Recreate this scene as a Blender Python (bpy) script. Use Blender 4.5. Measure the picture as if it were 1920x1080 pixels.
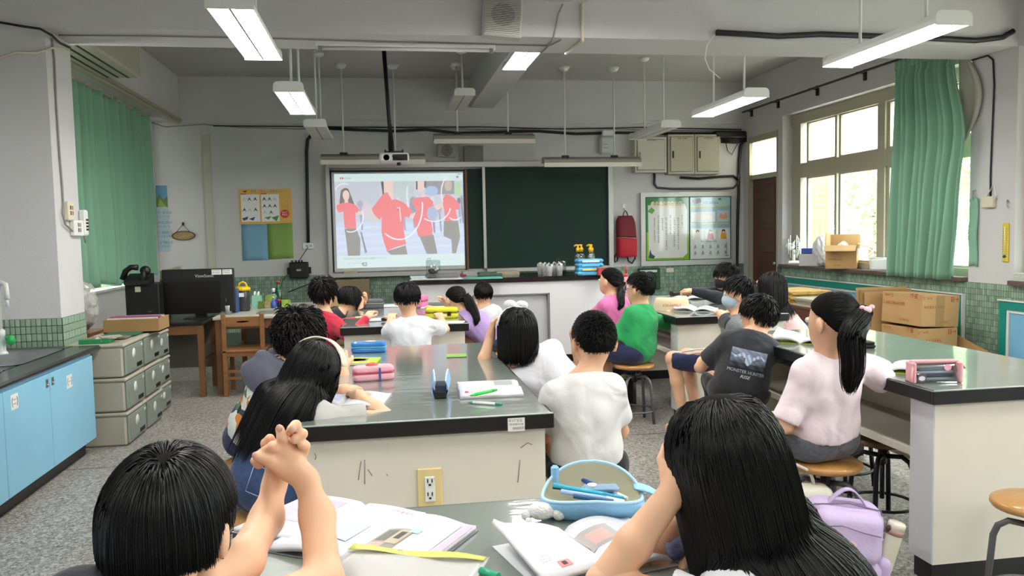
import bpy, bmesh, math, random
import numpy as np
from mathutils import Vector, Matrix
random.seed(7); rng=np.random.default_rng(7)
for o in list(bpy.data.objects): bpy.data.objects.remove(o)
SC=bpy.context.scene; COL=SC.collection
PI=math.pi; R=math.radians
# ---------------------------------------------------------------- camera (1920x1080 photograph)
CH=1.5; FPX=1513.33
def cam_rot(yaw,pitch,roll):
    cy,sy,cp,sp=math.cos(yaw),math.sin(yaw),math.cos(pitch),math.sin(pitch)
    fw=np.array([sy*cp,cy*cp,-sp]); rt=np.array([cy,-sy,0]); dn=np.cross(fw,rt)
    c,s=math.cos(roll),math.sin(roll)
    return np.array([c*rt+s*dn,-s*rt+c*dn,fw])
CR=cam_rot(R(9.1858),R(3.92955),R(1.14377))
cd=bpy.data.cameras.new('camera'); cam=bpy.data.objects.new('camera',cd); COL.objects.link(cam)
cd.sensor_width=36; cd.lens=FPX/1920*36; cd.clip_start=.02; cd.clip_end=300
m=Matrix.Identity(4)
for i in range(3):
    m[i][0]=CR[0][i]; m[i][1]=-CR[1][i]; m[i][2]=-CR[2][i]
m[0][3],m[1][3],m[2][3]=0,0,CH
cam.matrix_world=m; SC.camera=cam
def ray(x,y): return CR.T@np.array([(x-960)/FPX,(y-540)/FPX,1.])
def onz(x,y,z): d=ray(x,y); return np.array([0,0,CH])+(z-CH)/d[2]*d
def onx(x,y,X): d=ray(x,y); return np.array([0,0,CH])+X/d[0]*d
def ony(x,y,Y): d=ray(x,y); return np.array([0,0,CH])+Y/d[1]*d
# ---------------------------------------------------------------- world, exposure
SC.view_settings.view_transform='Standard'; SC.view_settings.look='None'; SC.view_settings.gamma=1
SC.view_settings.use_curve_mapping=False; SC.view_settings.exposure=1.22
wd=bpy.data.worlds.new('sky'); SC.world=wd; wd.use_nodes=True
bg=wd.node_tree.nodes['Background']; bg.inputs[0].default_value=(.93,.97,1,1); bg.inputs[1].default_value=6.0
# ---------------------------------------------------------------- materials
MATS={}
def lin(c):
    if isinstance(c,str): c=tuple(int(c[i:i+2],16)/255 for i in (0,2,4))
    return tuple((x/12.92 if x<=.04045 else ((x+.055)/1.055)**2.4) for x in c)
def mat(name,col,rough=.6,metal=0,noise=0,nscale=8,bump=0,bscale=40,spec=.5,coat=0,emit=None,es=1,alpha=1,trans=0,sss=0,col2=None,stretch=None,sheen=0):
    """procedural principled material; col is sRGB hex or tuple, col2 = second noise colour"""
    if name in MATS: return MATS[name]
    m=bpy.data.materials.new(name); m.use_nodes=True; n=m.node_tree.nodes; l=m.node_tree.links; b=n['Principled BSDF']
    c=lin(col); b.inputs['Base Color'].default_value=(*c,1); b.inputs['Roughness'].default_value=rough
    b.inputs['Metallic'].default_value=metal; b.inputs['Specular IOR Level'].default_value=spec
    b.inputs['Coat Weight'].default_value=coat; b.inputs['Coat Roughness'].default_value=.08
    b.inputs['Alpha'].default_value=alpha; b.inputs['Transmission Weight'].default_value=trans
    if sss: b.inputs['Subsurface Weight'].default_value=sss; b.inputs['Subsurface Radius'].default_value=(.02,.008,.004); b.inputs['Subsurface Scale'].default_value=.6
    if sheen: b.inputs['Sheen Weight'].default_value=sheen
    if emit: b.inputs['Emission Color'].default_value=(*lin(emit),1); b.inputs['Emission Strength'].default_value=es
    if noise or bump or col2:
        tc=n.new('ShaderNodeTexCoord'); co=tc.outputs['Object']
        if stretch:
            mp=n.new('ShaderNodeMapping'); mp.inputs['Scale'].default_value=stretch; l.new(co,mp.inputs[0]); co=mp.outputs[0]
    if noise or col2:
        t=n.new('ShaderNodeTexNoise'); t.inputs['Scale'].default_value=nscale; t.inputs['Detail'].default_value=5; l.new(co,t.inputs['Vector'])
        r=n.new('ShaderNodeValToRGB'); e=r.color_ramp.elements; e[0].position=.3; e[1].position=.7
        c2=lin(col2) if col2 else tuple(min(1,x*(1+noise)) for x in c)
        c1=c if col2 else tuple(x*(1-noise) for x in c)
        e[0].color=(*c1,1); e[1].color=(*c2,1); l.new(t.outputs['Fac'],r.inputs[0]); l.new(r.outputs[0],b.inputs['Base Color'])
    if bump:
        t=n.new('ShaderNodeTexNoise'); t.inputs['Scale'].default_value=bscale; t.inputs['Detail'].default_value=4; l.new(co,t.inputs['Vector'])
        u=n.new('ShaderNodeBump'); u.inputs['Strength'].default_value=bump; u.inputs['Distance'].default_value=.01
        l.new(t.outputs['Fac'],u.inputs['Height']); l.new(u.outputs[0],b.inputs['Normal'])
    MATS[name]=m; return m
def attr_mat(name,rough=.6,emit=0,spec=.4,coat=0):
    """colour from the mesh's flat colour attribute: for printed matter"""
    if name in MATS: return MATS[name]
    m=bpy.data.materials.new(name); m.use_nodes=True; n=m.node_tree.nodes; l=m.node_tree.links; b=n['Principled BSDF']
    a=n.new('ShaderNodeVertexColor'); a.layer_name='Col'; b.inputs['Roughness'].default_value=rough; b.inputs['Specular IOR Level'].default_value=spec
    b.inputs['Coat Weight'].default_value=coat; b.inputs['Coat Roughness'].default_value=.05
    if emit:
        b.inputs['Base Color'].default_value=(.35,.35,.35,1); l.new(a.outputs[0],b.inputs['Emission Color']); b.inputs['Emission Strength'].default_value=emit
    else: l.new(a.outputs[0],b.inputs['Base Color'])
    MATS[name]=m; return m
# ---------------------------------------------------------------- object helpers
def tag(o,label=None,cat=None,group=None,kind=None):
    for k,v in (('label',label),('category',cat),('group',group),('kind',kind)):
        if v: o[k]=v
    return o
def thing(name,label,cat,loc=(0,0,0),rz=0,group=None):
    o=bpy.data.objects.new(name,None); COL.objects.link(o); o.location=loc; o.rotation_euler=(0,0,rz); o.empty_display_size=.05
    return tag(o,label,cat,group)
def link_mesh(name,me,mats,parent=None,loc=(0,0,0),rot=(0,0,0)):
    o=bpy.data.objects.new(name,me); COL.objects.link(o)
    for m in (mats if isinstance(mats,(list,tuple)) else [mats]): me.materials.append(m)
    o.parent=parent; o.location=loc; o.rotation_euler=rot
    return o
def copy_tree(o,parent=None):
    c=o.copy(); COL.objects.link(c); c.parent=parent
    for ch in o.children: copy_tree(ch,c)
    return c
def rotz(a): c,s=math.cos(a),math.sin(a); return np.array([[c,-s,0],[s,c,0],[0,0,1.]])
def rotx(a): c,s=math.cos(a),math.sin(a); return np.array([[1.,0,0],[0,c,-s],[0,s,c]])
def roty(a): c,s=math.cos(a),math.sin(a); return np.array([[c,0,s],[0,1.,0],[-s,0,c]])
class MB:
    """collects shapes; build() links them as ONE mesh object"""
    def __init__(s): s.v=[]; s.f=[]; s.m=[]; s.c=[]; s.sm=[]; s.n=0
    def add(s,v,f,mi=0,col=None,smooth=False):
        v=np.asarray(v,float).reshape(-1,3)
        s.v.append(v)
        for q in f: s.f.append(tuple(i+s.n for i in q)); s.m.append(mi); s.c.append(col); s.sm.append(smooth)
        s.n+=len(v); return s
    def box(s,lo,hi,mi=0,bev=0,M=None,col=None):
        lo=np.minimum(lo,hi).astype(float) if False else np.array(lo,float); hi=np.array(hi,float)
        c=(lo+hi)/2; h=np.abs(hi-lo)/2
        if bev<=0:
            v=[(x*h[0],y*h[1],z*h[2]) for x in(-1,1) for y in(-1,1) for z in(-1,1)]
            f=[(0,1,3,2),(4,6,7,5),(0,4,5,1),(2,3,7,6),(0,2,6,4),(1,5,7,3)]
        else:
            b=min(bev,*(h*.98)); v=[]; idx={}
            for x in(-1,1):
                for y in(-1,1):
                    for z in(-1,1):
                        for a in range(3):
                            p=[x*(h[0]-b),y*(h[1]-b),z*(h[2]-b)]; p[a]=(x,y,z)[a]*h[a]; idx[(x,y,z,a)]=len(v); v.append(p)
            f=[]
            for a in range(3):
                b1,b2=(a+1)%3,(a+2)%3
                for sg in(-1,1):
                    q=[]
                    for t1,t2 in((-1,-1),(1,-1),(1,1),(-1,1)):
                        k=[0,0,0]; k[a]=sg; k[b1]=t1; k[b2]=t2; q.append(idx[(*k,a)])
                    f.append(tuple(q if sg>0 else q[::-1]))
                for s1 in(-1,1):
                    for s2 in(-1,1):
                        k0=[0,0,0]; k1=[0,0,0]; k0[b1]=k1[b1]=s1; k0[b2]=k1[b2]=s2; k0[a]=-1; k1[a]=1
                        q=[idx[(*k0,b1)],idx[(*k1,b1)],idx[(*k1,b2)],idx[(*k0,b2)]]
                        f.append(tuple(q if s1*s2<0 else q[::-1]))
            for x in(-1,1):
                for y in(-1,1):
                    for z in(-1,1):
                        q=[idx[(x,y,z,a)] for a in range(3)]; f.append(tuple(q if x*y*z>0 else q[::-1]))
        v=np.array(v)
        if M is not None: v=v@np.asarray(M).T
        return s.add(v+c,f,mi,col)
    def prism(s,poly,d0,d1,axis='y',mi=0,col=None,M=None,o=(0,0,0)):
        """polygon in the plane across axis (xz for y, xy for z, yz for x), extruded d0..d1"""
        n=len(poly); v=[]
        for d in(d0,d1):
            for a,b in poly: v.append({'y':(a,d,b),'z':(a,b,d),'x':(d,a,b)}[axis])
        f=[tuple(range(n))[::-1],tuple(range(n,2*n))]+[(i,(i+1)%n,n+(i+1)%n,n+i) for i in range(n)]
        v=np.array(v,float)
        if M is not None: v=v@np.asarray(M).T
        return s.add(v+np.array(o),f,mi,col)
    def tube(s,pts,r,n=8,mi=0,col=None,caps=True,smooth=True):
        P=np.array(pts,float); K=len(P); r=np.full(K,r,float) if np.isscalar(r) else np.array(r,float)
        T=np.gradient(P,axis=0); T/=np.linalg.norm(T,axis=1)[:,None]+1e-12
        up=np.array([0,0,1.]) if abs(T[0][2])<.9 else np.array([1.,0,0]); v=[]
        N=np.cross(up,T[0]); N/=np.linalg.norm(N)
        for i in range(K):
            N=N-T[i]*(N@T[i]); N/=np.linalg.norm(N)+1e-12; B=np.cross(T[i],N)
            for k in range(n):
                a=2*PI*k/n; v.append(P[i]+r[i]*(math.cos(a)*N+math.sin(a)*B))
        f=[(i*n+k,i*n+(k+1)%n,(i+1)*n+(k+1)%n,(i+1)*n+k) for i in range(K-1) for k in range(n)]
        s.add(v,f,mi,col,smooth); b=s.n-len(v)
        if caps:
            s.f+= [tuple(b+k for k in range(n))[::-1],tuple(b+(K-1)*n+k for k in range(n))]; s.m+=[mi]*2; s.c+=[col]*2; s.sm+=[False]*2
        return s
    def cyl(s,p0,p1,r0,r1=None,n=16,mi=0,col=None,smooth=True): return s.tube([p0,p1],[r0,r0 if r1 is None else r1],n,mi,col,True,smooth)
    def lathe(s,prof,o=(0,0,0),n=20,mi=0,col=None,M=None,smooth=True,sx=1,sy=1):
        v=[];K=len(prof)
        for r,z in prof:
            for k in range(n): a=2*PI*k/n; v.append((r*math.cos(a)*sx,r*math.sin(a)*sy,z))
        f=[(i*n+k,i*n+(k+1)%n,(i+1)*n+(k+1)%n,(i+1)*n+k) for i in range(K-1) for k in range(n)]
        v=np.array(v)
        if M is not None: v=v@np.asarray(M).T
        s.add(v+np.array(o),f,mi,col,smooth); b=s.n-len(v)
        for i,rv in((0,True),(K-1,False)):
            if prof[i][0]>1e-4:
                q=tuple(b+i*n+k for k in range(n)); s.f.append(q[::-1] if rv else q); s.m.append(mi); s.c.append(col); s.sm.append(False)
        return s
    def ball(s,o,r,n=14,mi=0,col=None,M=None):
        r=(r,r,r) if np.isscalar(r) else r
        pr=[(max(1e-5,math.sin(PI*i/(n//2))),-math.cos(PI*i/(n//2))) for i in range(n//2+1)]
        v=[];
        for a,z in pr:
            for k in range(n): t=2*PI*k/n; v.append((a*math.cos(t)*r[0],a*math.sin(t)*r[1],z*r[2]))
        f=[(i*n+k,i*n+(k+1)%n,(i+1)*n+(k+1)%n,(i+1)*n+k) for i in range(len(pr)-1) for k in range(n)]
        v=np.array(v)
        if M is not None: v=v@np.asarray(M).T
        return s.add(v+np.array(o),f,mi,col,True)
    def grid(s,fn,nu,nv,mi=0,col=None,smooth=True,thick=0,close=False):
        """surface fn(u,v)->xyz, u,v in 0..1; thick adds a back side"""
        U=[(i/nu,j/nv) for i in range(nu+1) for j in range(nv+1)]
        v=np.array([fn(a,b) for a,b in U],float); w=nv+1
        f=[(i*w+j,(i+1)*w+j,(i+1)*w+j+1,i*w+j+1) for i in range(nu) for j in range(nv)]
        if thick:
            g=v.reshape(nu+1,nv+1,3); N=np.cross(np.gradient(g,axis=0),np.gradient(g,axis=1)); N/=np.linalg.norm(N,axis=2)[...,None]+1e-12
            v2=(g-N*thick).reshape(-1,3); k=len(v)
            bd=[(i*w,(i+1)*w) for i in range(nu)]+[(nu*w+j,nu*w+j+1) for j in range(nv)]+[((i+1)*w+nv,i*w+nv) for i in range(nu)]+[(j+1,j) for j in range(nv)]
            f=f+[tuple(x+k for x in q[::-1]) for q in f]+[(b,a,a+k,b+k) for a,b in bd]; v=np.vstack([v,v2])
        return s.add(v,f,mi,col,smooth)
    def poly(s,pts,mi=0,col=None): return s.add(pts,[tuple(range(len(pts)))],mi,col)
    def build(s,name,mats,parent=None,loc=(0,0,0),rot=(0,0,0)):
        me=bpy.data.meshes.new(name); me.from_pydata(np.vstack(s.v).tolist(),[],s.f)
        me.polygons.foreach_set('material_index',s.m); me.polygons.foreach_set('use_smooth',s.sm)
        if any(c is not None for c in s.c):
            ca=me.color_attributes.new('Col','FLOAT_COLOR','CORNER'); d=[]
            for q,c in zip(s.f,s.c):
                cc=(*lin(c),1) if c is not None else (1,1,1,1); d+=list(cc)*len(q)
            ca.data.foreach_set('color',d)
        me.update(); return link_mesh(name,me,mats,parent,loc,rot)
def part(name,mats,parent,fn,loc=(0,0,0),rot=(0,0,0)):
    b=MB(); fn(b); return b.build(name,mats,parent,loc,rot)
def arc(c,r,a0,a1,n=8): return [(c[0]+r*math.cos(a0+(a1-a0)*i/n),c[1]+r*math.sin(a0+(a1-a0)*i/n)) for i in range(n+1)]
def rrect(w,h,r,n=4):
    p=[]
    for cx,cy,a in((w/2-r,h/2-r,0),(-w/2+r,h/2-r,PI/2),(-w/2+r,-h/2+r,PI),(w/2-r,-h/2+r,1.5*PI)): p+=arc((cx,cy),r,a,a+PI/2,n)
    return p
def text_mesh(txt,size,shear=0):
    """lettering as a flat mesh in its xy plane: (verts, faces, width)"""
    cu=bpy.data.curves.new('lettering','FONT'); cu.body=txt; cu.size=size; cu.align_x='CENTER'; cu.align_y='CENTER'; cu.resolution_u=2; cu.shear=shear
    ob=bpy.data.objects.new('lettering',cu); COL.objects.link(ob); dg=bpy.context.evaluated_depsgraph_get()
    me=bpy.data.meshes.new_from_object(ob.evaluated_get(dg)); v=np.array([x.co[:] for x in me.vertices]).reshape(-1,3); f=[tuple(p.vertices) for p in me.polygons]
    bpy.data.objects.remove(ob); bpy.data.curves.remove(cu); bpy.data.meshes.remove(me)
    return v,f
def glyphs(b,o,ux,uz,n,h,col,mi=0,dens=.8,seed=0,vertical=False,w=None,gap=1.12):
    """a run of n dense square characters (print too small to read): strokes as thin bars. ux,uz are unit vectors along the line and up"""
    rd=random.Random(seed); o=np.array(o,float); ux=np.array(ux,float); uz=np.array(uz,float); w=w or h*.9; nn=np.cross(ux,uz)*0
    for i in range(n):
        c=o+(-uz*(h*gap*i) if vertical else ux*(w*gap*i))
        def bar(x0,y0,x1,y1):
            b.poly([c+ux*x0*w+uz*y0*h,c+ux*x1*w+uz*y0*h,c+ux*x1*w+uz*y1*h,c+ux*x0*w+uz*y1*h],mi,col)
        t=.11
        for k in range(3):
            if rd.random()<dens:
                y=.12+.36*k+rd.uniform(-.05,.05); a=rd.uniform(0,.2); bar(a,y,rd.uniform(.8,1),y+t)
        for k in range(2):
            if rd.random()<dens:
                x=.2+.5*k+rd.uniform(-.12,.12); a=rd.uniform(0,.3); bar(x,a,x+t,rd.uniform(.75,1))
# ---------------------------------------------------------------- the room
WX=5.42; BY=11.5; LX=-2.95; RY=-3.6; CZ=3.67; BZ=3.0
M_wall=mat('wall_paint','c9c8c8',.75,noise=.03,nscale=1.5,bump=.12,bscale=90)
M_ceil=mat('ceiling_paint','bcbab7',.85,noise=.03,nscale=1.2)
def terrazzo():
    m=bpy.data.materials.new('terrazzo'); m.use_nodes=True; n=m.node_tree.nodes; l=m.node_tree.links; b=n['Principled BSDF']
    tc=n.new('ShaderNodeTexCoord')
    def vor(s,e0,e1,c0,c1):
        v=n.new('ShaderNodeTexVoronoi'); v.inputs['Scale'].default_value=s; l.new(tc.outputs['Object'],v.inputs['Vector'])
        sp=n.new('ShaderNodeSeparateColor'); l.new(v.outputs['Color'],sp.inputs[0])
        r=n.new('ShaderNodeValToRGB'); r.color_ramp.interpolation='CONSTANT'; e=r.color_ramp.elements
        e[0].position=0; e[0].color=(*lin('8f8b86'),1); e[1].position=.3; e[1].color=(*lin('b9b5af'),1)
        for p,c in((.55,'6b6763'),(.7,'d5d2cc'),(.84,'4d4a48'),(.92,'a39c90')):
            x=e.new(p); x.color=(*lin(c),1)
        l.new(sp.outputs[0],r.inputs[0]); return r
    a=vor(75,0,0,0,0); c=vor(170,0,0,0,0); mx=n.new('ShaderNodeMix'); mx.data_type='RGBA'; mx.inputs[0].default_value=.45
    l.new(a.outputs[0],mx.inputs[6]); l.new(c.outputs[0],mx.inputs[7])
    t=n.new('ShaderNodeTexNoise'); t.inputs['Scale'].default_value=1.3; t.inputs['Detail'].default_value=4; l.new(tc.outputs['Object'],t.inputs['Vector'])
    r=n.new('ShaderNodeValToRGB'); r.color_ramp.elements[0].color=(.62,.61,.6,1); r.color_ramp.elements[1].color=(.95,.94,.93,1); l.new(t.outputs['Fac'],r.inputs[0])
    m2=n.new('ShaderNodeMix'); m2.data_type='RGBA'; m2.blend_type='MULTIPLY'; m2.inputs[0].default_value=1; l.new(mx.outputs[2],m2.inputs[6]); l.new(r.outputs[0],m2.inputs[7])
    l.new(m2.outputs[2],b.inputs['Base Color']); b.inputs['Roughness'].default_value=.42
    return m
def struct(name,mats,fn,parent=None,loc=(0,0,0)):
    o=part(name,mats,parent,fn,loc); 
    if parent is None: o['kind']='structure'
    return o
floor=struct('floor',terrazzo(),lambda b:b.box((LX-.3,RY-.2,-.1),(WX+.3,BY+.2,0)))
struct('floor_joint',mat('joint','6f6a62',.6),lambda b:[b.box((LX,y,-.001),(WX,y+.012,.0012)) for y in(5.62,8.9)],floor)
struct('ceiling',M_ceil,lambda b:b.box((LX-.3,RY-.2,CZ),(WX+.3,BY+.2,CZ+.12)))
wall_back=struct('wall_back',M_wall,lambda b:b.box((LX-.3,BY,0),(WX+.3,BY+.2,CZ)))
struct('wall_rear',M_wall,lambda b:b.box((LX-.3,RY-.2,0),(WX+.3,RY,CZ)))
BAYS=[(6.76,10.31),(2.65,6.21),(-1.45,2.1)]
def rwall(b):
    ys=[RY,-1.45,2.1,2.65,6.21,6.76,10.31,10.44,11.34,BY]
    b.box((WX,RY,0),(WX+.28,10.44,.955)); b.box((WX,RY,BZ),(WX+.28,BY,CZ)); b.box((WX,10.44,2.83),(WX+.28,11.34,BZ))
    for a,c in((RY,-1.45),(2.1,2.65),(6.21,6.76),(10.31,10.44),(11.34,BY)): b.box((WX,a,.955 if c<10.4 or a<10.4 else 0),(WX+.28,c,BZ))
wall_right=struct('wall_right',M_wall,rwall)
def lwall(b):
    b.box((LX-.25,RY,0),(LX,6.75,CZ)); b.box((LX-.25,6.75,0),(LX,BY,.98)); b.box((LX-.25,6.75,BZ),(LX,BY,CZ)); b.box((LX-.25,10.95,.98),(LX,BY,BZ))
wall_left=struct('wall_left',M_wall,lwall)
col_l=struct('wall_left_column',M_wall,lambda b:b.box((LX,6.25,0),(-2.29,6.72,CZ)))
struct('ceiling_beam_cross',M_wall,lambda b:b.box((LX,6.22,BZ),(WX,6.76,CZ)))
struct('ceiling_beam_long',M_wall,lambda b:[b.box((1.31,6.76,3.27),(1.64,BY,CZ)),b.box((1.31,RY,3.27),(1.64,6.22,CZ))])
struct('ceiling_beam_left',M_wall,lambda b:b.box((LX,6.76,3.06),(-2.6,BY,CZ)))
struct('trim_1',M_wall,lambda b:b.box((-2.6,BY-.02,3.05),(WX,BY,3.09)))
# ---- green wainscot tiles: those near enough to tell apart are single tiles, the rest one mesh per wall
M_grout=mat('grout','55665c',.8); M_tile=attr_mat('glazed_tile',.25,spec=.5)
def tilecol(rd): 
    k=rd.random(); base=np.array([.56,.66,.58])*(.86+.22*k); return tuple(np.clip(base,0,1))
def tile_field(name,parent,fn,nu,nv,du,dv,off=0):
    """fn(u,v,d)->xyz; small raised tiles du x dv"""
    rd=random.Random(5); b=MB(); g=.0022
    for i in range(nu):
        for j in range(nv):
            u0,u1,v0,v1=i*du+g,(i+1)*du-g,j*dv+g,(j+1)*dv-g; d=.004
            P=[fn(u0,v0,d),fn(u1,v0,d),fn(u1,v1,d),fn(u0,v1,d),fn(u0,v0,0),fn(u1,v0,0),fn(u1,v1,0),fn(u0,v1,0)]
            b.add(P,[(0,1,2,3),(0,4,5,1),(1,5,6,2),(2,6,7,3),(3,7,4,0)],0,tilecol(rd))
    o=b.build(name,M_tile,parent); o['kind']='stuff'; return o
TH,TW=.0545,.0285
struct('tile_backing',M_grout,lambda b:b.box((LX,BY-.006,0),(WX,BY,.965)),wall_back)
tile_field('wainscot_tiles',wall_back,lambda u,v,d:(-2.2+u,BY-.006-d,.965-v),int(7.55/TW),14,TW,TH)
struct('tile_backing',M_grout,lambda b:b.box((WX-.006,2.2,0),(WX,10.44,.955)),wall_right)
tile_field('wainscot_tiles',wall_right,lambda u,v,d:(WX-.006-d,10.3-u,.955-v),int(5.2/TW),17,TW,TH)
struct('tile_backing',M_grout,lambda b:[b.box((LX,6.244,.7),(-2.284,6.25,.95)),b.box((-2.29,6.244,.7),(-2.284,6.72,.95))],col_l)
bt=[]
for k in range(4):
    b=MB(); b.box((-TW/2+.002,0,-TH/2+.002),(TW/2-.002,.008,TH/2-.002),bev=.002,col=tilecol(random.Random(k*3))); o=b.build('tile',M_tile,col_l); bt.append(o)
cnt=0
for face in(0,1):
    for i in range(13 if face==0 else 16):
        for j in range(4):
            o=bt[cnt] if cnt<4 else bt[(i*7+j*3+i*j)%4].copy()
            if cnt>=4: COL.objects.link(o)
            cnt+=1; o.parent=col_l
            z=.95-TH*(j+.5)
            if face==0: o.location=(-2.284-TW*1.22*(i+.5),6.236,z); o.scale=(1.22,1,1)
            else: o.location=(-2.276,6.245+TW*(i+.5),z); o.rotation_euler=(0,0,PI/2)
# ---- windows
M_alu=mat('window_frame_beige','b3ae99',.45,metal=.15); M_glass=None
def glass_mat(name,tint,refl,rough=0,translucent=0):
    m=bpy.data.materials.new(name); m.use_nodes=True; n=m.node_tree.nodes; l=m.node_tree.links; n.remove(n['Principled BSDF'])
    t=n.new('ShaderNodeBsdfTransparent' if not translucent else 'ShaderNodeBsdfTranslucent'); t.inputs[0].default_value=(*lin(tint),1)
    g=n.new('ShaderNodeBsdfGlossy'); g.inputs['Roughness'].default_value=rough; mx=n.new('ShaderNodeMixShader'); mx.inputs[0].default_value=refl
    l.new(t.outputs[0],mx.inputs[1]); l.new(g.outputs[0],mx.inputs[2]); l.new(mx.outputs[0],n['Material Output'].inputs[0]); return m
M_pane=glass_mat('clear_pane','f4f8f6',.07); M_frost=glass_mat('frosted_pane','f6f5ee',.05,.4,True); M_clear=glass_mat('clear_plastic','eef3f4',.13,.05)
M_granite=mat('dark_granite','4b3a38',.3,col2='77615c',nscale=160,coat=.3)
def window(n,y0,y1,clear):
    w=thing('window_%d'%n,None,None); w['kind']='structure'
    x0,x1=5.56,5.64; ya=y0+.2 if n==1 else y0
    def fr(b):
        b.box((x0-.02,y0,2.86),(x1+.02,y1,BZ)); b.box((x0-.02,y0,.995),(x1+.02,y1,1.07)); b.box((x0-.01,y0,2.15),(x1+.01,y1,2.34))
        b.box((x0-.02,y0,1.07),(x1+.02,y0+.06,2.86)); b.box((x0-.02,y1-.26,1.07),(x1+.02,y1-.2,2.86)); b.box((x0,y1-.2,1.07),(x1,y1,2.86))
    part('frame',M_alu,w,fr)
    L=[(9.91,9.29),(9.155,8.42),(8.19,7.62),(7.49,6.84)]
    sh=y1-10.31
    for k,(a,c) in enumerate(L):
        a+=sh; c+=sh
        for z0,z1,fr_ in((2.35,2.855,1),(1.08,2.145,0)):
            def sash(b,a=a,c=c,z0=z0,z1=z1):
                d=.045; b.box((5.575,a,z0-.03),(5.625,a+d,z1+.02)); b.box((5.575,c-d,z0-.03),(5.625,c,z1+.02)); b.box((5.575,c,z0-.03),(5.625,a,z0+.012)); b.box((5.575,c,z1-.012),(5.625,a,z1+.02))
            s=part('sash',M_alu,w,sash); part('pane',M_frost if fr_ or not clear else M_pane,s,lambda b:b.box((5.596,c,z0),(5.602,a,z1)))
    part('mullion',M_alu,w,lambda b:b.box((5.545,8.24+sh,1.0),(5.65,8.36+sh,BZ)))
    part('window_sill',M_granite,w,lambda b:b.box((WX-.06,y0+.02,.955),(5.56,y1+.01,.998),bev=.006))
    return w
for k,(a,c) in enumerate(BAYS): window(k+1,a,c,True)
# left window behind the curtain
w=thing('window_4',None,None); w['kind']='structure'
part('frame',M_alu,w,lambda b:[b.box((LX-.16,6.75,.98),(LX-.1,10.95,1.06)),b.box((LX-.16,6.75,2.92),(LX-.1,10.95,BZ)),b.box((LX-.16,10.87,.98),(LX-.1,10.95,BZ)),b.box((LX-.16,8.8,.98),(LX-.1,8.88,BZ))])
for y in(6.8,8.88): part('pane',M_frost,w,lambda b:b.box((LX-.135,y,1.06),(LX-.13,y+2,2.92)))
part('window_sill',mat('pale_sill','c9c8c0',.5),w,lambda b:b.box((LX-.1,6.75,.96),(LX+.06,10.95,.985)))
# ---- door and transom
d=thing('door_1',None,None); d['kind']='structure'
M_door=mat('door_brown','5a3629',.45,col2='4b2c22',nscale=3,stretch=(1,1,12))
M_dark=mat('black_plastic','131315',.4); M_steel=mat('steel','a8a9ab',.32,metal=.9); M_chrome=mat('chrome','d6d8da',.15,metal=1)
def leaf(b): b.box((WX+.05,10.47,.01),(WX+.09,11.31,2.2))
lf=part('door_leaf',M_door,d,leaf)
for z in(.3,.72,1.14,1.56,1.92): part('panel',M_door,lf,lambda b:b.box((WX+.038,10.6,z),(WX+.05,11.18,z+(.34 if z<1.9 else .2)),bev=.008))
part('door_handle',M_steel,d,lambda b:b.cyl((WX-.01,10.54,1.0),(WX+.05,10.54,1.0),.02))
for z in(.4,1.8): part('hinge',M_steel,d,lambda b:b.cyl((WX+.03,11.31,z),(WX+.03,11.31,z+.1),.012,n=8))
part('door_frame',M_alu,d,lambda b:[b.box((WX-.005,11.29,0),(WX+.1,11.34,2.83)),b.box((WX-.005,10.44,0),(WX+.1,10.475,2.83)),b.box((WX+.0,10.44,2.2),(WX+.1,11.34,2.27)),b.box((WX+.0,10.44,2.74),(WX+.1,11.34,2.83))])
part('pane',M_frost,d,lambda b:b.box((WX+.04,10.47,2.26),(WX+.045,11.3,2.75)))
# ---- outside: paving, tiled pier and trees seen through the clear panes
struct('ground',mat('outdoor_paving','a7a89f',.9,noise=.1),lambda b:b.box((WX+.3,-25,-.32),(60,60,-.3)))
pier=thing('wall_outside_pier',None,None); pier['kind']='structure'
part('core',mat('pier_tile','b98d70',.5,noise=.1,nscale=3),pier,lambda b:b.box((6.55,12.35,-.3),(7.32,12.95,6)))
def grout_lines(b):
    for i in range(1,62): b.box((6.55,12.346,-.3+i*.1),(7.32,12.35,-.294+i*.1))
    for i in range(1,8): b.box((6.55+i*.1,12.346,-.3),(6.556+i*.1,12.35,6))
part('joints',mat('pier_joint','b3835f',.8),pier,grout_lines)
M_leaf=mat('tree_leaves','9dbb8c',.7,col2='c4d6ac',nscale=2.2); M_bark=mat('bark','6d5b49',.9,noise=.2)
for k,(tx,ty,th,tr) in enumerate([(11.4,16.6,5.2,2.3),(14.8,22.5,6.0,2.8),(9.8,9.6,4.6,2.0)]):
    t=thing('tree',['leafy green tree outside, beside the tiled pier','tall leafy tree outside, farthest from the window','leafy tree outside, behind the green curtain'][k],'tree',(tx,ty,-.3),0,'trees outside')
    part('trunk',M_bark,t,lambda b:b.tube([(0,0,0),(.05,.1,th*.3),(-.05,.05,th*.6)],[.16,.12,.07],8))
    b=MB(); nn=2600; c=rng.normal(size=(nn,3)); c/=np.linalg.norm(c,axis=1)[:,None]; c*=(rng.random((nn,1))**.35)*np.array([tr,tr,th*.42]); c[:,2]+=th*.58
    for p in c:
        a=rng.normal(size=3); a/=np.linalg.norm(a); e=np.cross(a,[.3,.2,1]); e/=np.linalg.norm(e)+1e-9; L=.11+.08*rng.random()
        b.poly([p-a*L,p+e*L*.45,p+a*L,p-e*L*.45])
    o=b.build('foliage',M_leaf,t); o['kind']='stuff'
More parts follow.
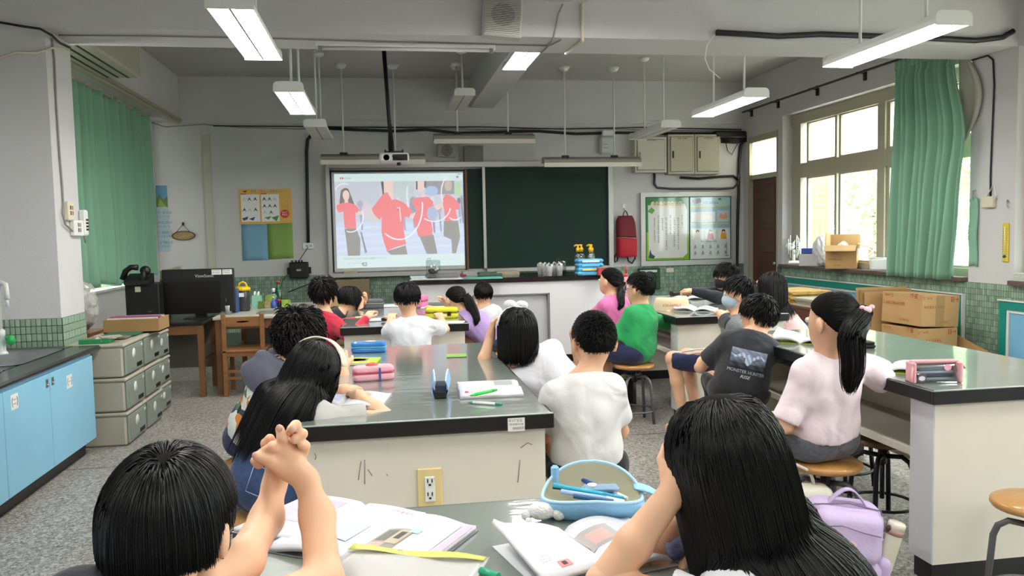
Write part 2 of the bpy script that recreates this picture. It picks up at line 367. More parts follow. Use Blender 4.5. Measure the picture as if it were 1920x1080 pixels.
# ---- curtains
M_curt=mat('green_curtain','82b095',.85,noise=.05,nscale=300,sheen=.2); M_lining=mat('grey_lining','b9b2aa',.85)
cu=thing('curtain','green pleated curtain gathered at the near end of the right window','curtain',(0,0,0))
def curtR(u,v):
    # u along (far->near), v top->bottom
    z=3.17-v*2.2; y0=7.76+.06*v; y1=6.9
    bul=.26*math.exp(-((z-2.35)/.5)**2)+.14*math.exp(-((z-1.6)/.5)**2)-.03*v
    y=y0+(y1-bul*.9-y0)*u
    f=math.sin(u*2*PI*9.5+.6*math.sin(v*3)+.3*math.sin(u*13))
    x=5.33+f*(.035+.02*v)+.02*math.sin(u*37+v*2)-.05*u*math.sin(v*PI)
    if v<.07: x=5.34+.5*(x-5.34)
    return (x,y,z)
part('cloth',M_curt,cu,lambda b:b.grid(curtR,150,36,thick=.006))
part('lining',M_lining,cu,lambda b:b.grid(lambda u,v:(5.40-.02*math.sin(u*9),6.9-.28*u*(math.sin(v*PI)+.1),3.13-v*.95),10,12,thick=.004))
part('heading_tape',M_curt,cu,lambda b:b.grid(lambda u,v:(5.325+.018*math.sin(u*2*PI*14),7.76-u*.86,3.18-v*.09),90,2,thick=.008))
t=thing('curtain_rail','dark metal curtain rail along the right wall above the windows','rail',(0,0,0))
part('rail',M_dark,t,lambda b:b.box((5.30,6.8,3.185),(5.325,11.3,3.205)))
for y in(7.0,8.4,9.4,10.4,11.2): part('bracket',M_dark,t,lambda b:[b.box((5.30,y,3.19),(5.42,y+.015,3.21)),b.box((5.395,y-.01,3.12),(5.42,y+.03,3.24))])
cl=thing('curtain','green pleated curtain drawn across the left window behind the computer','curtain',(0,0,0))
def curtL(u,v):
    z=3.02+.06*u-v*(2.02+.03*math.sin(u*23)); y=6.9+u*4.03
    f=math.sin(u*2*PI*17+1.2*math.sin(v*2.2+u*4)+.8*math.sin(u*31))
    return (-2.86+f*(.045+.02*v)+.015*math.sin(u*61),y+.03*math.sin(v*4+u*20),z)
part('cloth',M_curt,cl,lambda b:b.grid(curtL,260,30,thick=.006))
t=thing('curtain_rail','beige curtain track under the beam above the left window','rail',(0,0,0))
part('rail',mat('beige_track','b8b19c',.5),t,lambda b:[b.box((-2.66,6.76,3.04),(-2.6,BY-.02,3.06)),b.box((-2.9,6.76,3.035),(-2.82,10.95,3.06))])
part('cover',mat('beige_track2','a39a86',.5),t,lambda b:b.box((-2.598,6.76,3.06),(-2.57,BY-.02,3.1)))
tb=thing('curtain_tieback','green cloth curtain tieback hanging on the right wall beside the window','tieback',(0,0,0))
part('strap',M_curt,tb,lambda b:b.grid(lambda u,v:(5.405+.008*math.sin(v*9),6.73-.1*u,1.72-v*.62+.02*math.sin(u*PI)),6,14,thick=.012))
part('hook',M_steel,tb,lambda b:b.tube([(5.42,6.68,1.8),(5.39,6.68,1.8),(5.385,6.68,1.74),(5.4,6.68,1.715)],.006,6))
# ---------------------------------------------------------------- ceiling lamps
M_white=mat('white_enamel','dfe0dc',.4); M_off=mat('tube_off','d9d4d0',.35); M_lit=mat('tube_lit','ffffff',.4,emit='fffdf8',es=20)
M_ivory=mat('ivory_plastic','d8d0b8',.45); M_grey=mat('grey_plastic','8b8d8c',.5); M_black=mat('matte_black','0d0d0f',.5); M_cable=mat('black_cable','191a1c',.5)
def lamp(x,y,z,lit,stems,label,top=CZ,L=1.23,w=.235):
    t=thing('ceiling_lamp',label,'lamp',(x,y,z),0,'ceiling lamps in rows'); h=w/2
    prof=[(-h,0),(h,0),(h,.03),(h-.035,.075),(-h+.035,.075),(-h,.03)]
    part('housing',M_white,t,lambda b:[b.prism([(-h,.004),(-h+.012,.004),(-h+.012,.03),(-h+.04,.07),(h-.04,.07),(h-.012,.03),(h-.012,.004),(h,.004),(h,.032),(h-.036,.078),(-h+.036,.078),(-h,.032)],0,L)])
    for s in(0,1): part('end_cap',M_white,t,lambda b:b.prism([(-h-.004,-.004),(h+.004,-.004),(h+.004,.04)]+arc((h-.036,.044),.04,0,PI/2,5)+arc((-h+.036,.044),.04,PI/2,PI,5)+[(-h-.004,.04)],-.006 if s==0 else L,0 if s==0 else L+.006))
    for s in(-1,1): part('diffuser',M_lit if lit else M_off,t,lambda b:b.box((s*h*.5-h*.46,.012,.0),(s*h*.5+h*.46,L-.012,.012),bev=.003))
    part('divider',M_grey,t,lambda b:b.box((-.006,.006,-.001),(.006,L-.006,.02)))
    for sy in stems:
        s=part('stem',M_white,t,lambda b:b.cyl((0,sy,.07),(0,sy,top-z),.011,n=8))
        part('canopy',M_white,s,lambda b:b.lathe([(.02,-.05),(.06,-.03),(.07,0)],(0,sy,top-z-.001),14))
    return t
ZL=2.68
lamp(-.73,4.42,ZL,1,(.25,.95),'lit ceiling lamp at the upper left, nearest of the left row')
lamp(-.70,6.87,ZL,1,(.25,.95),'lit ceiling lamp on white stems, second of the left row')
lamp(-.655,9.02,ZL,0,(.25,.95),'unlit ceiling lamp nearest the back wall in the left row')
lamp(1.38,4.38,3.12,1,(.3,.9),'lit ceiling lamp cut off at the top edge, middle row',3.27)
lamp(1.37,6.83,3.12,1,(.3,.9),'lit ceiling lamp under the long beam behind the cross beam',3.27)
lamp(1.02,9.45,3.1,0,(.25,.95),'unlit ceiling lamp in the middle row beside the projector pole')
lamp(3.40,4.40,ZL,1,(.25,.95),'lit ceiling lamp at the upper right, nearest of the right row')
lamp(3.40,6.95,ZL,1,(.25,.95),'lit ceiling lamp before the green curtain, second of the right row')
lamp(3.36,9.02,ZL,0,(.25,.95),'unlit ceiling lamp before the electrical cabinets, right row')
for x,z,tp in((-.73,ZL,CZ),(1.38,3.12,3.27),(3.4,ZL,CZ)):
    for y in(1.5,-1.4): lamp(x,y,z,1,(.25,.95),'lit ceiling lamp %s, %s row'%('above the camera' if y>0 else 'behind the camera','left' if x<0 else 'right' if x>2 else 'middle'),tp)
# ---- long chalkboard lamps hung in front of the boards
def board_lamp(px0,px1,py,lab,stems,Y=10.58):
    a=ony(px0,py,Y); c=ony(px1,py,Y); L=c[0]-a[0]; z=a[2]
    t=thing('chalkboard_lamp',lab,'lamp',(a[0],Y,z),0,'chalkboard lamps')
    part('housing',mat('lamp_back_grey','8c877e',.5),t,lambda b:b.prism([(-.09,-.005),(-.085,.055),(.05,.1),(.1,.02),(.095,.015),(.045,.085),(-.07,.045),(-.075,-.005)],0,L,'x'))
    part('reflector_lip',mat('lamp_lip','d5d0c4',.4),t,lambda b:b.box((0,-.1,-.045),(L,-.088,.012)))
    part('tube',M_off,t,lambda b:b.cyl((.03,0,.01),(L-.03,0,.01),.016))
    for px in stems:
        x=ony(px,py,Y)[0]-a[0]; s=part('stem',M_white,t,lambda b:b.cyl((x,0,.07),(x,0,CZ-z),.011,n=8)); part('canopy',M_white,s,lambda b:b.lathe([(.02,-.06),(.05,-.05),(.08,0)],(x,0,CZ-z-.001),14)); part('clamp',M_dark,s,lambda b:b.box((x-.05,-.02,.085),(x+.05,.02,.115),bev=.008))
board_lamp(602,797,303,'unlit long chalkboard lamp behind the projector',(645,742))
board_lamp(813,1001,264,'unlit long chalkboard lamp above the two wall speakers',(858,953))
board_lamp(1018,1199,308,'unlit long chalkboard lamp over the right end of the chalkboard',(1060,1152))
# ---- bare tube batten under the cross beam
a=ony(592,92,6.5); c=ony(928,97,6.5)
t=thing('batten_lamp','unlit slim white tube batten fixed under the cross beam','lamp',(a[0],6.5,BZ))
part('base',M_white,t,lambda b:b.box((0,-.05,-.04),(c[0]-a[0],.05,0),bev=.006)); part('tube',M_off,t,lambda b:b.cyl((.05,-.03,-.055),(c[0]-a[0]-.05,-.03,-.055),.013))
for s in(.02,c[0]-a[0]-.05): part('holder',M_grey,t,lambda b:b.box((s,-.045,-.075),(s+.03,-.012,-.035)))
# ---- square speaker on the beam
def speaker(name_loc,w,h,dp,lab,rx=0,rzz=0,ry=0):
    t=thing('wall_speaker',lab,'speaker',name_loc,0); t.rotation_euler=(rx,ry,rzz); g='speakers'
    part('cabinet',mat('speaker_grey','b4b4ae',.5),t,lambda b:b.box((-w/2,0,-h/2),(w/2,dp,h/2),bev=.012))
    def gr(b):
        n=21
        for i in range(n):
            z=-h*.42+h*.84*i/(n-1); b.box((-w*.43,-.012,z-h*.009),(w*.43,0,z+h*.009))
    part('grille',mat('speaker_slat','bdbdb6',.5),t,gr); part('cone',M_black,t,lambda b:b.lathe([(.001,0),(w*.3,0)],(0,-.003,0),24,M=rotx(PI/2)))
    part('badge',M_chrome,t,lambda b:b.box((-.012,-.016,-.012),(.012,-.01,.012))); return t
P=ony(944,26,6.1); speaker((P[0],6.12,P[2]+.0),.30,.33,.1,'square slatted speaker fixed high on the cross beam',R(-8),0,R(4))
P=ony(838,282,BY-.14); speaker((P[0],BY-.14,P[2]),.27,.17,.12,'beige speaker on the back wall, left of the pair',0,0,R(4))
P=ony(888,288,BY-.12); t=thing('wall_speaker','plain grey square speaker on the back wall, right of the pair','speaker',(P[0],BY-.12,P[2])); part('cabinet',mat('speaker_dark','77776f',.6),t,lambda b:b.box((-.135,0,-.11),(.135,.115,.11),bev=.006)); part('badge',M_chrome,t,lambda b:b.ball((0,-.004,0),.012))
# ---- projector and pole
P=ony(739,297,9.6); t=thing('projector','white projector hanging on a black pole from the ceiling','projector',tuple(P))
part('body',mat('projector_white','c9cbc9',.4),t,lambda b:b.box((-.17,-.13,-.055),(.17,.14,.055),bev=.02))
part('vent',M_dark,t,lambda b:b.lathe([(.001,0),(.035,0)],(-.09,-.132,.0),16,M=rotx(PI/2)))
part('port_panel',M_black,t,lambda b:[b.box((-.02,-.134,-.035),(.15,-.128,.035))]+[b.box((.0+i*.035,-.138,-.015),(.018+i*.035,-.13,.012)) for i in range(4)])
part('lens',M_dark,t,lambda b:b.cyl((.07,.1,-.02),(.07,.17,-.03),.035)); part('foot',M_dark,t,lambda b:b.cyl((.05,-.08,-.09),(.05,-.08,-.05),.022))
part('mount_plate',M_dark,t,lambda b:[b.box((-.09,-.06,.07),(.09,.06,.08)),b.box((-.11,-.02,.05),(-.09,.0,.1)),b.box((.09,-.02,.05),(.11,0,.1))])
part('pole',M_dark,t,lambda b:b.cyl((-.03,0,.08),(-.08,.0,CZ-P[2]),.022)); part('ceiling_plate',M_dark,t,lambda b:b.box((-.16,-.06,CZ-P[2]-.03),(.02,.06,CZ-P[2]-.001)))
part('cable',M_cable,t,lambda b:[b.tube([(-.1,0,CZ-P[2]),(-.07,-.03,.7),(-.05,-.03,.4),(-.06,-.04,.12),(-.05,-.1,.03),(.02,-.16,-.01),(.09,-.14,-.02)],.008,6),b.tube([(-.06,.02,CZ-P[2]),(-.04,.02,.6),(-.0,.02,.1),(-.02,-.1,.06),(.05,-.15,.0)],.006,6)])
# ---------------------------------------------------------------- chalkboard, whiteboard, projected picture
M_alum=mat('brushed_aluminium','b9b8b4',.4,metal=.4); M_chalk=mat('chalkboard_green','17302a',.65,noise=.12,nscale=2,spec=.3); M_wb=mat('whiteboard_enamel','cfd3d2',.25)
bb=thing('chalkboard','long dark green sliding chalkboard in an aluminium frame on back wall','chalkboard',(0,BY,0))
part('frame',M_alum,bb,lambda b:[b.box((-.71,-.1,2.43),(3.36,0,2.51),bev=.006),b.box((-.71,-.1,.95),(-.66,0,2.43)),b.box((3.29,-.1,.95),(3.36,0,2.43)),b.box((1.45,-.1,1.0),(1.49,0,2.43)),b.box((-.71,-.02,.93),(3.36,0,1.02))])
part('sliding_panel',M_chalk,bb,lambda b:b.box((1.2,-.05,1.0),(1.46,-.01,2.41))); part('chalk_panel',M_chalk,bb,lambda b:b.box((1.49,-.06,1.0),(3.275,-.015,2.425)))
part('side_gap',M_black,bb,lambda b:b.box((3.272,-.064,.99),(3.292,-.01,2.43)))
part('whiteboard',M_wb,bb,lambda b:b.box((-.66,-.07,1.0),(1.2,-.015,2.4))); part('whiteboard_edge',M_black,bb,lambda b:[b.box((-.66,-.078,1.0),(-.635,-.015,2.4)),b.box((-.66,-.078,2.375),(1.22,-.015,2.4)),b.box((1.185,-.078,.98),(1.21,-.015,2.4))])
part('wood_edge',mat('wood_edge','7a4a24',.5),bb,lambda b:b.box((1.205,-.085,.99),(1.235,-.05,2.4)))
part('chalk_tray',M_alum,bb,lambda b:[b.prism([(-.16,.93),(-.16,.985),(-.15,.985),(-.14,.95),(-.0,.96),(0,.93)],-.71,1.2,'x'),b.box((1.49,-.1,.94),(3.3,0,.995),bev=.004)])
for k,(x,l,c) in enumerate([(-.42,.2,'b7a98c'),(.27,.24,'d6d7d5')]):
    o=thing('board_eraser' if k==0 else 'marker_case',['tan board eraser on the left end of the tray','flat silver case on the middle of the whiteboard tray'][k],['eraser','case'][k],(x,BY-.115,.955))
    part('block',mat('eraser%d'%k,c,.6),o,lambda b:b.box((-l/2,-.03,0),(l/2,.03,.062 if k==0 else .03),bev=.012)); part('felt',M_dark,o,lambda b:b.box((-l/2+.006,-.027,-.002),(l/2-.006,.027,.006)))
# projected web page: flat coloured shapes of light on the whiteboard
sc=thing('projected_picture','bright projected video page of dancers in red shirts on whiteboard','projection',(0,BY-.0705,0))
S0=np.array([-.60,0,2.352]); SW,SH=1.775,1.30
scr_b=MB(); lay=[0]
def sp(pts,col,dz=None):
    lay[0]+=1; d=-lay[0]*.00004
    q=[(S0[0]+u*SW,d,S0[2]-v*SH) for u,v in pts]
    scr_b.poly(q[::-1],0,col)
def zz(*p): return [((x-135)/1058,(y-165)/772) for x,y in zip(p[::2],p[1::2])]
def rect(x0,y0,x1,y1,c): sp(zz(x0,y0,x1,y0,x1,y1,x0,y1),c)
def ell(x,y,rx,ry,c,n=18): sp(zz(*[q for i in range(n) for q in(x+rx*math.cos(2*PI*i/n),y+ry*math.sin(2*PI*i/n))]),c)
def hoop(x,y,rx,ry,a0,a1,c='f2f2fa',w=9,n=22):
    for i in range(n):
        t0,t1=a0+(a1-a0)*i/n,a0+(a1-a0)*(i+1)/n
        sp(zz(x+rx*math.cos(t0),y+ry*math.sin(t0),x+rx*math.cos(t1),y+ry*math.sin(t1),x+(rx-w)*math.cos(t1),y+(ry-w)*math.sin(t1),x+(rx-w)*math.cos(t0),y+(ry-w)*math.sin(t0)),c)
rect(135,165,1193,937,'d3eaea'); rect(135,229,1193,836,'c9cede'); rect(135,229,500,400,'c3c8d6'); rect(880,229,1120,340,'93949a'); rect(610,229,780,400,'bfcccf')
rect(135,560,1193,836,'c9d8f2')
for y in(600,660,720,780): sp(zz(135,y,1193,y-25,1193,y-5,135,y+22),'d6e1f8')
rd=random.Random(3)
for i in range(26):
    x=rd.uniform(320,1180); y=rd.uniform(360,480); c=rd.choice(['8d94ae','a7adc6','6f7488','b8a7b0','dcdfe9']); ell(x,y,rd.uniform(12,30),rd.uniform(25,70),c,10)
    sp(zz(x-8,y+40,x+10,y+40,x+18,y+190,x+4,y+190),rd.choice(['7d8398','9aa2ba']))
RS='f4727c'; SK='efd0c8'; DK='8b8784'
# girl at the left
sp(zz(170,400,185,300,215,278,245,285,262,330,290,410,240,440,190,430),'6b605e'); ell(226,340,27,42,SK); sp(zz(213,370,240,370,243,410,210,410),SK)
sp(zz(147,420,200,400,250,400,300,420,330,455,312,490,296,475,300,612,250,618,205,605,200,470,165,480,145,450),RS); sp(zz(205,612,300,612,330,700,325,836,225,836,215,700),DK)
sp(zz(310,480,345,470,385,430,390,400,410,410,400,450,350,500,315,500),SK); hoop(255,500,110,145,-.2,1.9); sp(zz(330,640,345,640,382,810,365,818),'8b8f9e')
# boy in the middle
sp(zz(512,229,540,229,540,330,525,340),'4c4746'); sp(zz(535,229,612,229,612,330,590,350,560,345,535,320),SK); sp(zz(560,320,610,330,612,385,560,370),SK)
sp(zz(560,315,520,340,430,455,440,490,490,545,510,520,505,640,520,720,545,805,600,780,705,750,690,640,690,520,735,530,765,470,690,400,630,375,600,385),RS); sp(zz(545,805,700,760,715,836,580,836),DK)
rect(636,445,662,451,'fbeaf0'); rect(640,458,664,463,'6d5a78'); rect(640,472,664,477,'6d5a78'); sp(zz(655,440,664,440,672,560,662,560),'fbd5da')
sp(zz(740,520,860,430,840,330,870,335,880,440,760,545),SK); sp(zz(360,480,395,400,430,450,470,560,440,570,400,530),'d8cfd4')
# girl third and fourth
ell(838,270,36,46,SK); sp(zz(800,229,815,229,812,300,800,300),'5b5552'); sp(zz(870,229,890,229,880,290,868,280),'6b6462'); sp(zz(755,395,800,365,900,360,940,400,935,450,905,470,930,640,925,682,810,690,770,540,800,470),RS); sp(zz(820,690,935,675,965,836,875,836),DK)
sp(zz(940,440,1070,390,1075,410,960,480),SK); ell(930,310,55,40,'a9c3e8',12); ell(930,500,45,60,'a8b8d8',12)
ell(1070,270,32,45,'cbb7ae'); sp(zz(1015,390,1050,340,1110,365,1165,430,1150,470,1125,470,1140,545,1090,565,1035,565,1030,470),RS); sp(zz(1025,565,1145,560,1160,700,1120,836,1088,836,1085,720,1020,690),DK)
ell(1150,300,30,60,'b5d9a5',10); hoop(650,430,205,285,-.1,2.2,w=11); hoop(945,430,145,140,.2,2.2); hoop(1100,330,95,150,2.6,4.3); hoop(1120,480,70,80,.8,2.3); hoop(215,300,75,60,3.2,5.2); hoop(740,350,20,110,2,4)
# page furniture
sp(zz(182,193,208,193,208,209,182,209),'e02f2f'); sp(zz(191,196,191,206,201,201),'ffffff')
v,f=text_mesh('YouTube',.034)
lay[0]+=1; scr_b.add(np.c_[v[:,0]+S0[0]+(232-135)/1058*SW,np.full(len(v),-lay[0]*.00004),v[:,1]+S0[2]-(201-165)/772*SH],[tuple(q) for q in f],0,'4a4a4a')
ell(1147,198,11,10,'8a7b80'); rect(1060,196,1075,199,'b7cdcd'); rect(900,190,903,204,'93a8a8'); rect(430,196,448,199,'b9cfcf'); rect(1152,172,1176,178,'6f8f86')
sp(zz(338,895,375,890,381,908,375,924,345,924,337,910),'8f9ba0'); ell(360,907,7,7,'e7f0f0'); sp(zz(875,868,908,868,908,895,875,895),'97a5a8'); rect(882,876,900,888,'d8e6e6')
ux,uz=np.array([1,0,0.]),np.array([0,0,1.])
for x,y,n,h,c in((188,868,16,.027,'87999c'),(410,866,9,.025,'93a5a7'),(222,905,9,.022,'9fb0b2'),(222,922,5,.014,'b3c4c5'),(925,888,3,.018,'a6b7b9'),(990,888,3,.018,'a6b7b9'),(1058,888,3,.018,'a6b7b9'),(1130,888,2,.018,'a6b7b9'),(600,912,14,.014,'c0d3d4')):
    lay[0]+=1; glyphs(scr_b,(S0[0]+(x-135)/1058*SW,-lay[0]*.00004-.0004,S0[2]-(y-165)/772*SH),ux,uz,n,h,c,seed=x)
scr_b.build('picture',attr_mat('projected_light',.5,emit=.36,spec=0),sc)
# ---------------------------------------------------------------- back wall fittings
def wall_at(px,py,off=0): return ony(px,py,BY-off)
# cables along the back wall
def cable(name,lab,pts,r,m=M_cable,cat='cable',n=6):
    o=part(name,m,None,lambda b:b.tube(pts,r,n)); tag(o,lab,cat); return o
def along(pxs,off=.03): return [tuple(wall_at(x,y,off)) for x,y in pxs]
cable('cable_bundle','thick black cable bundle sagging along the back wall under the beam',along([(600,240),(660,243),(740,246),(800,243),(860,250),(950,247),(1010,246),(1080,251),(1160,249),(1240,250),(1330,251),(1400,252)],.05),.022)
cable('cable_run','thin grey cables clipped along the back wall',along([(284,230),(310,238),(380,233),(450,239),(560,242),(700,238),(800,241),(960,243),(1100,240),(1250,245),(1390,246)],.02),.007,mat('grey_cable','8d8b88',.5))
cable('cable_run','thin dark cable clipped above the thick bundle on back wall',along([(400,236),(560,237),(720,239),(900,238),(1060,242),(1200,239),(1390,243)],.025),.008)
cable('conduit','black flexible conduit dropping down the back wall beside the poster',along([(583,254),(577,262),(575,285),(576,340),(577,400),(578,455)],.03),.024,M_cable,'conduit')
cable('conduit','dark metal conduit bent below the electrical cabinets',along([(1227,325),(1227,345),(1232,352),(1260,354),(1350,354),(1375,352),(1383,345),(1386,320),(1390,270)],.03),.018,mat('dark_conduit','4b4b4b',.45,metal=.4),'conduit')
cable('conduit','black vertical conduit in the right back corner beside the bulletin board',along([(1400,256),(1389,272),(1386,300),(1385,360),(1383,430),(1382,500),(1382,560)],.03),.02,M_cable,'conduit')
cable('cable_loop','loose black cables looping in the right back corner',along([(1360,262),(1364,282),(1372,290),(1380,275),(1386,262)],.04),.006)
cable('cable_loop','black cable bundle under the electrical cabinets',along([(1275,333),(1310,335),(1350,331),(1375,330),(1384,338)],.03),.02)
o=part('cable_tray',M_black,None,lambda b:[b.box((4.9,BY-.16,2.83),(5.4,BY-.02,2.93),bev=.02)]+[b.tube(along([(1352,258+3*i),(1380,262+2*i),(1404,255+3*i)],.1),.012,6) for i in range(4)]); tag(o,'black bundle of cables in the top right back corner','cable')
o=part('conduit_trunking',mat('beige_trunking','bdb9ae',.5),None,lambda b:b.box((-2.32,BY-.03,.97),(-2.22,BY,2.9))); tag(o,'pale vertical trunking on the back wall left of the poster','trunking')
o=part('conduit_trunking',MATS['beige_trunking'],None,lambda b:b.box((wall_at(872,280)[0]-.08,BY-.03,2.5),(wall_at(872,280)[0]+.08,BY,2.92))); tag(o,'pale vertical trunking between the two wall speakers','trunking')
# wall socket under the conduit, black switch box
P=wall_at(578,461); t=thing('wall_socket','white wall socket at the end of the black conduit','socket',(P[0],BY,P[2])); part('plate',M_white,t,lambda b:b.box((-.075,-.03,-.045),(.075,0,.045),bev=.008)); part('slots',M_dark,t,lambda b:[b.box((x,-.033,-.012),(x+.008,-.029,.012)) for x in(-.03,-.012,.02,.038)])
P=wall_at(562,506); t=thing('network_box','black network box with side lugs on the back wall','box',(P[0],BY-.07,P[2]))
part('body',M_black,t,lambda b:b.box((-.125,-.07,-.11),(.125,.07,.11),bev=.012)); part('lug',M_black,t,lambda b:[b.box((-.16,-.03,-.05),(-.12,.03,.04),bev=.006),b.box((.12,-.03,-.05),(.16,.03,.04),bev=.006)])
part('knobs',M_black,t,lambda b:[b.cyl((x,0,.1),(x,0,.135),.012,n=8) for x in(-.09,-.04,0,.04)]); part('sticker',mat('sticker_grey','a9a9a9',.5),t,lambda b:b.box((-.03,-.073,-.01),(.03,-.07,.015)))
cable('cable','thin black cable hanging from the wall socket down to the desk',along([(578,463),(560,490),(545,508),(530,525)],.05)+[tuple(ony(522,560,11.2))],.005)
cable('cable','black cable slanting from the network box to the desk bottles',[tuple(ony(x,y,11.3)) for x,y in((600,526),(575,534),(540,548))],.008)
# origami poster over a blue and a green sheet
def poster(name,lab,x0,x1,z0,z1,fn,Y=BY-.003,cat='poster',th=.0015):
    t=thing(name,lab,cat,((x0+x1)/2,Y,z0)); W=x1-x0; H=z1-z0; b=MB()
    b.box((-W/2,0,0),(W/2,th,H),col='ffffff'); k=[0]
    def P(u0,v0,u1,v1,c): k[0]+=1; d=-k[0]*.00015; b.poly([((u-.5)*W,d,(1-v)*H) for u,v in((u0,v1),(u1,v1),(u1,v0),(u0,v0))],0,c)
    def Q(pts,c): k[0]+=1; d=-k[0]*.00015; b.poly([((u-.5)*W,d,(1-v)*H) for u,v in pts],0,c)
    def G(u,v,n,h,c,vert=False,seed=1): k[0]+=1; glyphs(b,((u-.5)*W,-k[0]*.00015-.0003,(1-v)*H-h*H),ux,uz,n,h*H,c,vertical=vert,seed=seed)
    fn(P,Q,G); b.build('sheet',attr_mat('print_paper',.5),t); return t,W,H
def origami(P,Q,G):
    P(0,0,1,1,'e2b45c'); G(.22,.02,10,.085,'e9e4da'); G(.225,.025,10,.085,'6b5a48',seed=1); P(.04,.16,.39,.93,'ecebea'); P(.42,.16,.76,.93,'ecebea')
    Q([(.07,.06),(.17,.05),(.13,.1)],'4a3a30'); P(.04,.13,.14,.16,'c4533a'); P(.42,.13,.52,.16,'c4533a')
    for i,(u,v) in enumerate([(.1,.3),(.2,.3),(.31,.3),(.1,.6),(.2,.6),(.31,.6),(.48,.3),(.58,.3),(.68,.3),(.48,.5),(.58,.5),(.68,.5),(.48,.68),(.6,.68)]):
        r=.05; c=['444b55','5b6470','3f5340'][i%3]; Q([(u-r*.8,v+.05),(u,v-.07),(u+r*.8,v+.05),(u,v-.0)],c if i%4 else 'd0d0d2')
    Q([(.05,.83),(.17,.78),(.15,.86),(.08,.9)],'4a4f63'); Q([(.18,.85),(.3,.79),(.26,.9)],'4a4f7a'); Q([(.47,.82),(.6,.78),(.55,.88)],'5a9a4a'); Q([(.6,.82),(.75,.76),(.7,.93)],'4b9346')
    Q([(.86+.085*math.cos(a),.72+.12*math.sin(a)) for a in np.linspace(0,2*PI,16)],'d0452f')
    for i in range(5): G(.8,.42+.05*i,8,.025,'8a6a2a',seed=i)
    for i in range(2): G(.81,.66+.06*i,3,.05,'ffffff',seed=i)
poster('poster','yellow paper-folding poster on the back wall above two coloured sheets',-1.885,-1.185,1.685,2.165,origami)
part_=part('paper_sheet',mat('blue_sheet','7ba9c4',.8),None,lambda b:b.grid(lambda u,v:(-1.865+.34*u,BY-.004-.004*math.sin(v*3),1.685-.495*v),4,6,thick=.002)); tag(part_,'plain light blue sheet pinned under the yellow poster','poster')
part_=part('paper_sheet',mat('green_sheet','86a757',.8),None,lambda b:b.grid(lambda u,v:(-1.525+.335*u,BY-.004-.004*math.sin(v*3+1),1.685-.49*v+.01*u),4,6,thick=.002)); tag(part_,'plain olive green sheet pinned under the yellow poster','poster')
def calendar(P,Q,G):
    P(0,0,1,1,'a9c0cc'); P(0,0,1,.3,'5f93b5'); Q([(0,.3),(0,.2),(.3,.12),(.6,.2),(1,.15),(1,.3)],'57803f'); Q([(.1,.3),(.3,.18),(.9,.3)],'94a24c'); P(0,.93,1,1,'cfc6c4')
    for j in range(4):
        for i in range(2): G(.08+.46*i,.36+.14*j,3,.04,'6f8b9a',seed=i*9+j); G(.08+.46*i,.42+.14*j,3,.03,'7f97a5',seed=i*5+j)
poster('wall_calendar','blue wall calendar with landscape picture beside the left curtain',-2.945,-2.80,1.27,2.22,calendar,BY-.01,'calendar')
P=wall_at(345,442); t=thing('wooden_plaque','oval slice-of-wood plaque hanging by a string','plaque',(P[0],BY-.02,P[2])); part('slab',mat('bark_brown','5b4630',.8),t,lambda b:b.lathe([(.001,-.012),(.15,-.012),(.155,0),(.15,.01)],(0,0,0),28,M=rotx(PI/2),sy=.42)); part('face',mat('wood_slice','a58a62',.7,noise=.15,nscale=9),t,lambda b:b.lathe([(.001,0),(.135,0),(.136,-.004)],(0,-.014,0),28,M=rotx(PI/2),sy=.4)); part('string',M_dark,t,lambda b:b.tube([(-.1,-.01,.04),(0,-.01,.15),(.1,-.01,.03)],.004,5)); part('hook',M_dark,t,lambda b:b.box((-.01,-.015,.14),(.01,.018,.18)))
# electrical cabinets
for k,(px0,px1,pz0,pz1,c,lab) in enumerate([(1190,1249,257,324,'c4beb2','grey-white electrical cabinet on back wall, leftmost of three'),(1252,1301,252,327,'b3ad97','beige electrical cabinet on back wall, middle of three'),(1302,1349,252,327,'b3ad97','beige electrical cabinet on back wall, rightmost of three')]):
    a=wall_at(px0,pz1,.14); e=wall_at(px1,pz0,.14); W=e[0]-a[0]; H=e[2]-a[2]; m=mat('cabinet_paint%d'%(k>0),c,.45)
    t=thing('electrical_cabinet',lab,'cabinet',(a[0],BY-.16,a[2]),0,'electrical cabinets'); part('body',m,t,lambda b:b.box((0,0,0),(W,.16,H),bev=.006)); dr=part('door',m,t,lambda b:b.box((.035,-.014,.04),(W-.035,0,H-.04),bev=.004)); part('door_gap',M_dark,t,lambda b:b.box((.03,-.004,.035),(W-.03,0.002,H-.035)))
    part('latch',M_dark if k else M_grey,dr,lambda b:[b.box((.06,-.022,H*.4),(.085,-.014,H*.58),bev=.003)]); part('title',attr_mat('print_paper'),dr,lambda b:glyphs(b,(W*.36,-.0155,H*.87),ux,uz,5,.03,'3a3a38',seed=k))
P=wall_at(1139,270,.08); t=thing('wireless_router','white wall-mounted wireless box with vents','router',(P[0],BY-.1,P[2])); part('body',mat('router_white','c6c6c6',.4),t,lambda b:b.box((-.115,0,-.15),(.115,.09,.11),bev=.03)); part('top_cap',M_white,t,lambda b:b.box((-.08,-.005,.12),(.1,.08,.2),bev=.01)); part('vents',M_grey,t,lambda b:[b.box((-.08,-.004,-.06+.05*i),(.0,.002,-.052+.05*i)) for i in range(2)])
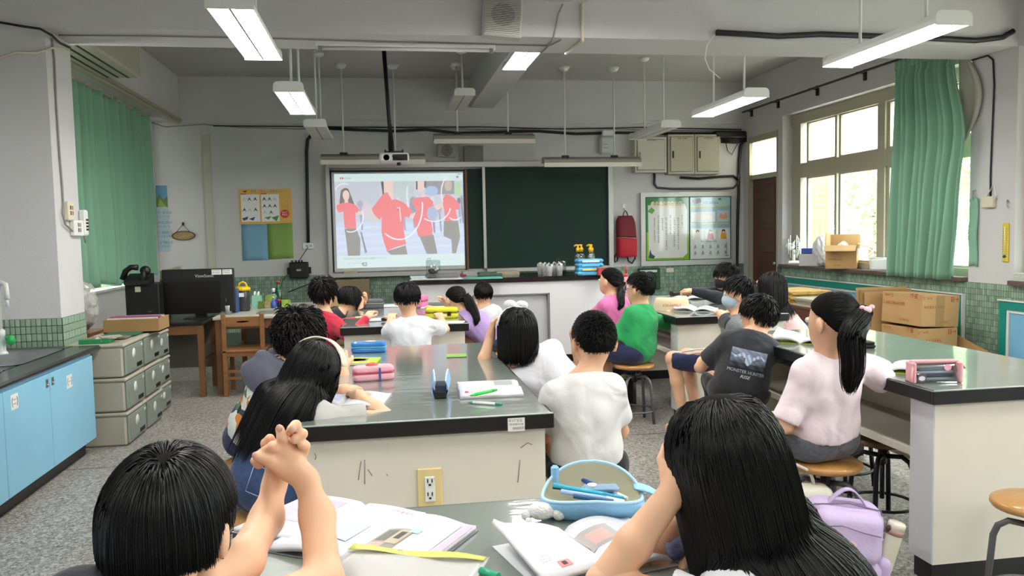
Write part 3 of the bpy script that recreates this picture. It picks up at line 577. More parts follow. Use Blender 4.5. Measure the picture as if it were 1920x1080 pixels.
# bulletin board with two posters under film
bu=thing('bulletin_board','framed green bulletin board holding two laminated posters','board',(0,BY,0))
part('frame',M_alum,bu,lambda b:[b.box((3.79,-.06,1.04),(3.86,0,1.98)),b.box((5.2,-.06,1.04),(5.27,0,1.98)),b.box((3.79,-.06,1.98),(5.27,0,2.045)),b.box((3.79,-.06,.965),(5.27,0,1.04))]); part('felt',mat('board_green','1d5a36',.9),bu,lambda b:b.box((3.85,-.03,1.03),(5.21,-.01,1.99)))
M_film=attr_mat('laminated_print',.15,spec=.5,coat=.6)
def rules(P,Q,G):
    P(0,0,1,1,'2c7a38'); P(.0,.55,1,1,'7fae2e'); Q([(.04,.12),(.9,.1),(.96,.2),(.96,.9),(.85,.97),(.1,.97),(.05,.93)],'d9d8d2')
    for i in range(8): Q([(.16+.09*i+.055*math.cos(a),.105+.045*math.sin(a)) for a in np.linspace(0,2*PI,12)],'e0cfa6')
    P(.12,.1,.84,.16,'e0cfa6'); G(.17,.07,9,.06,'4a6a34'); Q([(.03,.22),(.12,.15),(.2,.2),(.14,.26)],'5a9a3c')
    for i,n in enumerate((6,15,14,9,15,6,13,12)): G(.82-.093*i,.28 if i%3==0 else .32,n,.031,'4a463e',True,i)
    Q([(.05,.96),(.08,.82),(.12,.9),(.2,.94),(.16,.98)],'2a4a52')
def safety(P,Q,G):
    P(0,0,1,1,'cfd6d4'); P(0,0,1,.5,'8fb4c4'); P(0,0,1,.14,'a9cbd3'); G(.32,.07,6,.045,'3c4a58'); Q([(.04,.05),(.25,.02),(.28,.08),(.1,.12)],'8a7f86'); P(.7,.02,.78,.05,'3f8a3f')
    for v in(.14,.42): P(.02,v,.62,v+.02,'d9c94a'); P(.68,v,.96,v+.02,'d9c94a')
    P(.02,.24,.62,.4,'d5e0e2'); P(.68,.22,.97,.4,'b9ccd6'); Q([(.06,.36),(.2,.26),(.5,.28),(.6,.36)],'e6d9c9'); Q([(.7,.34),(.76,.26),(.83,.3),(.9,.25),(.95,.34),(.83,.36)],'e0a27e')
    for i,(u,c) in enumerate(((.18,'d8d0c4'),(.5,'d84f6a'),(.83,'e0a23c'))): P(u-.13,.52,u+.13,.68,'e8ece8'); Q([(u-.08,.68),(u-.06,.58),(u,.55),(u+.07,.6),(u+.08,.68)],c); Q([(u+.045*math.cos(a),.555+.03*math.sin(a)) for a in np.linspace(0,2*PI,12)],'3a302c'); Q([(u+.03*math.cos(a),.57+.02*math.sin(a)) for a in np.linspace(0,2*PI,12)],'efcdb5')
    G(.26,.7,8,.035,'44525a')
    for i in range(5):
        for j in range(2): u=.12+.19*i; v=.8+.1*j; Q([(u-.035,v+.025),(u-.012,v-.03),(u+.012,v-.03),(u+.035,v+.025)],'8d9798'); G(u-.04,v+.035,3,.014,'77807f',seed=i)
    Q([(.9,.96),(.9,.74),(.92,.74),(.92,.96)],'9aa5a6'); P(.86,.95,.96,.965,'8d9798')
for nm,lab,x0,x1,fn in(('poster','green laboratory rules poster with columns of characters on bulletin board',3.88,4.54,rules),('poster','pale blue laboratory safety poster with small pictures on bulletin board',4.56,5.19,safety)):
    t,W,H=poster(nm,lab,x0,x1,1.05,1.97,fn,BY-.034); t.children[0].data.materials[0]=M_film
# red backpack on a hook
P=wall_at(1174,443,.1); t=thing('backpack','red and maroon backpack hanging from a wall hook','backpack',(P[0],BY-.02,P[2]))
M_red=mat('red_nylon','b5202f',.7,bump=.2,bscale=60); M_maroon=mat('maroon_nylon','6e1522',.7,bump=.2,bscale=60)
def packf(z0,z1,wd,dp):
    def fn(b):
        n=9; rings=[]
        for i in range(n+1):
            t_=i/n; z=z0+(z1-z0)*t_; k=wd(z); rings.append((k,dp(z),z))
        for i,(k,d_,z) in enumerate(rings):
            pass
        V=[];m_=20
        for k,d_,z in rings:
            for q in range(m_):
                a=2*PI*q/m_; c,s_=math.cos(a),math.sin(a); V.append((k*math.copysign(abs(c)**.55,c),-d_/2-d_/2*math.copysign(abs(s_)**.6,s_)+0,z))
        b.add(V,[(i*m_+q,i*m_+(q+1)%m_,(i+1)*m_+(q+1)%m_,(i+1)*m_+q) for i in range(n) for q in range(m_)]+[tuple(range(m_))[::-1],tuple(n*m_+q for q in range(m_))],0,None,True)
    return fn
wdf=lambda z:.145*(1-max(0,(z-.1)/.23)**3*.45) if z>.1 else .145*(1-max(0,(-z-.2)/.1)**2*.12); dpf=lambda z:.17-.08*max(0,(z)/.3)
part('lower_pocket',M_red,t,packf(-.3,-.02,lambda z:.148,lambda z:.19-.02*abs(z+.16)/.14)); part('upper_body',M_maroon,t,packf(-.02,.3,wdf,dpf)); part('piping',mat('grey_piping','b9a9a9',.6),t,lambda b:b.tube([(-.146,-.12,-.02),(-.1,-.19,-.015),(.1,-.19,-.03),(.146,-.12,-.03)],.005,6))
part('loop',M_dark,t,lambda b:b.tube([(-.04,-.06,.29),(-.02,-.05,.35),(0,-.03,.38),(.02,-.05,.35),(.04,-.06,.29)],.007,6)); part('strap',M_dark,t,lambda b:[b.tube([(-.13,-.05,-.24),(-.17,-.03,-.3),(-.16,-.03,-.38),(-.13,-.05,-.36),(-.12,-.06,-.28)],.012,6),b.tube([(.13,-.05,-.26),(.15,-.03,-.33),(.1,-.03,-.4),(.04,-.04,-.36),(.02,-.06,-.3)],.012,6)])
o=part('wall_hook',M_white,None,lambda b:[b.box((P[0]-.02,BY-.012,P[2]+.4),(P[0]+.02,BY,P[2]+.48),bev=.005),b.tube([(P[0],BY-.01,P[2]+.41),(P[0],BY-.04,P[2]+.37),(P[0],BY-.06,P[2]+.385)],.006,6)]); tag(o,'small white wall hook holding the red backpack','hook')
P=wall_at(1217,523,.06); t=thing('wall_fan_box','dark green ribbed round vent box low on the tiled back wall','vent',(P[0],BY-.02,P[2])); mg=mat('dark_green_plastic','1c4430',.5); part('plate',mg,t,lambda b:b.box((-.17,-.05,-.16),(.17,0,.16),bev=.012)); part('rings',mg,t,lambda b:[b.tube([(r*math.cos(a),-.055,r*math.sin(a)) for a in np.linspace(0,2*PI,22)],.008,6) for r in(.04,.075,.11)]); part('label',M_white,t,lambda b:b.box((-.14,-.056,.1),(.12,-.05,.13)))
o=part('wall_socket',M_ivory,None,lambda b:b.box((wall_at(1255,507)[0]-.06,BY-.03,wall_at(1255,507)[2]-.03),(wall_at(1255,507)[0]+.06,BY,wall_at(1255,507)[2]+.035),bev=.006)); tag(o,'ivory socket plate under the bulletin board','socket')
# ---------------------------------------------------------------- left column fittings
def lcol(px,py): return onx(px,py,-2.29)
for px,py,w,h,lab,m in((125,396,.12,.14,'ivory socket block on the left column, upper of two',M_ivory),(140,428,.20,.12,'white socket strip on the left column, below the ivory block',M_white)):
    P=lcol(px,py); t=thing('wall_socket',lab,'socket',(-2.29,P[1],P[2])); part('plate',m,t,lambda b:b.box((0,-w/2,-h/2),(.035,w/2,h/2),bev=.006)); part('slots',M_dark,t,lambda b:[b.box((.034,y,z),(.037,y+.008,z+.03)) for y in(-.03,-.01,.02) for z in(-.03,.01)])
P=lcol(150,418); t=thing('wall_telephone','white wall intercom handset on the left column','telephone',(-2.29,P[1],P[2])); part('base',M_white,t,lambda b:b.box((0,-.03,-.1),(.05,.04,.1),bev=.01)); part('keypad',M_dark,t,lambda b:[b.box((.05,-.02+.02*i,-.06+.025*j),(.053,-.008+.02*i,-.045+.025*j)) for i in range(3) for j in range(4)])
cable('cable','grey cable down the left column to the sockets',[tuple(onx(x,y,-2.28)) for x,y in((97,72),(102,110),(106,200),(112,290),(117,350),(119,385))]+[tuple(onx(x,y,-2.27)) for x,y in((117,400),(122,420),(140,437),(157,440),(160,455))],.007,MATS['grey_cable'])
t=thing('air_conditioner','beige slatted air conditioner unit above the left curtain','air conditioner',(-2.5,7.6,3.05)); 
part('case',mat('beige_case','b0aa98',.5),t,lambda b:b.box((-.09,-.75,.0),(.28,.75,.3),bev=.02)); part('louvre',M_black,t,lambda b:[b.box((x,-.72,-.004),(x+.02,.72,.004)) for x in(-.02,.07,.16)])
cable('cable','dark cable along the top of the left column to the beam',[tuple(ony(x,y,6.2)) for x,y in((0,42),(40,49),(75,54),(97,66))]+[tuple(onx(x,y,-2.28)) for x,y in((112,80),(131,89))],.009)
cable('cable','white cable clipped across the left column',[tuple(ony(x,y,6.23)) for x,y in((0,108),(30,98),(70,99),(92,92),(97,90))]+[tuple(onx(x,y,-2.28)) for x,y in((110,90),(130,93))],.008,M_ivory)
# cables on the beam
cable('cable','black corrugated hose along the cross beam at the right',[tuple(ony(x,y,6.19)) for x,y in((1343,61),(1400,64),(1460,68),(1540,64),(1650,68),(1750,72),(1830,76),(1880,70),(1900,58))],.024)
cable('cable','thin white wire dangling from the black hose end',[tuple(ony(x,y,6.19)) for x,y in((1341,63),(1326,85),(1322,110),(1330,130),(1350,147))],.004,M_white)
cable('conduit','white conduit over the beam beside the middle lamp',[tuple(ony(1091,8,6.2)),tuple(ony(1092,76,6.2)),tuple(onz(1089,79,2.99)),tuple(onz(1061,100,2.99))],.014,M_ivory)
cable('cable','grey wires over the cross beam beside the middle lamp, nearer pair',[tuple(ony(x,y,6.2)) for x,y in((1055,8),(1047,25),(1041,55),(1036,76))]+[tuple(onz(x,y,2.99)) for x,y in((1025,90),(1012,101))],.008,MATS['grey_cable'])
cable('cable','grey wire along the underside of the cross beam',[tuple(onz(x,y,2.99)) for x,y in((110,66),(300,68),(500,72),(700,78),(900,83),(1030,86),(1052,75))],.006,MATS['grey_cable'])
# ---------------------------------------------------------------- right pier fittings
def rw(px,py,off=0): return onx(px,py,WX-off)
cable('cable','thin dark cable down the right pier to the ivory box',[tuple(rw(x,y,.012)) for x,y in((1822,113),(1852,104),(1862,112),(1864,160),(1860,250),(1857,330),(1857,368))],.008)
P=rw(1857,379); t=thing('junction_box','ivory junction box on the right pier','box',(WX,P[1],P[2])); part('plate',M_ivory,t,lambda b:b.box((-.04,-.07,-.05),(0,.07,.05),bev=.008)); part('cable_loop',M_white,t,lambda b:b.tube([(-.02,.02,.05),(-.02,-.06,.16),(-.03,-.1,.06),(-.02,-.06,-.01)],.005,5))
P=rw(1887,455); t=thing('thermometer','yellow wall thermometer on the right pier','thermometer',(WX,P[1],P[2])); part('board',mat('thermo_yellow','d9c23a',.5),t,lambda b:b.box((-.015,-.035,-.17),(0,.035,.17),bev=.006)); part('scale',attr_mat('print_paper'),t,lambda b:[b.poly([(-.016,y,-.12+.02*i),(-.016,y-.014,-.12+.02*i),(-.016,y-.014,-.117+.02*i),(-.016,y,-.117+.02*i)],0,'3a3520') for i in range(13) for y in(.028,-.012)]); part('tube',M_white,t,lambda b:b.cyl((-.018,0,-.1),(-.018,0,.14),.005,n=8)); part('bulb',mat('thermo_blue','1d3f7a',.3),t,lambda b:b.ball((-.018,0,-.12),.014))
o=part('wall_hook',M_steel,None,lambda b:b.tube([tuple(rw(1889,375,.005)),tuple(rw(1888,385,.03)),tuple(rw(1890,390,.02))],.006,6)); tag(o,'small steel hook on the right pier above the thermometer','hook')
# teal framed low display windows in the right wall
def display(n,y0,y1,z0,z1,lab):
    t=thing('display_case',lab,'display case',(WX,0,0),0,'teal framed display cases'); teal=mat('teal_paint','13897c',.5); bl=mat('display_blue','79b4d8',.4); X=-.014
    part('outer_frame',teal,t,lambda b:[b.box((X-.02,y0,z1-.075),(X+.006,y1,z1)),b.box((X-.02,y0,z0+.075),(X+.006,y0+.075,z1-.075)),b.box((X-.02,y1-.075,z0+.075),(X+.006,y1,z1-.075)),b.box((X-.02,y0,z0),(X+.006,y1,z0+.075))])
    part('rim',M_white,t,lambda b:[b.box((X-.03,y0-.015,z1),(X+.006,y1+.015,z1+.012)),b.box((X-.03,y0-.012,z0),(X+.006,y0,z1))]); part('inner_frame',M_white,t,lambda b:[b.box((X-.01,y0+.075,z1-.1),(X+.006,y1-.075,z1-.075)),b.box((X-.01,y0+.075,z0+.075),(X+.006,y0+.1,z1-.1)),b.box((X-.01,y1-.1,z0+.075),(X+.006,y1-.075,z1-.1))])
    k=max(1,int((y1-y0)/.75)); w=(y1-y0-.2)/k
    for i in range(k):
        p=part('panel',bl,t,lambda b:b.box((X-.002,y0+.1+w*i+.01,z0+.08),(X+.006,y0+.1+w*(i+1)-.01,z1-.1))); part('lock',M_dark,p,lambda b:b.box((X-.012,y0+.14+w*i,z0+.25),(X,y0+.17+w*i,z0+.29)))
    part('dividers',M_white,t,lambda b:[b.box((X-.012,y0+.1+w*i-.012,z0+.08),(X+.006,y0+.1+w*i+.012,z1-.08)) for i in range(1,k)])
display(1,6.79,10.22,.02,.83,'long teal framed display case with blue panels under the window sill'); display(2,4.2,6.33,.02,.815,'teal framed blue display case at the right edge of the photo')
# ---------------------------------------------------------------- laboratory tables
def tabletop_mat():
    m=mat('table_top_film','768078',.2,noise=.12,nscale=2.5,coat=1); n=m.node_tree.nodes; l=m.node_tree.links; b=n['Principled BSDF']
    t=n.new('ShaderNodeTexNoise'); t.inputs['Scale'].default_value=5; t.inputs['Detail'].default_value=3; tc=n.new('ShaderNodeTexCoord'); mp=n.new('ShaderNodeMapping'); mp.inputs['Scale'].default_value=(1,5,1)
    l.new(tc.outputs['Object'],mp.inputs[0]); l.new(mp.outputs[0],t.inputs['Vector']); u=n.new('ShaderNodeBump'); u.inputs['Strength'].default_value=.05; u.inputs['Distance'].default_value=.02
    l.new(t.outputs['Fac'],u.inputs['Height']); l.new(u.outputs[0],b.inputs['Normal']); l.new(u.outputs[0],b.inputs['Coat Normal']); b.inputs['Coat IOR'].default_value=1.9; b.inputs['Coat Roughness'].default_value=.06; b.inputs['Roughness'].default_value=.35; return m
M_top=tabletop_mat(); M_edge=mat('black_laminate','101012',.35); M_lam=mat('cream_laminate','d6d1c3',.5,noise=.03,nscale=3); M_lam2=mat('cool_laminate','d3d4d8',.5); M_film2=mat('film_edge','b9c2c0',.15)
TZ=.827; TE=TZ-.055
def lab_table(x0,x1,y0,y1,lab,outlet=True,socket_px=None,code=None):
    t=thing('laboratory_table',lab,'table',(x0,y0,0),0,'laboratory tables'); W=x1-x0; D=y1-y0
    part('table_top',M_top,t,lambda b:b.box((.012,.012,TE),(W-.012,D-.012,TZ)))
    part('black_edge',M_edge,t,lambda b:[b.box((0,0,TE-.003),(W,.018,TZ-.002),bev=.003),b.box((0,D-.018,TE-.003),(W,D,TZ-.002),bev=.003),b.box((0,.018,TE-.003),(.018,D-.018,TZ-.002),bev=.003),b.box((W-.018,.018,TE-.003),(W,D-.018,TZ-.002),bev=.003),b.box((.01,.01,TE-.005),(W-.01,D-.01,TE+.001))])
    for k,y in enumerate((.03,D-.18)):
        p=part('pedestal',[M_lam,M_lam2],t,lambda b:[b.box((.03,y,.09),(W-.03,y+.15,TE-.004)),b.box((.026,y+.002,.092),(.032,y+.148,TE-.006),1)])
        part('plinth',M_edge,p,lambda b:b.box((.04,y+.02,0),(W-.04,y+.13,.09)))
    part('spine',M_lam,t,lambda b:b.box((W/2-.012,.18,.3),(W/2+.012,D-.18,TE-.004))); part('shelf',M_lam,t,lambda b:b.box((.06,.18,.5),(W-.06,D-.18,.53)))
    part('film_corner',M_film2,t,lambda b:b.tube([(.004,.002,TZ-.001),(W-.004,.002,TZ-.001)],.0035,6))
    if outlet:
        ox=W*.51 if socket_px is None else socket_px-x0; s=part('socket_plate',mat('cream_plate','d9c58c',.45),t,lambda b:b.box((ox-.046,.022,.485),(ox+.046,.03,.64),bev=.006))
        part('socket_insert',M_white,s,lambda b:b.box((ox-.019,.018,.515),(ox+.019,.0225,.61),bev=.003))
        part('socket_slots',M_dark,s,lambda b:[b.box((ox+dx-.002,.016,z),(ox+dx+.002,.019,z+.014)) for dx in(-.008,.008) for z in(.588,.538)]+[b.box((ox-.004,.016,z),(ox+.004,.019,z+.007)) for z in(.576,.526)])
    return t
MX0,MX1=-.315,.62; RX0,RX1=2.187,3.12
t_near=lab_table(MX0,MX1,-.02,1.98,'laboratory table in the foreground with a textbook and blue pencil bag',False)
t_mid=lab_table(MX0,MX1,2.91,4.92,'laboratory table with a cream socket plate and a stock sticker',True,ony(805,880,2.94)[0])
t_fl=lab_table(-.312,.64,6.02,8.0,'laboratory table before the demonstration desk with the yellow pencil case',False)
t_rt=lab_table(RX0,RX1,2.91,4.92,'laboratory table at the right with the clear pink pencil case',True,RX1-.18)
t_fr=lab_table(2.21,3.14,5.86,7.88,'laboratory table before the bulletin board with the red-lettered pouch',False)
# scuffs and sticker on the middle table, black lettering on the front one
sk=part('scuff_marks',mat('scuff','7d786c',.8),t_mid,lambda b:[b.tube([tuple(ony(x,y,2.9385)-np.array([MX0,2.91,0])) for x,y in s],.0012,4) for s in(((677,865),(672,900)),((684,862),(684,908)),((690,880),(698,892)),((975,862),(971,905)),((976,840),(990,830),(998,834)),((590,850),(593,856),(591,862)),((725,889),(727,892)))])
def sticker(P_,w,h,lines,par,name='stock_sticker'):
    s=part(name,mat('sticker_white','dcdcd8',.5),par,lambda b:b.box((P_[0]-w/2,P_[1]-.001,P_[2]-h/2),(P_[0]+w/2,P_[1],P_[2]+h/2)))
    b=MB()
    for k,(tx,sz) in enumerate(lines):
        if tx[0].isdigit():
            v,f=text_mesh(tx,sz); b.add(np.c_[v[:,0]+P_[0]+(.0 if k<2 else .01),np.full(len(v),P_[1]-.0016),v[:,1]+P_[2]+h*(.32-.3*k)],f,0,'333338')
        else: glyphs(b,(P_[0]-w*.45,P_[1]-.0016,P_[2]+h*(.2-.3*k)),ux,uz,5,sz*.8,'44444a',seed=k)
    b.build('lettering',attr_mat('print_paper'),s)
P_=ony(968,796,2.909)-np.array([MX0,2.91,0]); sticker(P_,.064,.05,[('x',.013),('5010301018',.0105),('0000032',.014)],t_mid)
part('lettering',attr_mat('print_paper'),t_fl,lambda b:[glyphs(b,(.66+.03,.0285,.60-.07*k),ux,uz,n,.03,'6a665c',seed=k) for k,n in enumerate((1,5,3))])
# demonstration desk
t=thing('demonstration_desk','long white demonstration desk with black top below the chalkboard','desk',(.36,9.0,0)); W=2.36
part('desk_top',mat('black_stone','0c0c0e',.18,coat=.5),t,lambda b:b.box((-.02,-.03,.94),(W,.93,.995),bev=.006)); part('body',mat('white_laminate','d9d7da',.5,noise=.02,nscale=2),t,lambda b:[b.box((.02,.0,.09),(.64,.85,.94)),b.box((1.52,0,.09),(W-.04,.85,.94)),b.box((.64,0,.8),(1.52,.85,.94)),b.box((.64,.06,.09),(1.52,.85,.8))]); part('access_panel',mat('panel_grey','c3c2c8',.45),t,lambda b:b.box((.66,.045,.1),(1.5,.06,.79))); part('panel_trim',mat('trim_steel','8c8c90',.4,metal=.5),t,lambda b:[b.box((.64,-.004,.79),(1.53,.03,.805)),b.box((1.505,-.004,.09),(1.53,.03,.8))]); part('plinth',M_edge,t,lambda b:b.box((.04,.04,0),(W-.06,.82,.09)))
# ---------------------------------------------------------------- stools
M_seat=mat('stool_wood','b98a4e',.4,col2='a87638',nscale=5,stretch=(1,8,1),coat=.3); M_seatd=mat('stool_wood_dark','6d5030',.45,col2='5d4226',nscale=5,stretch=(1,8,1)); M_leg=mat('stool_steel','6f7072',.45,metal=.6); M_legb=mat('stool_black','26262a',.45,metal=.4)
def make_stool(z=.46,dark=False):
    t=thing('stool','','stool'); lm=M_legb if dark else M_leg
    part('seat',M_seatd if dark else M_seat,t,lambda b:b.lathe([(.001,z),(.145,z),(.155,z-.006),(.157,z-.02),(.15,z-.03),(.001,z-.03)],(0,0,0),32)); part('hub',M_dark,t,lambda b:[b.cyl((0,0,z-.06),(0,0,z-.03),.05),b.cyl((0,0,z-.14),(0,0,z-.05),.022)]); part('screw_post',M_dark,t,lambda b:b.cyl((0,0,z-.32),(0,0,z-.1),.012))
    for k in range(4):
        a=PI/4+PI/2*k; c,s=math.cos(a),math.sin(a); part('leg',lm,t,lambda b:b.tube([(.02*c,.02*s,z-.1),(.09*c,.09*s,z-.095),(.125*c,.125*s,z-.12),(.14*c,.14*s,z-.16),(.165*c,.165*s,.0)],.0125,8))
    part('foot_ring',lm,t,lambda b:b.tube([(.155*math.cos(a),.155*math.sin(a),.1) for a in np.linspace(0,2*PI,25)],.008,6)); return t
stoolA=make_stool(); stoolB=make_stool(.44,True); used={}
def stool(x,y,lab,dark=False,rz=0.):
    p=stoolB if dark else stoolA
    o=p if not used.get(dark) else copy_tree(p); used[dark]=1
    o.location=(x,y,0); o.rotation_euler=(0,0,rz); tag(o,lab,'stool','round laboratory stools'); return o
# ---------------------------------------------------------------- sink unit at the left
t=thing('sink_unit','light blue sink cabinet with black counter along the left wall','cabinet',(0,0,0)); SB=mat('sink_blue','86bcd6',.45,noise=.03,nscale=3)
Y0,Y1=1.6,6.06
part('body',SB,t,lambda b:b.box((LX+.002,Y0,.1),(-2.05,Y1,.66))); part('side_rail',SB,t,lambda b:b.box((-2.06,Y0,.66),(-2.045,Y1,.715)))
part('plinth',M_edge,t,lambda b:b.box((LX+.002,Y0,0),(-2.1,Y1-.03,.1)))
sy=onx(92,700,-2.03)[1]; dw=.62
for k in range(6):
    y1=Y1-.01 if k==0 else sy-.003-dw*(k-1); y0=sy+.003 if k==0 else y1-dw+.006
    if k==0: pass
    d_=part('door',SB,t,lambda b:b.box((-2.05,y0,.11),(-2.03,y1,.695),bev=.002))
    if k<2:
        yy=sy+(.04 if k==0 else -.045); part('lock',M_steel,d_,lambda b:[b.box((-2.03,yy-.014,.615),(-2.025,yy+.014,.665)),b.ball((-2.024,yy,.63),.008)])
        yy=onx(130,715,-2.03)[1] if k==0 else onx(27,753,-2.03)[1]; zz_=onx(130,715,-2.03)[2] if k==0 else onx(27,753,-2.03)[2]
        pp=part('number_paper',M_white,d_,lambda b:b.box((-2.03,yy-.045,zz_-.042),(-2.0285,yy+.045,zz_+.042)))
        part('lettering',mat('ink','2b2b2e',.6),pp,lambda b:[b.tube([(-2.028,yy+s*(.026+.008*math.sin(q*PI)),zz_-.026+.052*q) for q in np.linspace(0,1,6)],.0016,4) for s in(-1,1)]+[b.box((-2.029,yy-.016,zz_+dz-.0015),(-2.0275,yy+.016,zz_+dz+.0015)) for dz in((0,) if k==0 else (-.012,.012))])
CT=mat('counter_black','202022',.3,col2='2c2c2f',nscale=300,coat=.3); cz0,cz1=.715,.753
HX0,HX1=-2.72,-2.2; basins=[(5.28,6.02),(4.35,5.12),(2.2,2.95)]
def counter(b):
    b.box((LX,Y0,cz0),(HX0,6.18,cz1)); b.box((HX1,Y0,cz0),(-2.01,6.18,cz1),bev=.012)
    e=[Y0]+[q for p in sorted(basins) for q in p]+[6.18]
    for i in range(0,len(e),2): b.box((HX0,e[i],cz0),(HX1,e[i+1],cz1))
part('counter_top',CT,t,counter); M_ss=mat('stainless','9b9c9d',.28,metal=.9)
for y0,y1 in basins:
    def bowl(b):
        cx,cy=(HX0+HX1)/2,(y0+y1)/2; w,h=HX1-HX0,y1-y0; rings=[(1.06,1.04,cz1+.003),(1,1,cz1+.002),(.97,.97,cz1-.02),(.92,.94,cz1-.14),(.8,.84,cz1-.16),(.05,.05,cz1-.163)]
        V=[];pr=rrect(w,h,.09,5);m_=len(pr)
        for sx,sy_,z in rings: V+=[(cx+p[0]*sx,cy+p[1]*sy_,z) for p in pr]
        b.add(V,[(i*m_+q,(i+1)*m_+q,(i+1)*m_+(q+1)%m_,i*m_+(q+1)%m_) for i in range(len(rings)-1) for q in range(m_)],0,None,True)
    part('basin',M_ss,t,bowl)
fp=onz(12,664,cz1); M_tap=mat('tap_white','cfd0ca',.35)
f=thing('faucet','white gooseneck laboratory faucet on the sink counter','faucet',(fp[0]-.03,fp[1],cz1)); part('base',M_tap,f,lambda b:b.lathe([(.04,0),(.04,.01),(.03,.02),(.025,.12),(.03,.125),(.03,.16),(.018,.17)],(0,0,0),16)); part('spout',M_tap,f,lambda b:b.tube([(0,0,.15),(0,0,.4),(.005,-.002,.45),(.03,-.01,.485),(.06,-.02,.47),(.065,-.022,.42),(.065,-.022,.37)],[.016]*5+[.015,.017],10)); part('nozzle',M_tap,f,lambda b:b.cyl((.065,-.022,.32),(.065,-.022,.38),.01)); part('handle',mat('tap_green','1fa04a',.4),f,lambda b:[b.lathe([(.005,0),(.035,.005),(.03,.04),(.01,.045)],(.05,-.015,.09),6,M=roty(1.2))])
# drawer boxes
M_bin=mat('bin_beige','a8a393',.5); M_binf=mat('bin_front','7f8a80',.4)
def make_bin():
    o=thing('storage_box','','box'); w,h,dp=.475,.25,.4
    part('shell',M_bin,o,lambda b:[b.box((-dp,0,0),(-.012,w,h-.03),bev=.012),b.box((-dp-.005,-.006,h-.032),(.006,w+.006,h-.004),bev=.01)])
    d_=part('drawer_front',M_binf,o,lambda b:[b.box((-.014,.02,.012),(.004,w-.02,h-.035),bev=.006),b.box((.002,.05,.03),(.007,w-.05,h-.055),bev=.003)]); part('handle_hole',M_black,d_,lambda b:b.box((.006,.27,.035),(.0085,.4,.066),bev=.001)); part('round_label',mat('label_disc','ced2cb',.5),d_,lambda b:b.lathe([(.001,0),(.042,0),(.042,-.002)],(.009,.21,.145),20,M=roty(PI/2))); part('small_label',mat('label_small','c3cfc3',.5),d_,lambda b:b.box((.007,.39,.18),(.009,.435,.2))); return o
bin0=make_bin(); first=True
lab={(0,0):'bottom drawer box of the near stack beside the sink',(0,1):'middle drawer box of the near stack beside the sink',(0,2):'top drawer box of the near stack beside the sink',(1,0):'bottom drawer box of the second stack from the sink',(1,1):'middle drawer box of the second stack from the sink',(1,2):'top drawer box of the second stack from the sink',(2,0):'bottom drawer box of the farthest stack from the sink',(2,1):'middle drawer box of the farthest stack from the sink',(2,2):'top drawer box of the farthest stack from the sink'}
for c_ in range(3):
    for k in range(3):
        o=bin0 if first else copy_tree(bin0); first=False; o.location=(-1.86-(.0 if c_<2 else .05),6.19+.487*c_,.001+.2525*k-(.0 if c_<2 else .0)); tag(o,lab[(c_,k)],'drawer box','stacked drawer boxes')
        if c_==2: o.scale=(1,1,.93); o.location[2]=.001+.2348*k
M_card=mat('cardboard','b08c5c',.8,noise=.05,nscale=6); M_cardd=mat('cardboard_dark','9a7a4e',.8,noise=.05,nscale=6)
t=thing('file_box','open brown file box full of folders on the drawer boxes','box',(-1.98,7.0,.757)); part('case',M_cardd,t,lambda b:[b.box((-.22,-.16,0),(.2,.16,.01)),b.box((-.22,-.16,0),(.2,-.15,.11)),b.box((-.22,.15,0),(.2,.16,.11)),b.box((-.22,-.15,0),(-.21,.15,.11)),b.box((.19,-.15,0),(.2,.15,.11))]); 
for k,c in enumerate(('cfcac0','7a4b8a','c65a4a','e0c05a','5a7ab0')): part('folder',mat('folder%d'%k,c,.6),t,lambda b:b.box((-.2,-.13+.05*k,.01),(.18+.01*(k%2),-.1+.05*k,.118+.004*(k%3))))
t=thing('paper_tray','green plastic tray of papers on the near drawer boxes','tray',(-2.02,6.3,.755)); part('tray',mat('tray_green','1c8a50',.4),t,lambda b:[b.box((-.16,-.06,0),(.05,.05,.012)),b.box((-.16,-.06,.012),(.05,-.05,.03)),b.box((.04,-.05,.012),(.05,.05,.03))]); 
for k in range(4): part('paper',mat('crumple%d'%k,['9a8f86','7e6258','c9c4bd','b0a59a'][k],.7),t,lambda b:b.box((-.12+.03*k,-.04,.013+.008*k),(.02+.03*k,.06,.02+.008*k),M=rotz(.3*k-.4)))
o=part('green_folder',mat('folder_green','24604a',.6),None,lambda b:b.box((-2.15,6.62,.7605),(-1.9,6.85,.768))); tag(o,'dark green folder lying on the second stack of drawer boxes','folder')
o=part('magazine',mat('magazine_brown','8a7666',.5,noise=.5,nscale=15),None,lambda b:b.box((-2.2,6.43,.7605),(-1.92,6.6,.768))); tag(o,'brown magazine lying flat on the near drawer boxes','magazine')
def crumple(n,r,seed,flat=1):
    rd=np.random.default_rng(seed)
    def fn(b):
        bm=bmesh.new(); bmesh.ops.create_icosphere(bm,subdivisions=4,radius=1)
        V=np.array([v.co[:] for v in bm.verts]); F=[tuple(v.index for v in f_.verts) for f_ in bm.faces]; bm.free()
        d=np.zeros(len(V))
        for k in range(14):
            u=rd.normal(size=3); u/=np.linalg.norm(u); d+=np.abs(((V@u)*rd.uniform(2,7)+rd.uniform(0,6.3))%2-1)*rd.uniform(.02,.06)
        V=V*(.75+d)[:,None]*np.array([r,r*.9,r*flat]); V[:,2]-=V[:,2].min(); b.add(V,F,0,None,False)
    return fn
P_=(-2.45,7.1,.757); t=thing('plastic_bag','crumpled clear plastic bag behind the drawer boxes','bag',P_); part('film',mat('bag_film','c9c7c6',.15,alpha=.45,spec=.8),t,crumple(3,.13,4,1.5)); part('contents',mat('bag_stuff','7d6f6c',.8,noise=.4,nscale=20),t,crumple(2,.09,5,1)) 
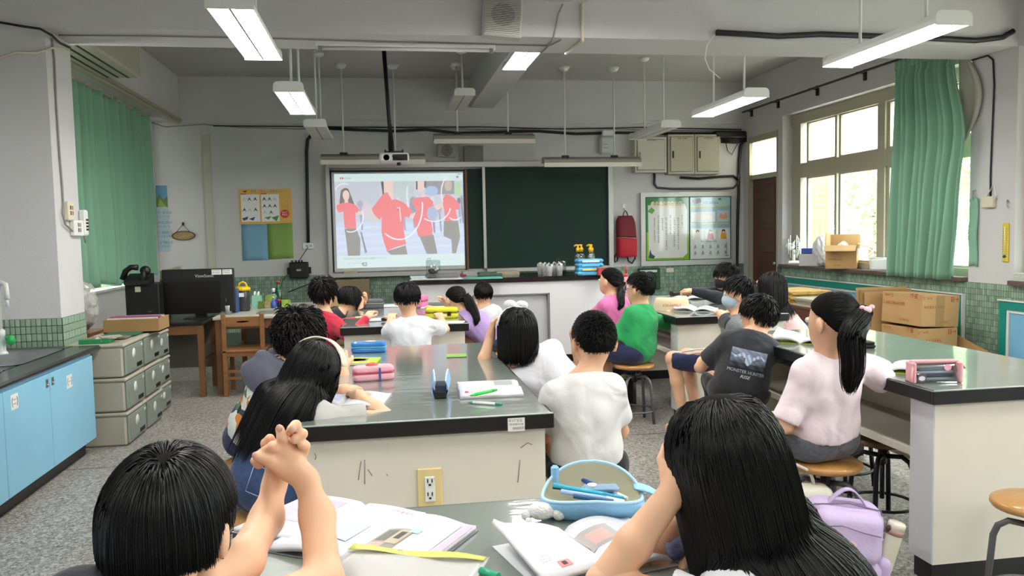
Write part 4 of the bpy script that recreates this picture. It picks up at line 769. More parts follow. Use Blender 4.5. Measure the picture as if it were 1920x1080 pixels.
t=thing('side_board','low wooden shelf under the plastic bag','shelf',(-2.48,7.12,0)); part('board',mat('desk_wood','7a5230',.5,noise=.15,nscale=4),t,lambda b:b.box((-.2,-.2,.73),(.16,.2,.757))); 
for x in(-.18,.12): part('leg',MATS['desk_wood'],t,lambda b:b.box((x,-.19,0),(x+.04,.19,.73)))
# ---------------------------------------------------------------- teacher's corner
M_wood=mat('desk_wood','7a5230',.5); M_woodl=mat('chair_wood','8d5f36',.45,noise=.18,nscale=3,stretch=(1,1,6)); M_deskgrey=mat('desk_laminate','b7b3a8',.4)
def desk(x0,x1,y0,y1,z,lab,topm):
    t=thing('wooden_desk',lab,'desk',(x0,y0,0)); W,D=x1-x0,y1-y0; part('desk_top',topm,t,lambda b:b.box((0,0,z-.03),(W,D,z),bev=.006)); [part('apron',M_wood,t,lambda b:b.box((.03,y_,z-.12),(W-.03,y_+.02,z-.03))) for y_ in(.03,D-.05)]
    for x in(.02,W-.07):
        for y in(.02,D-.07): part('leg',M_wood,t,lambda b:b.box((x,y,0),(x+.05,y+.05,z-.03)))
    part('stretcher',M_wood,t,lambda b:[b.box((.03,.03,.3),(.055,D-.03,.34)),b.box((W-.06,.03,.3),(W-.035,D-.03,.34))]); part('back_panel',mat('modesty_panel','6b6760',.6),t,lambda b:b.box((.06,D-.06,.2),(W-.06,D-.05,z-.05))); return t
desk(-2.4,-1.66,7.93,8.6,.72,'low wooden computer desk under the black monitor',mat('desk_black','1a1817',.4)); desk(-1.6,-.42,8.0,9.5,.75,'wooden desk with pale top crowded with bottles',M_deskgrey)
t=thing('computer_tower','black desktop computer on the wooden desk','computer',(-2.25,8.2,.72)); part('case',M_black,t,lambda b:b.box((-.14,-.12,0),(.16,.3,.36),bev=.006)); part('sticker',M_ivory,t,lambda b:b.box((-.05,-.122,.29),(0,-.12,.34))); part('front_light',M_steel,t,lambda b:b.box((.06,-.122,.1),(.09,-.12,.104)))
t=thing('monitor','large black monitor seen from the front in the left back corner','monitor',(-1.765,8.25,.752)); part('screen_back',M_black,t,lambda b:b.box((-.335,0,.03),(.335,.05,.455),bev=.008)); part('lower_panel',mat('screen_dark','050506',.25),t,lambda b:b.box((-.33,-.012,.02),(.2,0,.33))); part('stand',M_black,t,lambda b:[b.box((-.05,.04,-.03),(.05,.1,.2)),b.box((-.14,-.05,-.031),(.10,.16,-.02))])
v,f=text_mesh('ViewSonic',.042); part('lettering',attr_mat('print_paper'),t,lambda b:b.add(np.c_[v[:,0]+.06,np.full(len(v),-.002),v[:,1]+.385],f,0,'c9c9cc'))
part('stickers',M_white,t,lambda b:[b.box((.13+.1*k,-.003,.395),(.22+.1*k,-.001,.445)) for k in range(2)]); part('sticker_print',attr_mat('print_paper'),t,lambda b:[glyphs(b,(.137+.1*k,-.0035,.428-.02*j),ux,uz,5,.013,'44464a',seed=k+j) for k in range(2) for j in range(2)])
t=thing('telephone','black desk telephone on the computer tower','telephone',(-2.27,8.12,1.08)); part('base',M_black,t,lambda b:b.prism([(-.1,0),(.1,0),(.1,.1),(-.1,.04)],-.11,.11,'x')); part('handset',M_black,t,lambda b:b.tube([(-.14,-.02,.05),(-.11,-.02,.13),(-.06,-.02,.165),(.0,-.02,.16)],[.03,.026,.026,.03],10)); part('cradle',M_black,t,lambda b:[b.ball((.06,0,.13),(.05,.05,.045)),b.tube([(.02,-.06,0),(.06,-.07,.08),(.05,-.05,.14)],.025,8)])
o=part('paper_sheets',mat('khaki_paper','8c8a72',.8),None,lambda b:b.grid(lambda u,v:(-2.15+.2*u,8.4+.03*math.sin(u*3),1.08+.16*v*(.7+.3*u)),5,4,thick=.004)); tag(o,'khaki paper sheets standing behind the telephone','paper')
# chair
t=thing('wooden_chair','brown wooden slat-back chair at the teacher\'s desk','chair',(-1.31,7.92,0))
for x in(-.195,.155):
    part('leg',M_woodl,t,lambda b:b.box((x,-.02,0),(x+.04,.02,.785),bev=.004)); part('leg',M_woodl,t,lambda b:b.box((x,.34,0),(x+.04,.38,.42),bev=.004))
part('seat',M_woodl,t,lambda b:b.box((-.2,-.02,.415),(.2,.4,.44),bev=.006))
for z,h in((.665,.09),(.38,.035),(.225,.025),(.16,.025)): part('rail',M_woodl,t,lambda b:b.box((-.16,-.012,z),(.16,.012,z+h)))
part('slot',M_black,t,lambda b:b.lathe([(.001,0),(.06,0)],(0,-.0125,.71),20,M=rotx(PI/2),sy=.12))
for x in(-.18,.17): part('side_rail',M_woodl,t,lambda b:b.box((x-.01,0,.2),(x+.01,.36,.23)))
# things on the pale desk
def bottle(name,lab,px,py,prof,m,capm=None,caph=.02,z=.75,cat='bottle',n=18):
    p=onz(px,py,z); t=thing(name,lab,cat,(p[0],p[1],z)); part('body',m,t,lambda b:b.lathe(prof,(0,0,0),n))
    if capm: part('cap',capm,t,lambda b:b.lathe([(prof[-1][0]+.004,prof[-1][1]),(prof[-1][0]+.004,prof[-1][1]+caph),(.004,prof[-1][1]+caph)],(0,0,0),n))
    return t
M_blueb=mat('blue_glass','1d2f8a',.15,coat=.5); M_greenb=mat('green_glass','12502c',.12,coat=.6); M_redp=mat('red_plastic','c02a2a',.4)
o=bottle('storage_jar','tall dark jar with a yellow lid and handle on desk','',0,[(.001,0),(.062,0),(.065,.02),(.065,.2),(.062,.21)],mat('smoky_plastic','3a3a3c',.2,alpha=.85),mat('lid_yellow','e0b81c',.4),.03) if 0 else None
p=onz(457,583,.75); t=thing('storage_jar','tall dark jar with a yellow lid and handle on desk','jar',(p[0],p[1],.75)); part('body',mat('smoky_plastic','38393b',.2),t,lambda b:b.lathe([(.001,0),(.062,0),(.066,.02),(.066,.2),(.063,.215)],(0,0,0),24)); ML=mat('lid_yellow','e3bd1e',.4); part('lid',ML,t,lambda b:b.lathe([(.001,.21),(.075,.21),(.077,.235),(.06,.25),(.001,.252)],(0,0,0),24)); part('handle',ML,t,lambda b:b.tube([(-.045,0,.24),(-.03,0,.285),(0,0,.3),(.03,0,.285),(.045,0,.24)],.009,8)); part('label',M_white,t,lambda b:b.box((-.03,-.067,.15),(.02,-.064,.19)))
p=onz(477,580,.75); t=thing('tissue_box','mint green paper bag shaped box on the desk','box',(p[0]+.015,p[1]+.1,.75)); part('box',mat('mint','8fc7b0',.6),t,lambda b:b.prism([(-.055,0),(.055,0),(.045,.14),(-.045,.14)],-.04,.04,'y')); part('tissue',M_white,t,lambda b:b.grid(lambda u,v:((u-.5)*.06,.02*math.sin(u*7),.14+.045*v*(.7+.3*math.sin(u*9))),8,4,thick=.002))
bottle('spray_bottle','blue bottle with a white pump on the desk',514,575,[(.001,0),(.038,0),(.04,.01),(.04,.1),(.03,.13),(.012,.145),(.012,.16)],M_blueb,M_white,.04); bottle('wine_bottle','green glass bottle with red cap on the desk',523,573,[(.001,0),(.04,0),(.041,.02),(.041,.14),(.03,.19),(.016,.22),(.016,.25)],M_greenb,M_redp,.02)
bottle('spice_bottle','small dark bottle with red cap on the desk',524,580,[(.001,0),(.022,0),(.022,.07),(.015,.085)],M_dark,M_redp,.02); bottle('glue_bottle','blue and white glue bottle on the desk',513,584,[(.001,0),(.026,0),(.026,.09),(.012,.11),(.006,.14)],mat('glue_blue','3a56a8',.3),M_white,.01)
p=onz(427,590,.75); t=thing('pen_cup','clear cup of pens and scissors beside the monitor','cup',(p[0],p[1]+.03,.75)); part('cup',mat('cup_grey','8e9192',.3),t,lambda b:b.lathe([(.001,0),(.035,0),(.04,.09),(.037,.09),(.032,.004)],(0,0,0),16))
for k in range(6): a=k*1.1; part('pen',mat('pen%d'%k,['c03030','e0e0e0','3050a0','d07030','404040','b03048'][k],.4),t,lambda b:b.cyl((.012*math.cos(a),.012*math.sin(a),.01),(.035*math.cos(a),.035*math.sin(a),.15+.01*(k%3)),.004,n=6))
for k,(px,py,w,h,hh,c,lb) in enumerate([(438,520,.02,.1,.27,'2a2c30','black binder standing beside the yellow-lidded jar'),(443,545,.02,.1,.26,'1c1d20','second black binder standing beside the jar'),(446,540,.025,.1,.28,'3d5b8c','blue folder standing behind the jar')]):
    P=ony(px,py,8.5); o=part('binder',mat('binder%d'%k,c,.5),None,lambda b:b.box((P[0]-w,8.42,.7505),(P[0],8.42+.2,.75+hh*.85))); tag(o,lb,'binder')
o=part('leaf_fan',mat('leaf_fan','7f9a4a',.6,noise=.3,nscale=20),None,lambda b:b.prism([(0,0),(.09,.13),(.07,.16),(.0,.15),(-.03,.13)],0,.01,'y',o=(-1.18,8.72,.751))); tag(o,'green printed paper fan standing behind the jar','fan')
for k,(px,py,c,lb) in enumerate([(492,565,'6f7f3a','small yellow card standing on the desk'),(536,566,'86a83c','lime green card standing on the desk'),(504,566,'9a8a5a','tan card standing on the desk')]):
    P=onz(px,py+14,.75); o=part('card',mat('card%d'%k,c,.6,noise=.3,nscale=30),None,lambda b:b.box((P[0]-.04,P[1],.7505),(P[0]+.05,P[1]+.01,.83+.02*(k==1)))); tag(o,lb,'card')
for k,(px,py,w,c,lb) in enumerate([(500,589,.34,'8d8f88','stack of papers on the front of the pale desk'),(560,582,.3,'77786f','stack of worksheets on the right of the pale desk'),(505,572,.3,'6e6f70','stack of dark folders at the back of the pale desk')]):
    P=onz(px,py,.75); o=part('paper_stack',mat('stack%d'%k,c,.7,noise=.3,nscale=60,stretch=(1,1,40)),None,lambda b:[b.box((P[0]-w*.3+.01*j,P[1]+.02,.7505+.01*j),(P[0]+w*.5-.015*j,P[1]+.22,.758+.01*j),M=rotz(.05*j-.05)) for j in range(4)]); tag(o,lb,'papers')
P=onz(525,590,.80); P[1]=8.12; o=part('white_roll',M_white,None,lambda b:[b.cyl((P[0]+.0,P[1]+.12,.774),(P[0]+.14,P[1]+.16,.772),.022,.018),b.lathe([(.001,0),(.03,0),(.03,.05),(.001,.05)],(P[0]-.05,P[1]+.1,.7505),14)]); tag(o,'white paper roll lying on the desk papers','roll')
p=onz(600,590,.75); t=thing('wooden_box','small tan wooden box behind the red-shirted pupil','box',(p[0]+.05,8.55,.75)); part('case',mat('tan_wood','9a8258',.6,noise=.1),t,lambda b:b.box((-.1,-.06,0),(.1,.1,.17),bev=.015)); part('dial',M_dark,t,lambda b:b.ball((0,-.06,.09),.012))
t=thing('bookcase','tan wooden cabinet low against the back wall under whiteboard','cabinet',(-.52,11.1,0)); part('case',mat('tan_cabinet','8b7a5e',.6),t,lambda b:[b.box((-.1,0,.7),(.35,.36,.9)),b.box((-.12,-.02,.64),(.37,.36,.7))]); part('base',mat('base_brown','5d4a3a',.6),t,lambda b:b.box((-.08,.02,0),(.33,.36,.64)))
# demonstration desk load
def dz(px,py): return onz(px,py,.996)
for k,(px,py,w,d_,c,lb,th) in enumerate([(850,524,.95,.1,'d9dcd8','long white strip of papers on the front of demonstration desk',.012),(905,523,.45,.09,'5fb5a8','teal workbook on the front of demonstration desk',.02),(830,518,.4,.25,'8d8a88','stack of grey papers on the left of demonstration desk',.03),(915,514,.3,.2,'4d6a58','dark green book on the demonstration desk',.03),(940,511,.3,.2,'a9a08c','pile of tan booklets on the demonstration desk',.04),(840,503,.08,.05,'8a2a3a','small maroon book leaning on the whiteboard tray',.03),(870,512,.2,.16,'9a9a98','low pile of worksheets on the demonstration desk',.05)]):
    P=dz(px,py); P[1]=min(P[1],9.62); o=part('book',mat('deskbook%d'%k,c,.6,noise=.12,nscale=25),None,lambda b:[b.box((P[0]-w/2+.01*j,P[1]-.01,.9955+th/3*j),(P[0]+w/2-.008*j,P[1]+d_,.9955+th/3*(j+1)-.001),M=rotz(.03*j-.03)) for j in range(3)]); tag(o,lb,'book')
P=dz(807,521); t=thing('clear_container','clear plastic jar lying on papers at desk end','jar',(P[0]+.05,P[1]+.25,1.03)); part('jar',M_clear,t,lambda b:b.lathe([(.001,0),(.08,0),(.085,.02),(.085,.16),(.08,.16)],(0,0,0),18)); part('contents',mat('dark_bits','2c2024',.6),t,crumple(2,.06,9,.5))
M_cup=mat('paper_cup','f2f2f0',.6)
k=0
cupl=['leftmost paper cup in the back row on the demonstration desk','second paper cup in the row on the demonstration desk','third paper cup in the row on the demonstration desk','fourth paper cup in the row on the demonstration desk','rightmost paper cup in the row on the demonstration desk']
for px,py in((1014,515),(1022,516),(1030,517),(1040,515),(1049,516)):
    P=dz(px,py); t=thing('paper_cup',cupl[k],'cup',(P[0],P[1]+.0,.996),0,'paper cups'); k+=1; part('cup',M_cup,t,lambda b:b.lathe([(.001,.003),(.032,.0),(.044,.11),(.046,.112),(.042,.11),(.03,.006)],(0,0,0),20)); part('tissue',M_white,t,lambda b:b.grid(lambda u,v:((u-.5)*.075,(v-.5)*.05,.1+.035*(1-abs(u-.5)*1.6)+.02*math.sin(u*9+v*7+k)),6,5))
for k,(px,py) in enumerate(((1046,515),(1055,513))): P=dz(px,py); o=part('glass_beaker',M_clear,None,lambda b:b.lathe([(.001,.003),(.035,0),(.035,.2),(.032,.2),(.032,.006)],(P[0],P[1]-.05,.996),18)); tag(o,['tall clear glass beaker behind the paper cups, left','tall clear glass beaker behind the paper cups, right'][k],'beaker')
cols=[('5fb4e0','lowest'),('e8cf5a','second lowest'),('66bde6','second highest'),('dfe8ef','topmost')]
for k,(c,w) in enumerate(cols):
    P=dz(1096,514); o=part('wipes_pack',[mat('wipes_blue','62b7e4',.3,noise=.25,nscale=14),mat('wipes_print%d'%k,c,.3,noise=.2,nscale=20)],None,lambda b:[b.box((P[0]-.155,P[1]-.3,.9965+.047*k),(P[0]+.155,P[1]-.12,.9965+.047*k+.045),bev=.02),b.box((P[0]-.1,P[1]-.3015,1.005+.047*k),(P[0]+.1,P[1]-.299,1.028+.047*k),1)]); tag(o,w+' blue wet wipes pack in the pile on demonstration desk','wipes','wet wipes packs')
for k,(px,lb) in enumerate(((1083,'leftmost spray bottle with yellow pump behind wipes'),(1091,'second spray bottle with yellow pump behind wipes'),(1106,'third spray bottle with yellow pump behind wipes'),(1110,'rightmost spray bottle with yellow pump behind wipes'))):
    P=dz(px,512); t=thing('spray_bottle',lb,'bottle',(P[0]-.01,P[1]-.07+.04*(k%2),.996),0,'pump bottles'); part('body',M_clear,t,lambda b:b.lathe([(.001,0),(.04,0),(.042,.02),(.042,.2),(.03,.24),(.016,.255),(.016,.27)],(0,0,0),18)); part('pump',mat('pump_yellow','e8b71a',.4),t,lambda b:[b.lathe([(.022,.26),(.024,.3),(.012,.31),(.01,.335)],(0,0,0),14),b.tube([(.01,0,.335),(-.02,0,.34),(-.045,0,.325)],.01,8)])
P=dz(1117,515); o=part('small_carton',mat('small_carton_red','b83a3a',.5,noise=.3,nscale=25),None,lambda b:b.box((P[0]-.02,P[1]-.2,.9965),(P[0]+.1,P[1]-.1,1.08))); tag(o,'small red carton beside the wet wipes','carton')
# ---------------------------------------------------------------- right wall: sill load, cartons, newspaper table
SZ=.999
def sz(px,py,X=5.455): p=onx(px,py,X); p[2]=SZ; return p
def carton(lab,loc,rz,w,d_,h,m,open_=False,marks=(),tilt=0,cat='carton'):
    t=thing('carton',lab,cat,loc,rz,'cardboard cartons'); t.rotation_euler=(0,tilt,rz)
    th=.006
    part('walls',m,t,lambda b:[b.box((-w/2,-d_/2,0),(w/2,-d_/2+th,h)),b.box((-w/2,d_/2-th,0),(w/2,d_/2,h)),b.box((-w/2,-d_/2+th,0),(-w/2+th,d_/2-th,h)),b.box((w/2-th,-d_/2+th,0),(w/2,d_/2-th,h)),b.box((-w/2,-d_/2,0),(w/2,d_/2,th))])
    if not open_: part('flap',m,t,lambda b:[b.box((-w/2+.002,-d_/2+.002,h),(w/2-.002,-.002,h+.005)),b.box((-w/2+.002,.002,h),(w/2-.002,d_/2-.002,h+.005))])
    if marks: part('printing',attr_mat('print_paper'),t,lambda b:[glyphs(b,o_,u_,uz,n,hh,c,seed=i) for i,(o_,u_,n,hh,c) in enumerate(marks)])
    return t
P=sz(1585,503); RC='9a3a2a'
t=carton('open brown cardboard carton on the window sill',(P[0]-.02,P[1]+.02,SZ),R(52),.42,.34,.27,M_card,True,[((-.18,-.1715,.1),ux,7,.022,'6d4a28'),((-.09,-.1715,.03),ux,3,.02,'6d4a28'),((-.2115,.14,.1),-np.array([0,1,0.]),7,.022,'6d4a28'),((-.2115,.08,.03),-np.array([0,1,0.]),4,.02,'6d4a28')])
for k,(q) in enumerate((lambda b:b.box((-.21,-.34,.262),(.21,-.17,.268),M=rotx(R(18))),lambda b:b.box((-.21,.165,.27),(.21,.171,.42)),lambda b:b.box((-.36,-.17,.24),(-.21,.17,.246),M=roty(R(-25))),lambda b:b.box((.205,-.17,.27),(.211,.17,.4)))): part('flap',M_card,t,q)
part('inner_bag',M_white,t,crumple(2,.08,21,1.2),(0,.0,.12)); part('label',mat('pink_label','d4506a',.5),t,lambda b:b.box((.08,-.173,.14),(.14,-.171,.23))); part('label_white',M_white,t,lambda b:b.box((-.04,-.1725,.15),(.08,-.171,.23)))
P=sz(1521,496); t=carton('white printed carton on the window sill beside the fan',(P[0],P[1],SZ),R(50),.3,.24,.15,mat('white_card','c6c8cc',.6),False,[((-.07,-.1215,.07),ux,5,.03,'40434a')])
for x,v_ in((-.11,'5'),(.12,'5')):
    tv,tf=text_mesh(v_,.04); part('number_disc',mat('disc_ink','2c3350',.5),t,lambda b:b.tube([(x+.022*math.cos(a),-.1215,.08+.022*math.sin(a)) for a in np.linspace(0,2*PI,18)],.003,5)); part('number',MATS['disc_ink'],t,lambda b:b.add(np.c_[tv[:,0]+x,np.full(len(tv),-.122),tv[:,1]+.08],tf))
P=sz(1521,480); o=part('blue_box',mat('blue_plastic','2f4fa8',.4),None,lambda b:b.box((-.13,-.1,.0),(.13,.1,.07),bev=.008),P*0+np.array([sz(1521,496)[0],sz(1521,496)[1],SZ+.157]),(0,0,R(50))); tag(o,'blue plastic box on top of the white carton','box')
P=sz(1488,494); t=thing('desk_fan','white table fan with round cage on the window sill','fan',(P[0],P[1],SZ),R(60)); part('base',M_white,t,lambda b:[b.box((-.1,-.08,0),(.1,.08,.05),bev=.02),b.cyl((0,0,.04),(0,0,.2),.022)]); part('buttons',M_dark,t,lambda b:[b.box((-.05+.035*i,-.083,.02),(-.03+.035*i,-.078,.035)) for i in range(3)])
part('cage',M_white,t,lambda b:[b.tube([(r*math.cos(a),y,.24+r*math.sin(a)) for a in np.linspace(0,2*PI,30)],.004,5) for r,y in((.15,-.04),(.15,.04),(.1,-.065),(.05,-.075),(.1,.065))]+[b.tube([(.15*math.cos(a),-.04,.24+.15*math.sin(a)),(.1*math.cos(a),-.065,.24+.1*math.sin(a)),(.03*math.cos(a),-.076,.24+.03*math.sin(a))],.0022,4) for a in np.linspace(0,2*PI,28)]); part('blade',mat('fan_blade','d5d9da',.3),t,lambda b:[b.add([(0,-.01,.24),(.11*math.cos(a),-.02,.24+.11*math.sin(a)),(.12*math.cos(a+.6),.0,.24+.12*math.sin(a+.6)),(.07*math.cos(a+1),.01,.24+.07*math.sin(a+1))],[(0,1,2,3),(3,2,1,0)]) for a in(0,2.1,4.2)]); part('motor',M_white,t,lambda b:b.ball((0,.05,.24),(.05,.07,.05)))
P=sz(1540,488); o=part('foam_sheet_roll',mat('white_wrap','dcdde0',.5,alpha=.9),None,crumple(2,.12,33,1.6),(5.475,P[1]+.0,SZ+.001)); tag(o,'crumpled white plastic wrap heaped behind the white carton','plastic wrap')
P=sz(1648,506); t=thing('plastic_tub','clear plastic storage tub on the window sill beside the curtain','tub',(P[0],P[1],SZ),R(60)); part('tub',mat('frosted_tub','dcdedd',.25,alpha=.75),t,lambda b:[b.box((-.12,-.1,0),(.12,.1,.14),bev=.02)]); part('rim',M_white,t,lambda b:[b.tube([(x*.125,y*.105,.14) for x,y in((-1,-1),(1,-1),(1,1),(-1,1),(-1,-1))],.008,6)]); part('yellow_block',mat('sponge','b89a3a',.8),t,lambda b:b.box((.06,-.102,.01),(.11,-.1,.09)))
o=part('paper_stack',mat('paper_pile','c9d0c2',.7,noise=.25,nscale=40,stretch=(1,1,30)),None,lambda b:[b.box((5.38,5.6,.999+.014*j),(5.6,6.18-.01*(j%3),1.011+.014*j),M=rotz(.02*(j%3))) for j in range(5)]); tag(o,'stack of papers on the near window sill at right edge','papers')
# newspaper table
t=thing('side_table','old dark wooden table loaded with newspapers under the window','table',(4.35,7.55,0)); M_oldw=mat('old_wood','5b3524',.5,noise=.2,nscale=4,stretch=(1,8,1))
part('table_top',M_oldw,t,lambda b:b.box((0,0,.63),(.6,1.35,.66),bev=.006)); part('drawer_front',M_oldw,t,lambda b:[b.box((-.0,.05,.5),(.02,.64,.63)),b.box((0,.7,.5),(.02,1.3,.63))]); part('shelf',M_oldw,t,lambda b:b.box((.03,.03,.2),(.57,1.32,.22)))
for x in(.01,.54):
    for y in(.01,1.29): part('leg',M_oldw,t,lambda b:b.box((x,y,0),(x+.05,y+.05,.63)))
M_news=mat('newsprint','b3ad98',.8,noise=.35,nscale=30,stretch=(1,1,60)); M_newsy=mat('newsprint_yellow','c3a45c',.8,noise=.3,nscale=12)
for k,(y0,y1,n,m_,lb) in enumerate([(7.62,8.1,5,M_news,'flat stack of grey newspapers on the near end of old table'),(8.15,8.8,8,M_newsy,'taller pile of yellowed newspapers on the old table')]):
    o=part('newspaper_stack',m_,None,lambda b:[b.box((4.38+.01*((j*7)%4),y0+.01*(j%3),.6605+.017*j),(4.85+.008*((j*5)%4),y1-.01*((j*3)%4),.676+.017*j),M=rotz(.03*math.sin(j*2.3))) for j in range(n)]); tag(o,lb,'newspapers')
# cartons on the floor
mk=[((-.22,-.2015,.24),ux,4,.028,RC),((-.2,-.2015,.17),ux,8,.03,RC),((.1,-.2015,.24),ux,2,.05,RC),((-.02,-.2015,.03),ux,5,.024,RC),((.2515,-.2,.24),np.array([0,1,0.]),4,.026,RC),((.2515,-.18,.16),np.array([0,1,0.]),8,.028,RC),((.2515,.1,.22),np.array([0,1,0.]),2,.05,RC),((.2515,.0,.03),np.array([0,1,0.]),4,.022,RC)]
C0=(4.87,6.70); 
for k in range(3):
    t=carton(['closed brown carton at the bottom of the stack by the right wall','closed brown carton in the middle of the stack by right wall','closed brown carton with red print topping the stack by right wall'][k],(C0[0]+.008*k,C0[1]+.01*k,.002+.285*k),R(-88),.5,.4,.278,M_card,False,mk,R(0))
    if k==2: t.rotation_euler=(Matrix.Rotation(R(3),3,'Y')@Matrix.Rotation(R(-84),3,'Z')).to_euler(); t.location[2]+=.012
    if k==2: part('tape',M_cardd,t,lambda b:b.box((.2505,-.05,.0),(.2515,.04,.28)))
    tv,tf=text_mesh('5',.05); part('number',mat('carton_ink',RC,.6),t,lambda b:b.add(np.c_[tv[:,0]-.225,np.full(len(tv),-.2018),tv[:,1]+.186],tf))
for k in range(3):
    o=part('flattened_carton',[M_card,M_cardd][k%2],None,lambda b:b.box((-.25,-.004,0),(.25,.004,.865+.02*k)),(4.80-.025*k,7.0+.03*k,0),(R(-2),0,R(-6))); tag(o,['flattened carton leaning behind the carton stack, nearest of three','flattened carton leaning behind the carton stack, middle of three','flattened carton leaning behind the carton stack, farthest of three'][k],'cardboard','flattened cartons')
o=part('flattened_carton',M_card,None,lambda b:b.prism([(-.3,0),(.25,0),(.25,.34),(-.3,.52)],-.004,.004,'y'),(5.12,6.35,.0),(R(-14),0,R(-80))); tag(o,'flattened carton leaning low against the tiles at right','cardboard')
o=part('flattened_carton',M_cardd,None,lambda b:b.prism([(-.14,0),(.14,0),(.16,.44),(-.1,.4)],-.004,.004,'y'),(4.93,6.58,.0),(R(-8),0,R(-40))); tag(o,'small cardboard piece leaning before the carton stack','cardboard')
# ---------------------------------------------------------------- bodies: smooth-union distance fields meshed by surface nets
def nrm(v): v=np.asarray(v,float); return v/(np.linalg.norm(v)+1e-12)
def surf_nets(F,org,h):
    ins=F<0; nx,ny,nz=F.shape
    c=np.zeros((nx-1,ny-1,nz-1),np.int8)
    for a in(0,1):
        for b in(0,1):
            for d in(0,1): c+=ins[a:nx-1+a,b:ny-1+b,d:nz-1+d]
    act=(c>0)&(c<8); I=np.argwhere(act); idx=np.full(act.shape,-1,np.int64); idx[act]=np.arange(len(I))
    S=np.zeros((len(I),3)); N=np.zeros(len(I))
    cor=[(a,b,d) for a in(0,1) for b in(0,1) for d in(0,1)]
    val={k:F[I[:,0]+k[0],I[:,1]+k[1],I[:,2]+k[2]] for k in cor}
    for k in cor:
        for ax in range(3):
            if k[ax]==0:
                k2=list(k); k2[ax]=1; A=val[k]; B=val[tuple(k2)]; m=(A<0)!=(B<0); t=np.where(m,A/(A-B+1e-20),0)
                p=np.tile(np.array(k,float),(len(I),1)); p[:,ax]=t; S[m]+=p[m]; N[m]+=1
    V=org+h*(I+S/np.maximum(N,1)[:,None]); Q=[]
    for ax in range(3):
        u,v=(ax+1)%3,(ax+2)%3
        sl=[slice(1,-1)]*3; sl[ax]=slice(0,-1); s2=[slice(1,-1)]*3; s2[ax]=slice(1,None)
        A=ins[tuple(sl)]; B=ins[tuple(s2)]; e=np.argwhere(A!=B)
        if not len(e): continue
        off=np.ones(3,int); off[ax]=0; e0=e+off; sg=A[tuple(e.T)]
        du=np.zeros(3,int); du[u]=1; dv=np.zeros(3,int); dv[v]=1
        g=lambda q: idx[tuple(q.T)]
        q=np.stack([g(e0-du-dv),g(e0-dv),g(e0),g(e0-du)],1); q[~sg]=q[~sg][:,::-1]; Q.append(q)
    return V,np.vstack(Q)
def prim_sd(P,p):
    t=p[0]
    if t=='cone':
        a,b,r0,r1=p[1:5]; d=b-a; L=d@d; u=np.clip(((P-a)@d)/(L+1e-12),0,1); return np.linalg.norm(P-a-u[...,None]*d,axis=-1)-(r0+(r1-r0)*u)
    if t=='ell':
        c,Rm,r=p[1:4]; q=(P-c)@Rm/r; k=np.linalg.norm(q,axis=-1); g=np.linalg.norm(q/r,axis=-1); return k*(k-1)/(g+1e-9)
    if t=='box':
        c,Rm,hh,rd=p[1:5]; q=np.abs((P-c)@Rm)-hh+rd; return np.linalg.norm(np.maximum(q,0),axis=-1)+np.minimum(q.max(-1),0)-rd
def prim_bb(p):
    if p[0]=='cone': r=max(p[3],p[4]); return np.minimum(p[1],p[2])-r,np.maximum(p[1],p[2])+r
    if p[0]=='ell': r=max(p[3]); return p[1]-r,p[1]+r
    r=np.linalg.norm(p[3]); return p[1]-r,p[1]+r
def field_mesh(prims,h,k=.02,cuts=(),disp=None,smooth=1):
    """prims: list of (prim, blend); cuts: half spaces (point, normal) removed on the normal side"""
    bb=[prim_bb(p) for p,_ in prims]; lo=np.min([b[0] for b in bb],0)-3*h-.01; hi=np.max([b[1] for b in bb],0)+3*h+.01
    n=np.ceil((hi-lo)/h).astype(int)+1; F=np.full(n,.5,np.float32)
    for (p,kk),(b0,b1) in zip(prims,bb):
        kk=k if kk is None else kk; m=max(kk,.0)+2.5*h
        i0=np.maximum(0,np.floor((b0-m-lo)/h).astype(int)); i1=np.minimum(n,np.ceil((b1+m-lo)/h).astype(int)+1)
        G=np.stack(np.meshgrid(*[lo[a]+h*np.arange(i0[a],i1[a]) for a in range(3)],indexing='ij'),-1)
        d=prim_sd(G,p); s=tuple(slice(i0[a],i1[a]) for a in range(3)); o=F[s]
        if kk>0: q=np.maximum(kk-np.abs(o-d),0)/kk; F[s]=np.minimum(o,d)-q*q*kk*.25
        else: F[s]=np.minimum(o,d)
    if disp is not None or cuts:
        near=np.argwhere(np.abs(F)<.06) if not cuts else np.argwhere(F<.06); G=lo+h*near; val=F[tuple(near.T)].astype(float)
        if disp is not None: val=val+disp(G)
        for c in cuts: val=np.maximum(val,c(G))
        F[tuple(near.T)]=val
    V,Q=surf_nets(F,lo,h)
    if smooth:
        for _ in range(smooth):
            A=np.zeros_like(V); C=np.zeros(len(V))
            for a in range(4):
                np.add.at(A,Q[:,a],V[Q[:,(a+1)%4]]+V[Q[:,(a+3)%4]]); np.add.at(C,Q[:,a],2)
            V=.5*V+.5*A/np.maximum(C,1)[:,None]
    return V,Q
def np_mesh(name,V,Q,mats,parent,smooth=True):
    me=bpy.data.meshes.new(name); nq=Q.shape[1]; me.vertices.add(len(V)); me.vertices.foreach_set('co',V.astype(np.float32).ravel()); me.loops.add(Q.size); me.loops.foreach_set('vertex_index',Q.astype(np.int32).ravel())
    me.polygons.add(len(Q)); me.polygons.foreach_set('loop_start',np.arange(0,Q.size,nq,dtype=np.int32)); me.polygons.foreach_set('loop_total',np.full(len(Q),nq,np.int32)); me.update(calc_edges=True)
    me.polygons.foreach_set('use_smooth',np.full(len(Q),smooth)); return link_mesh(name,me,mats,parent)
def halfspace(p,n): p=np.array(p,float); n=nrm(n); return lambda G:(G-p)@n
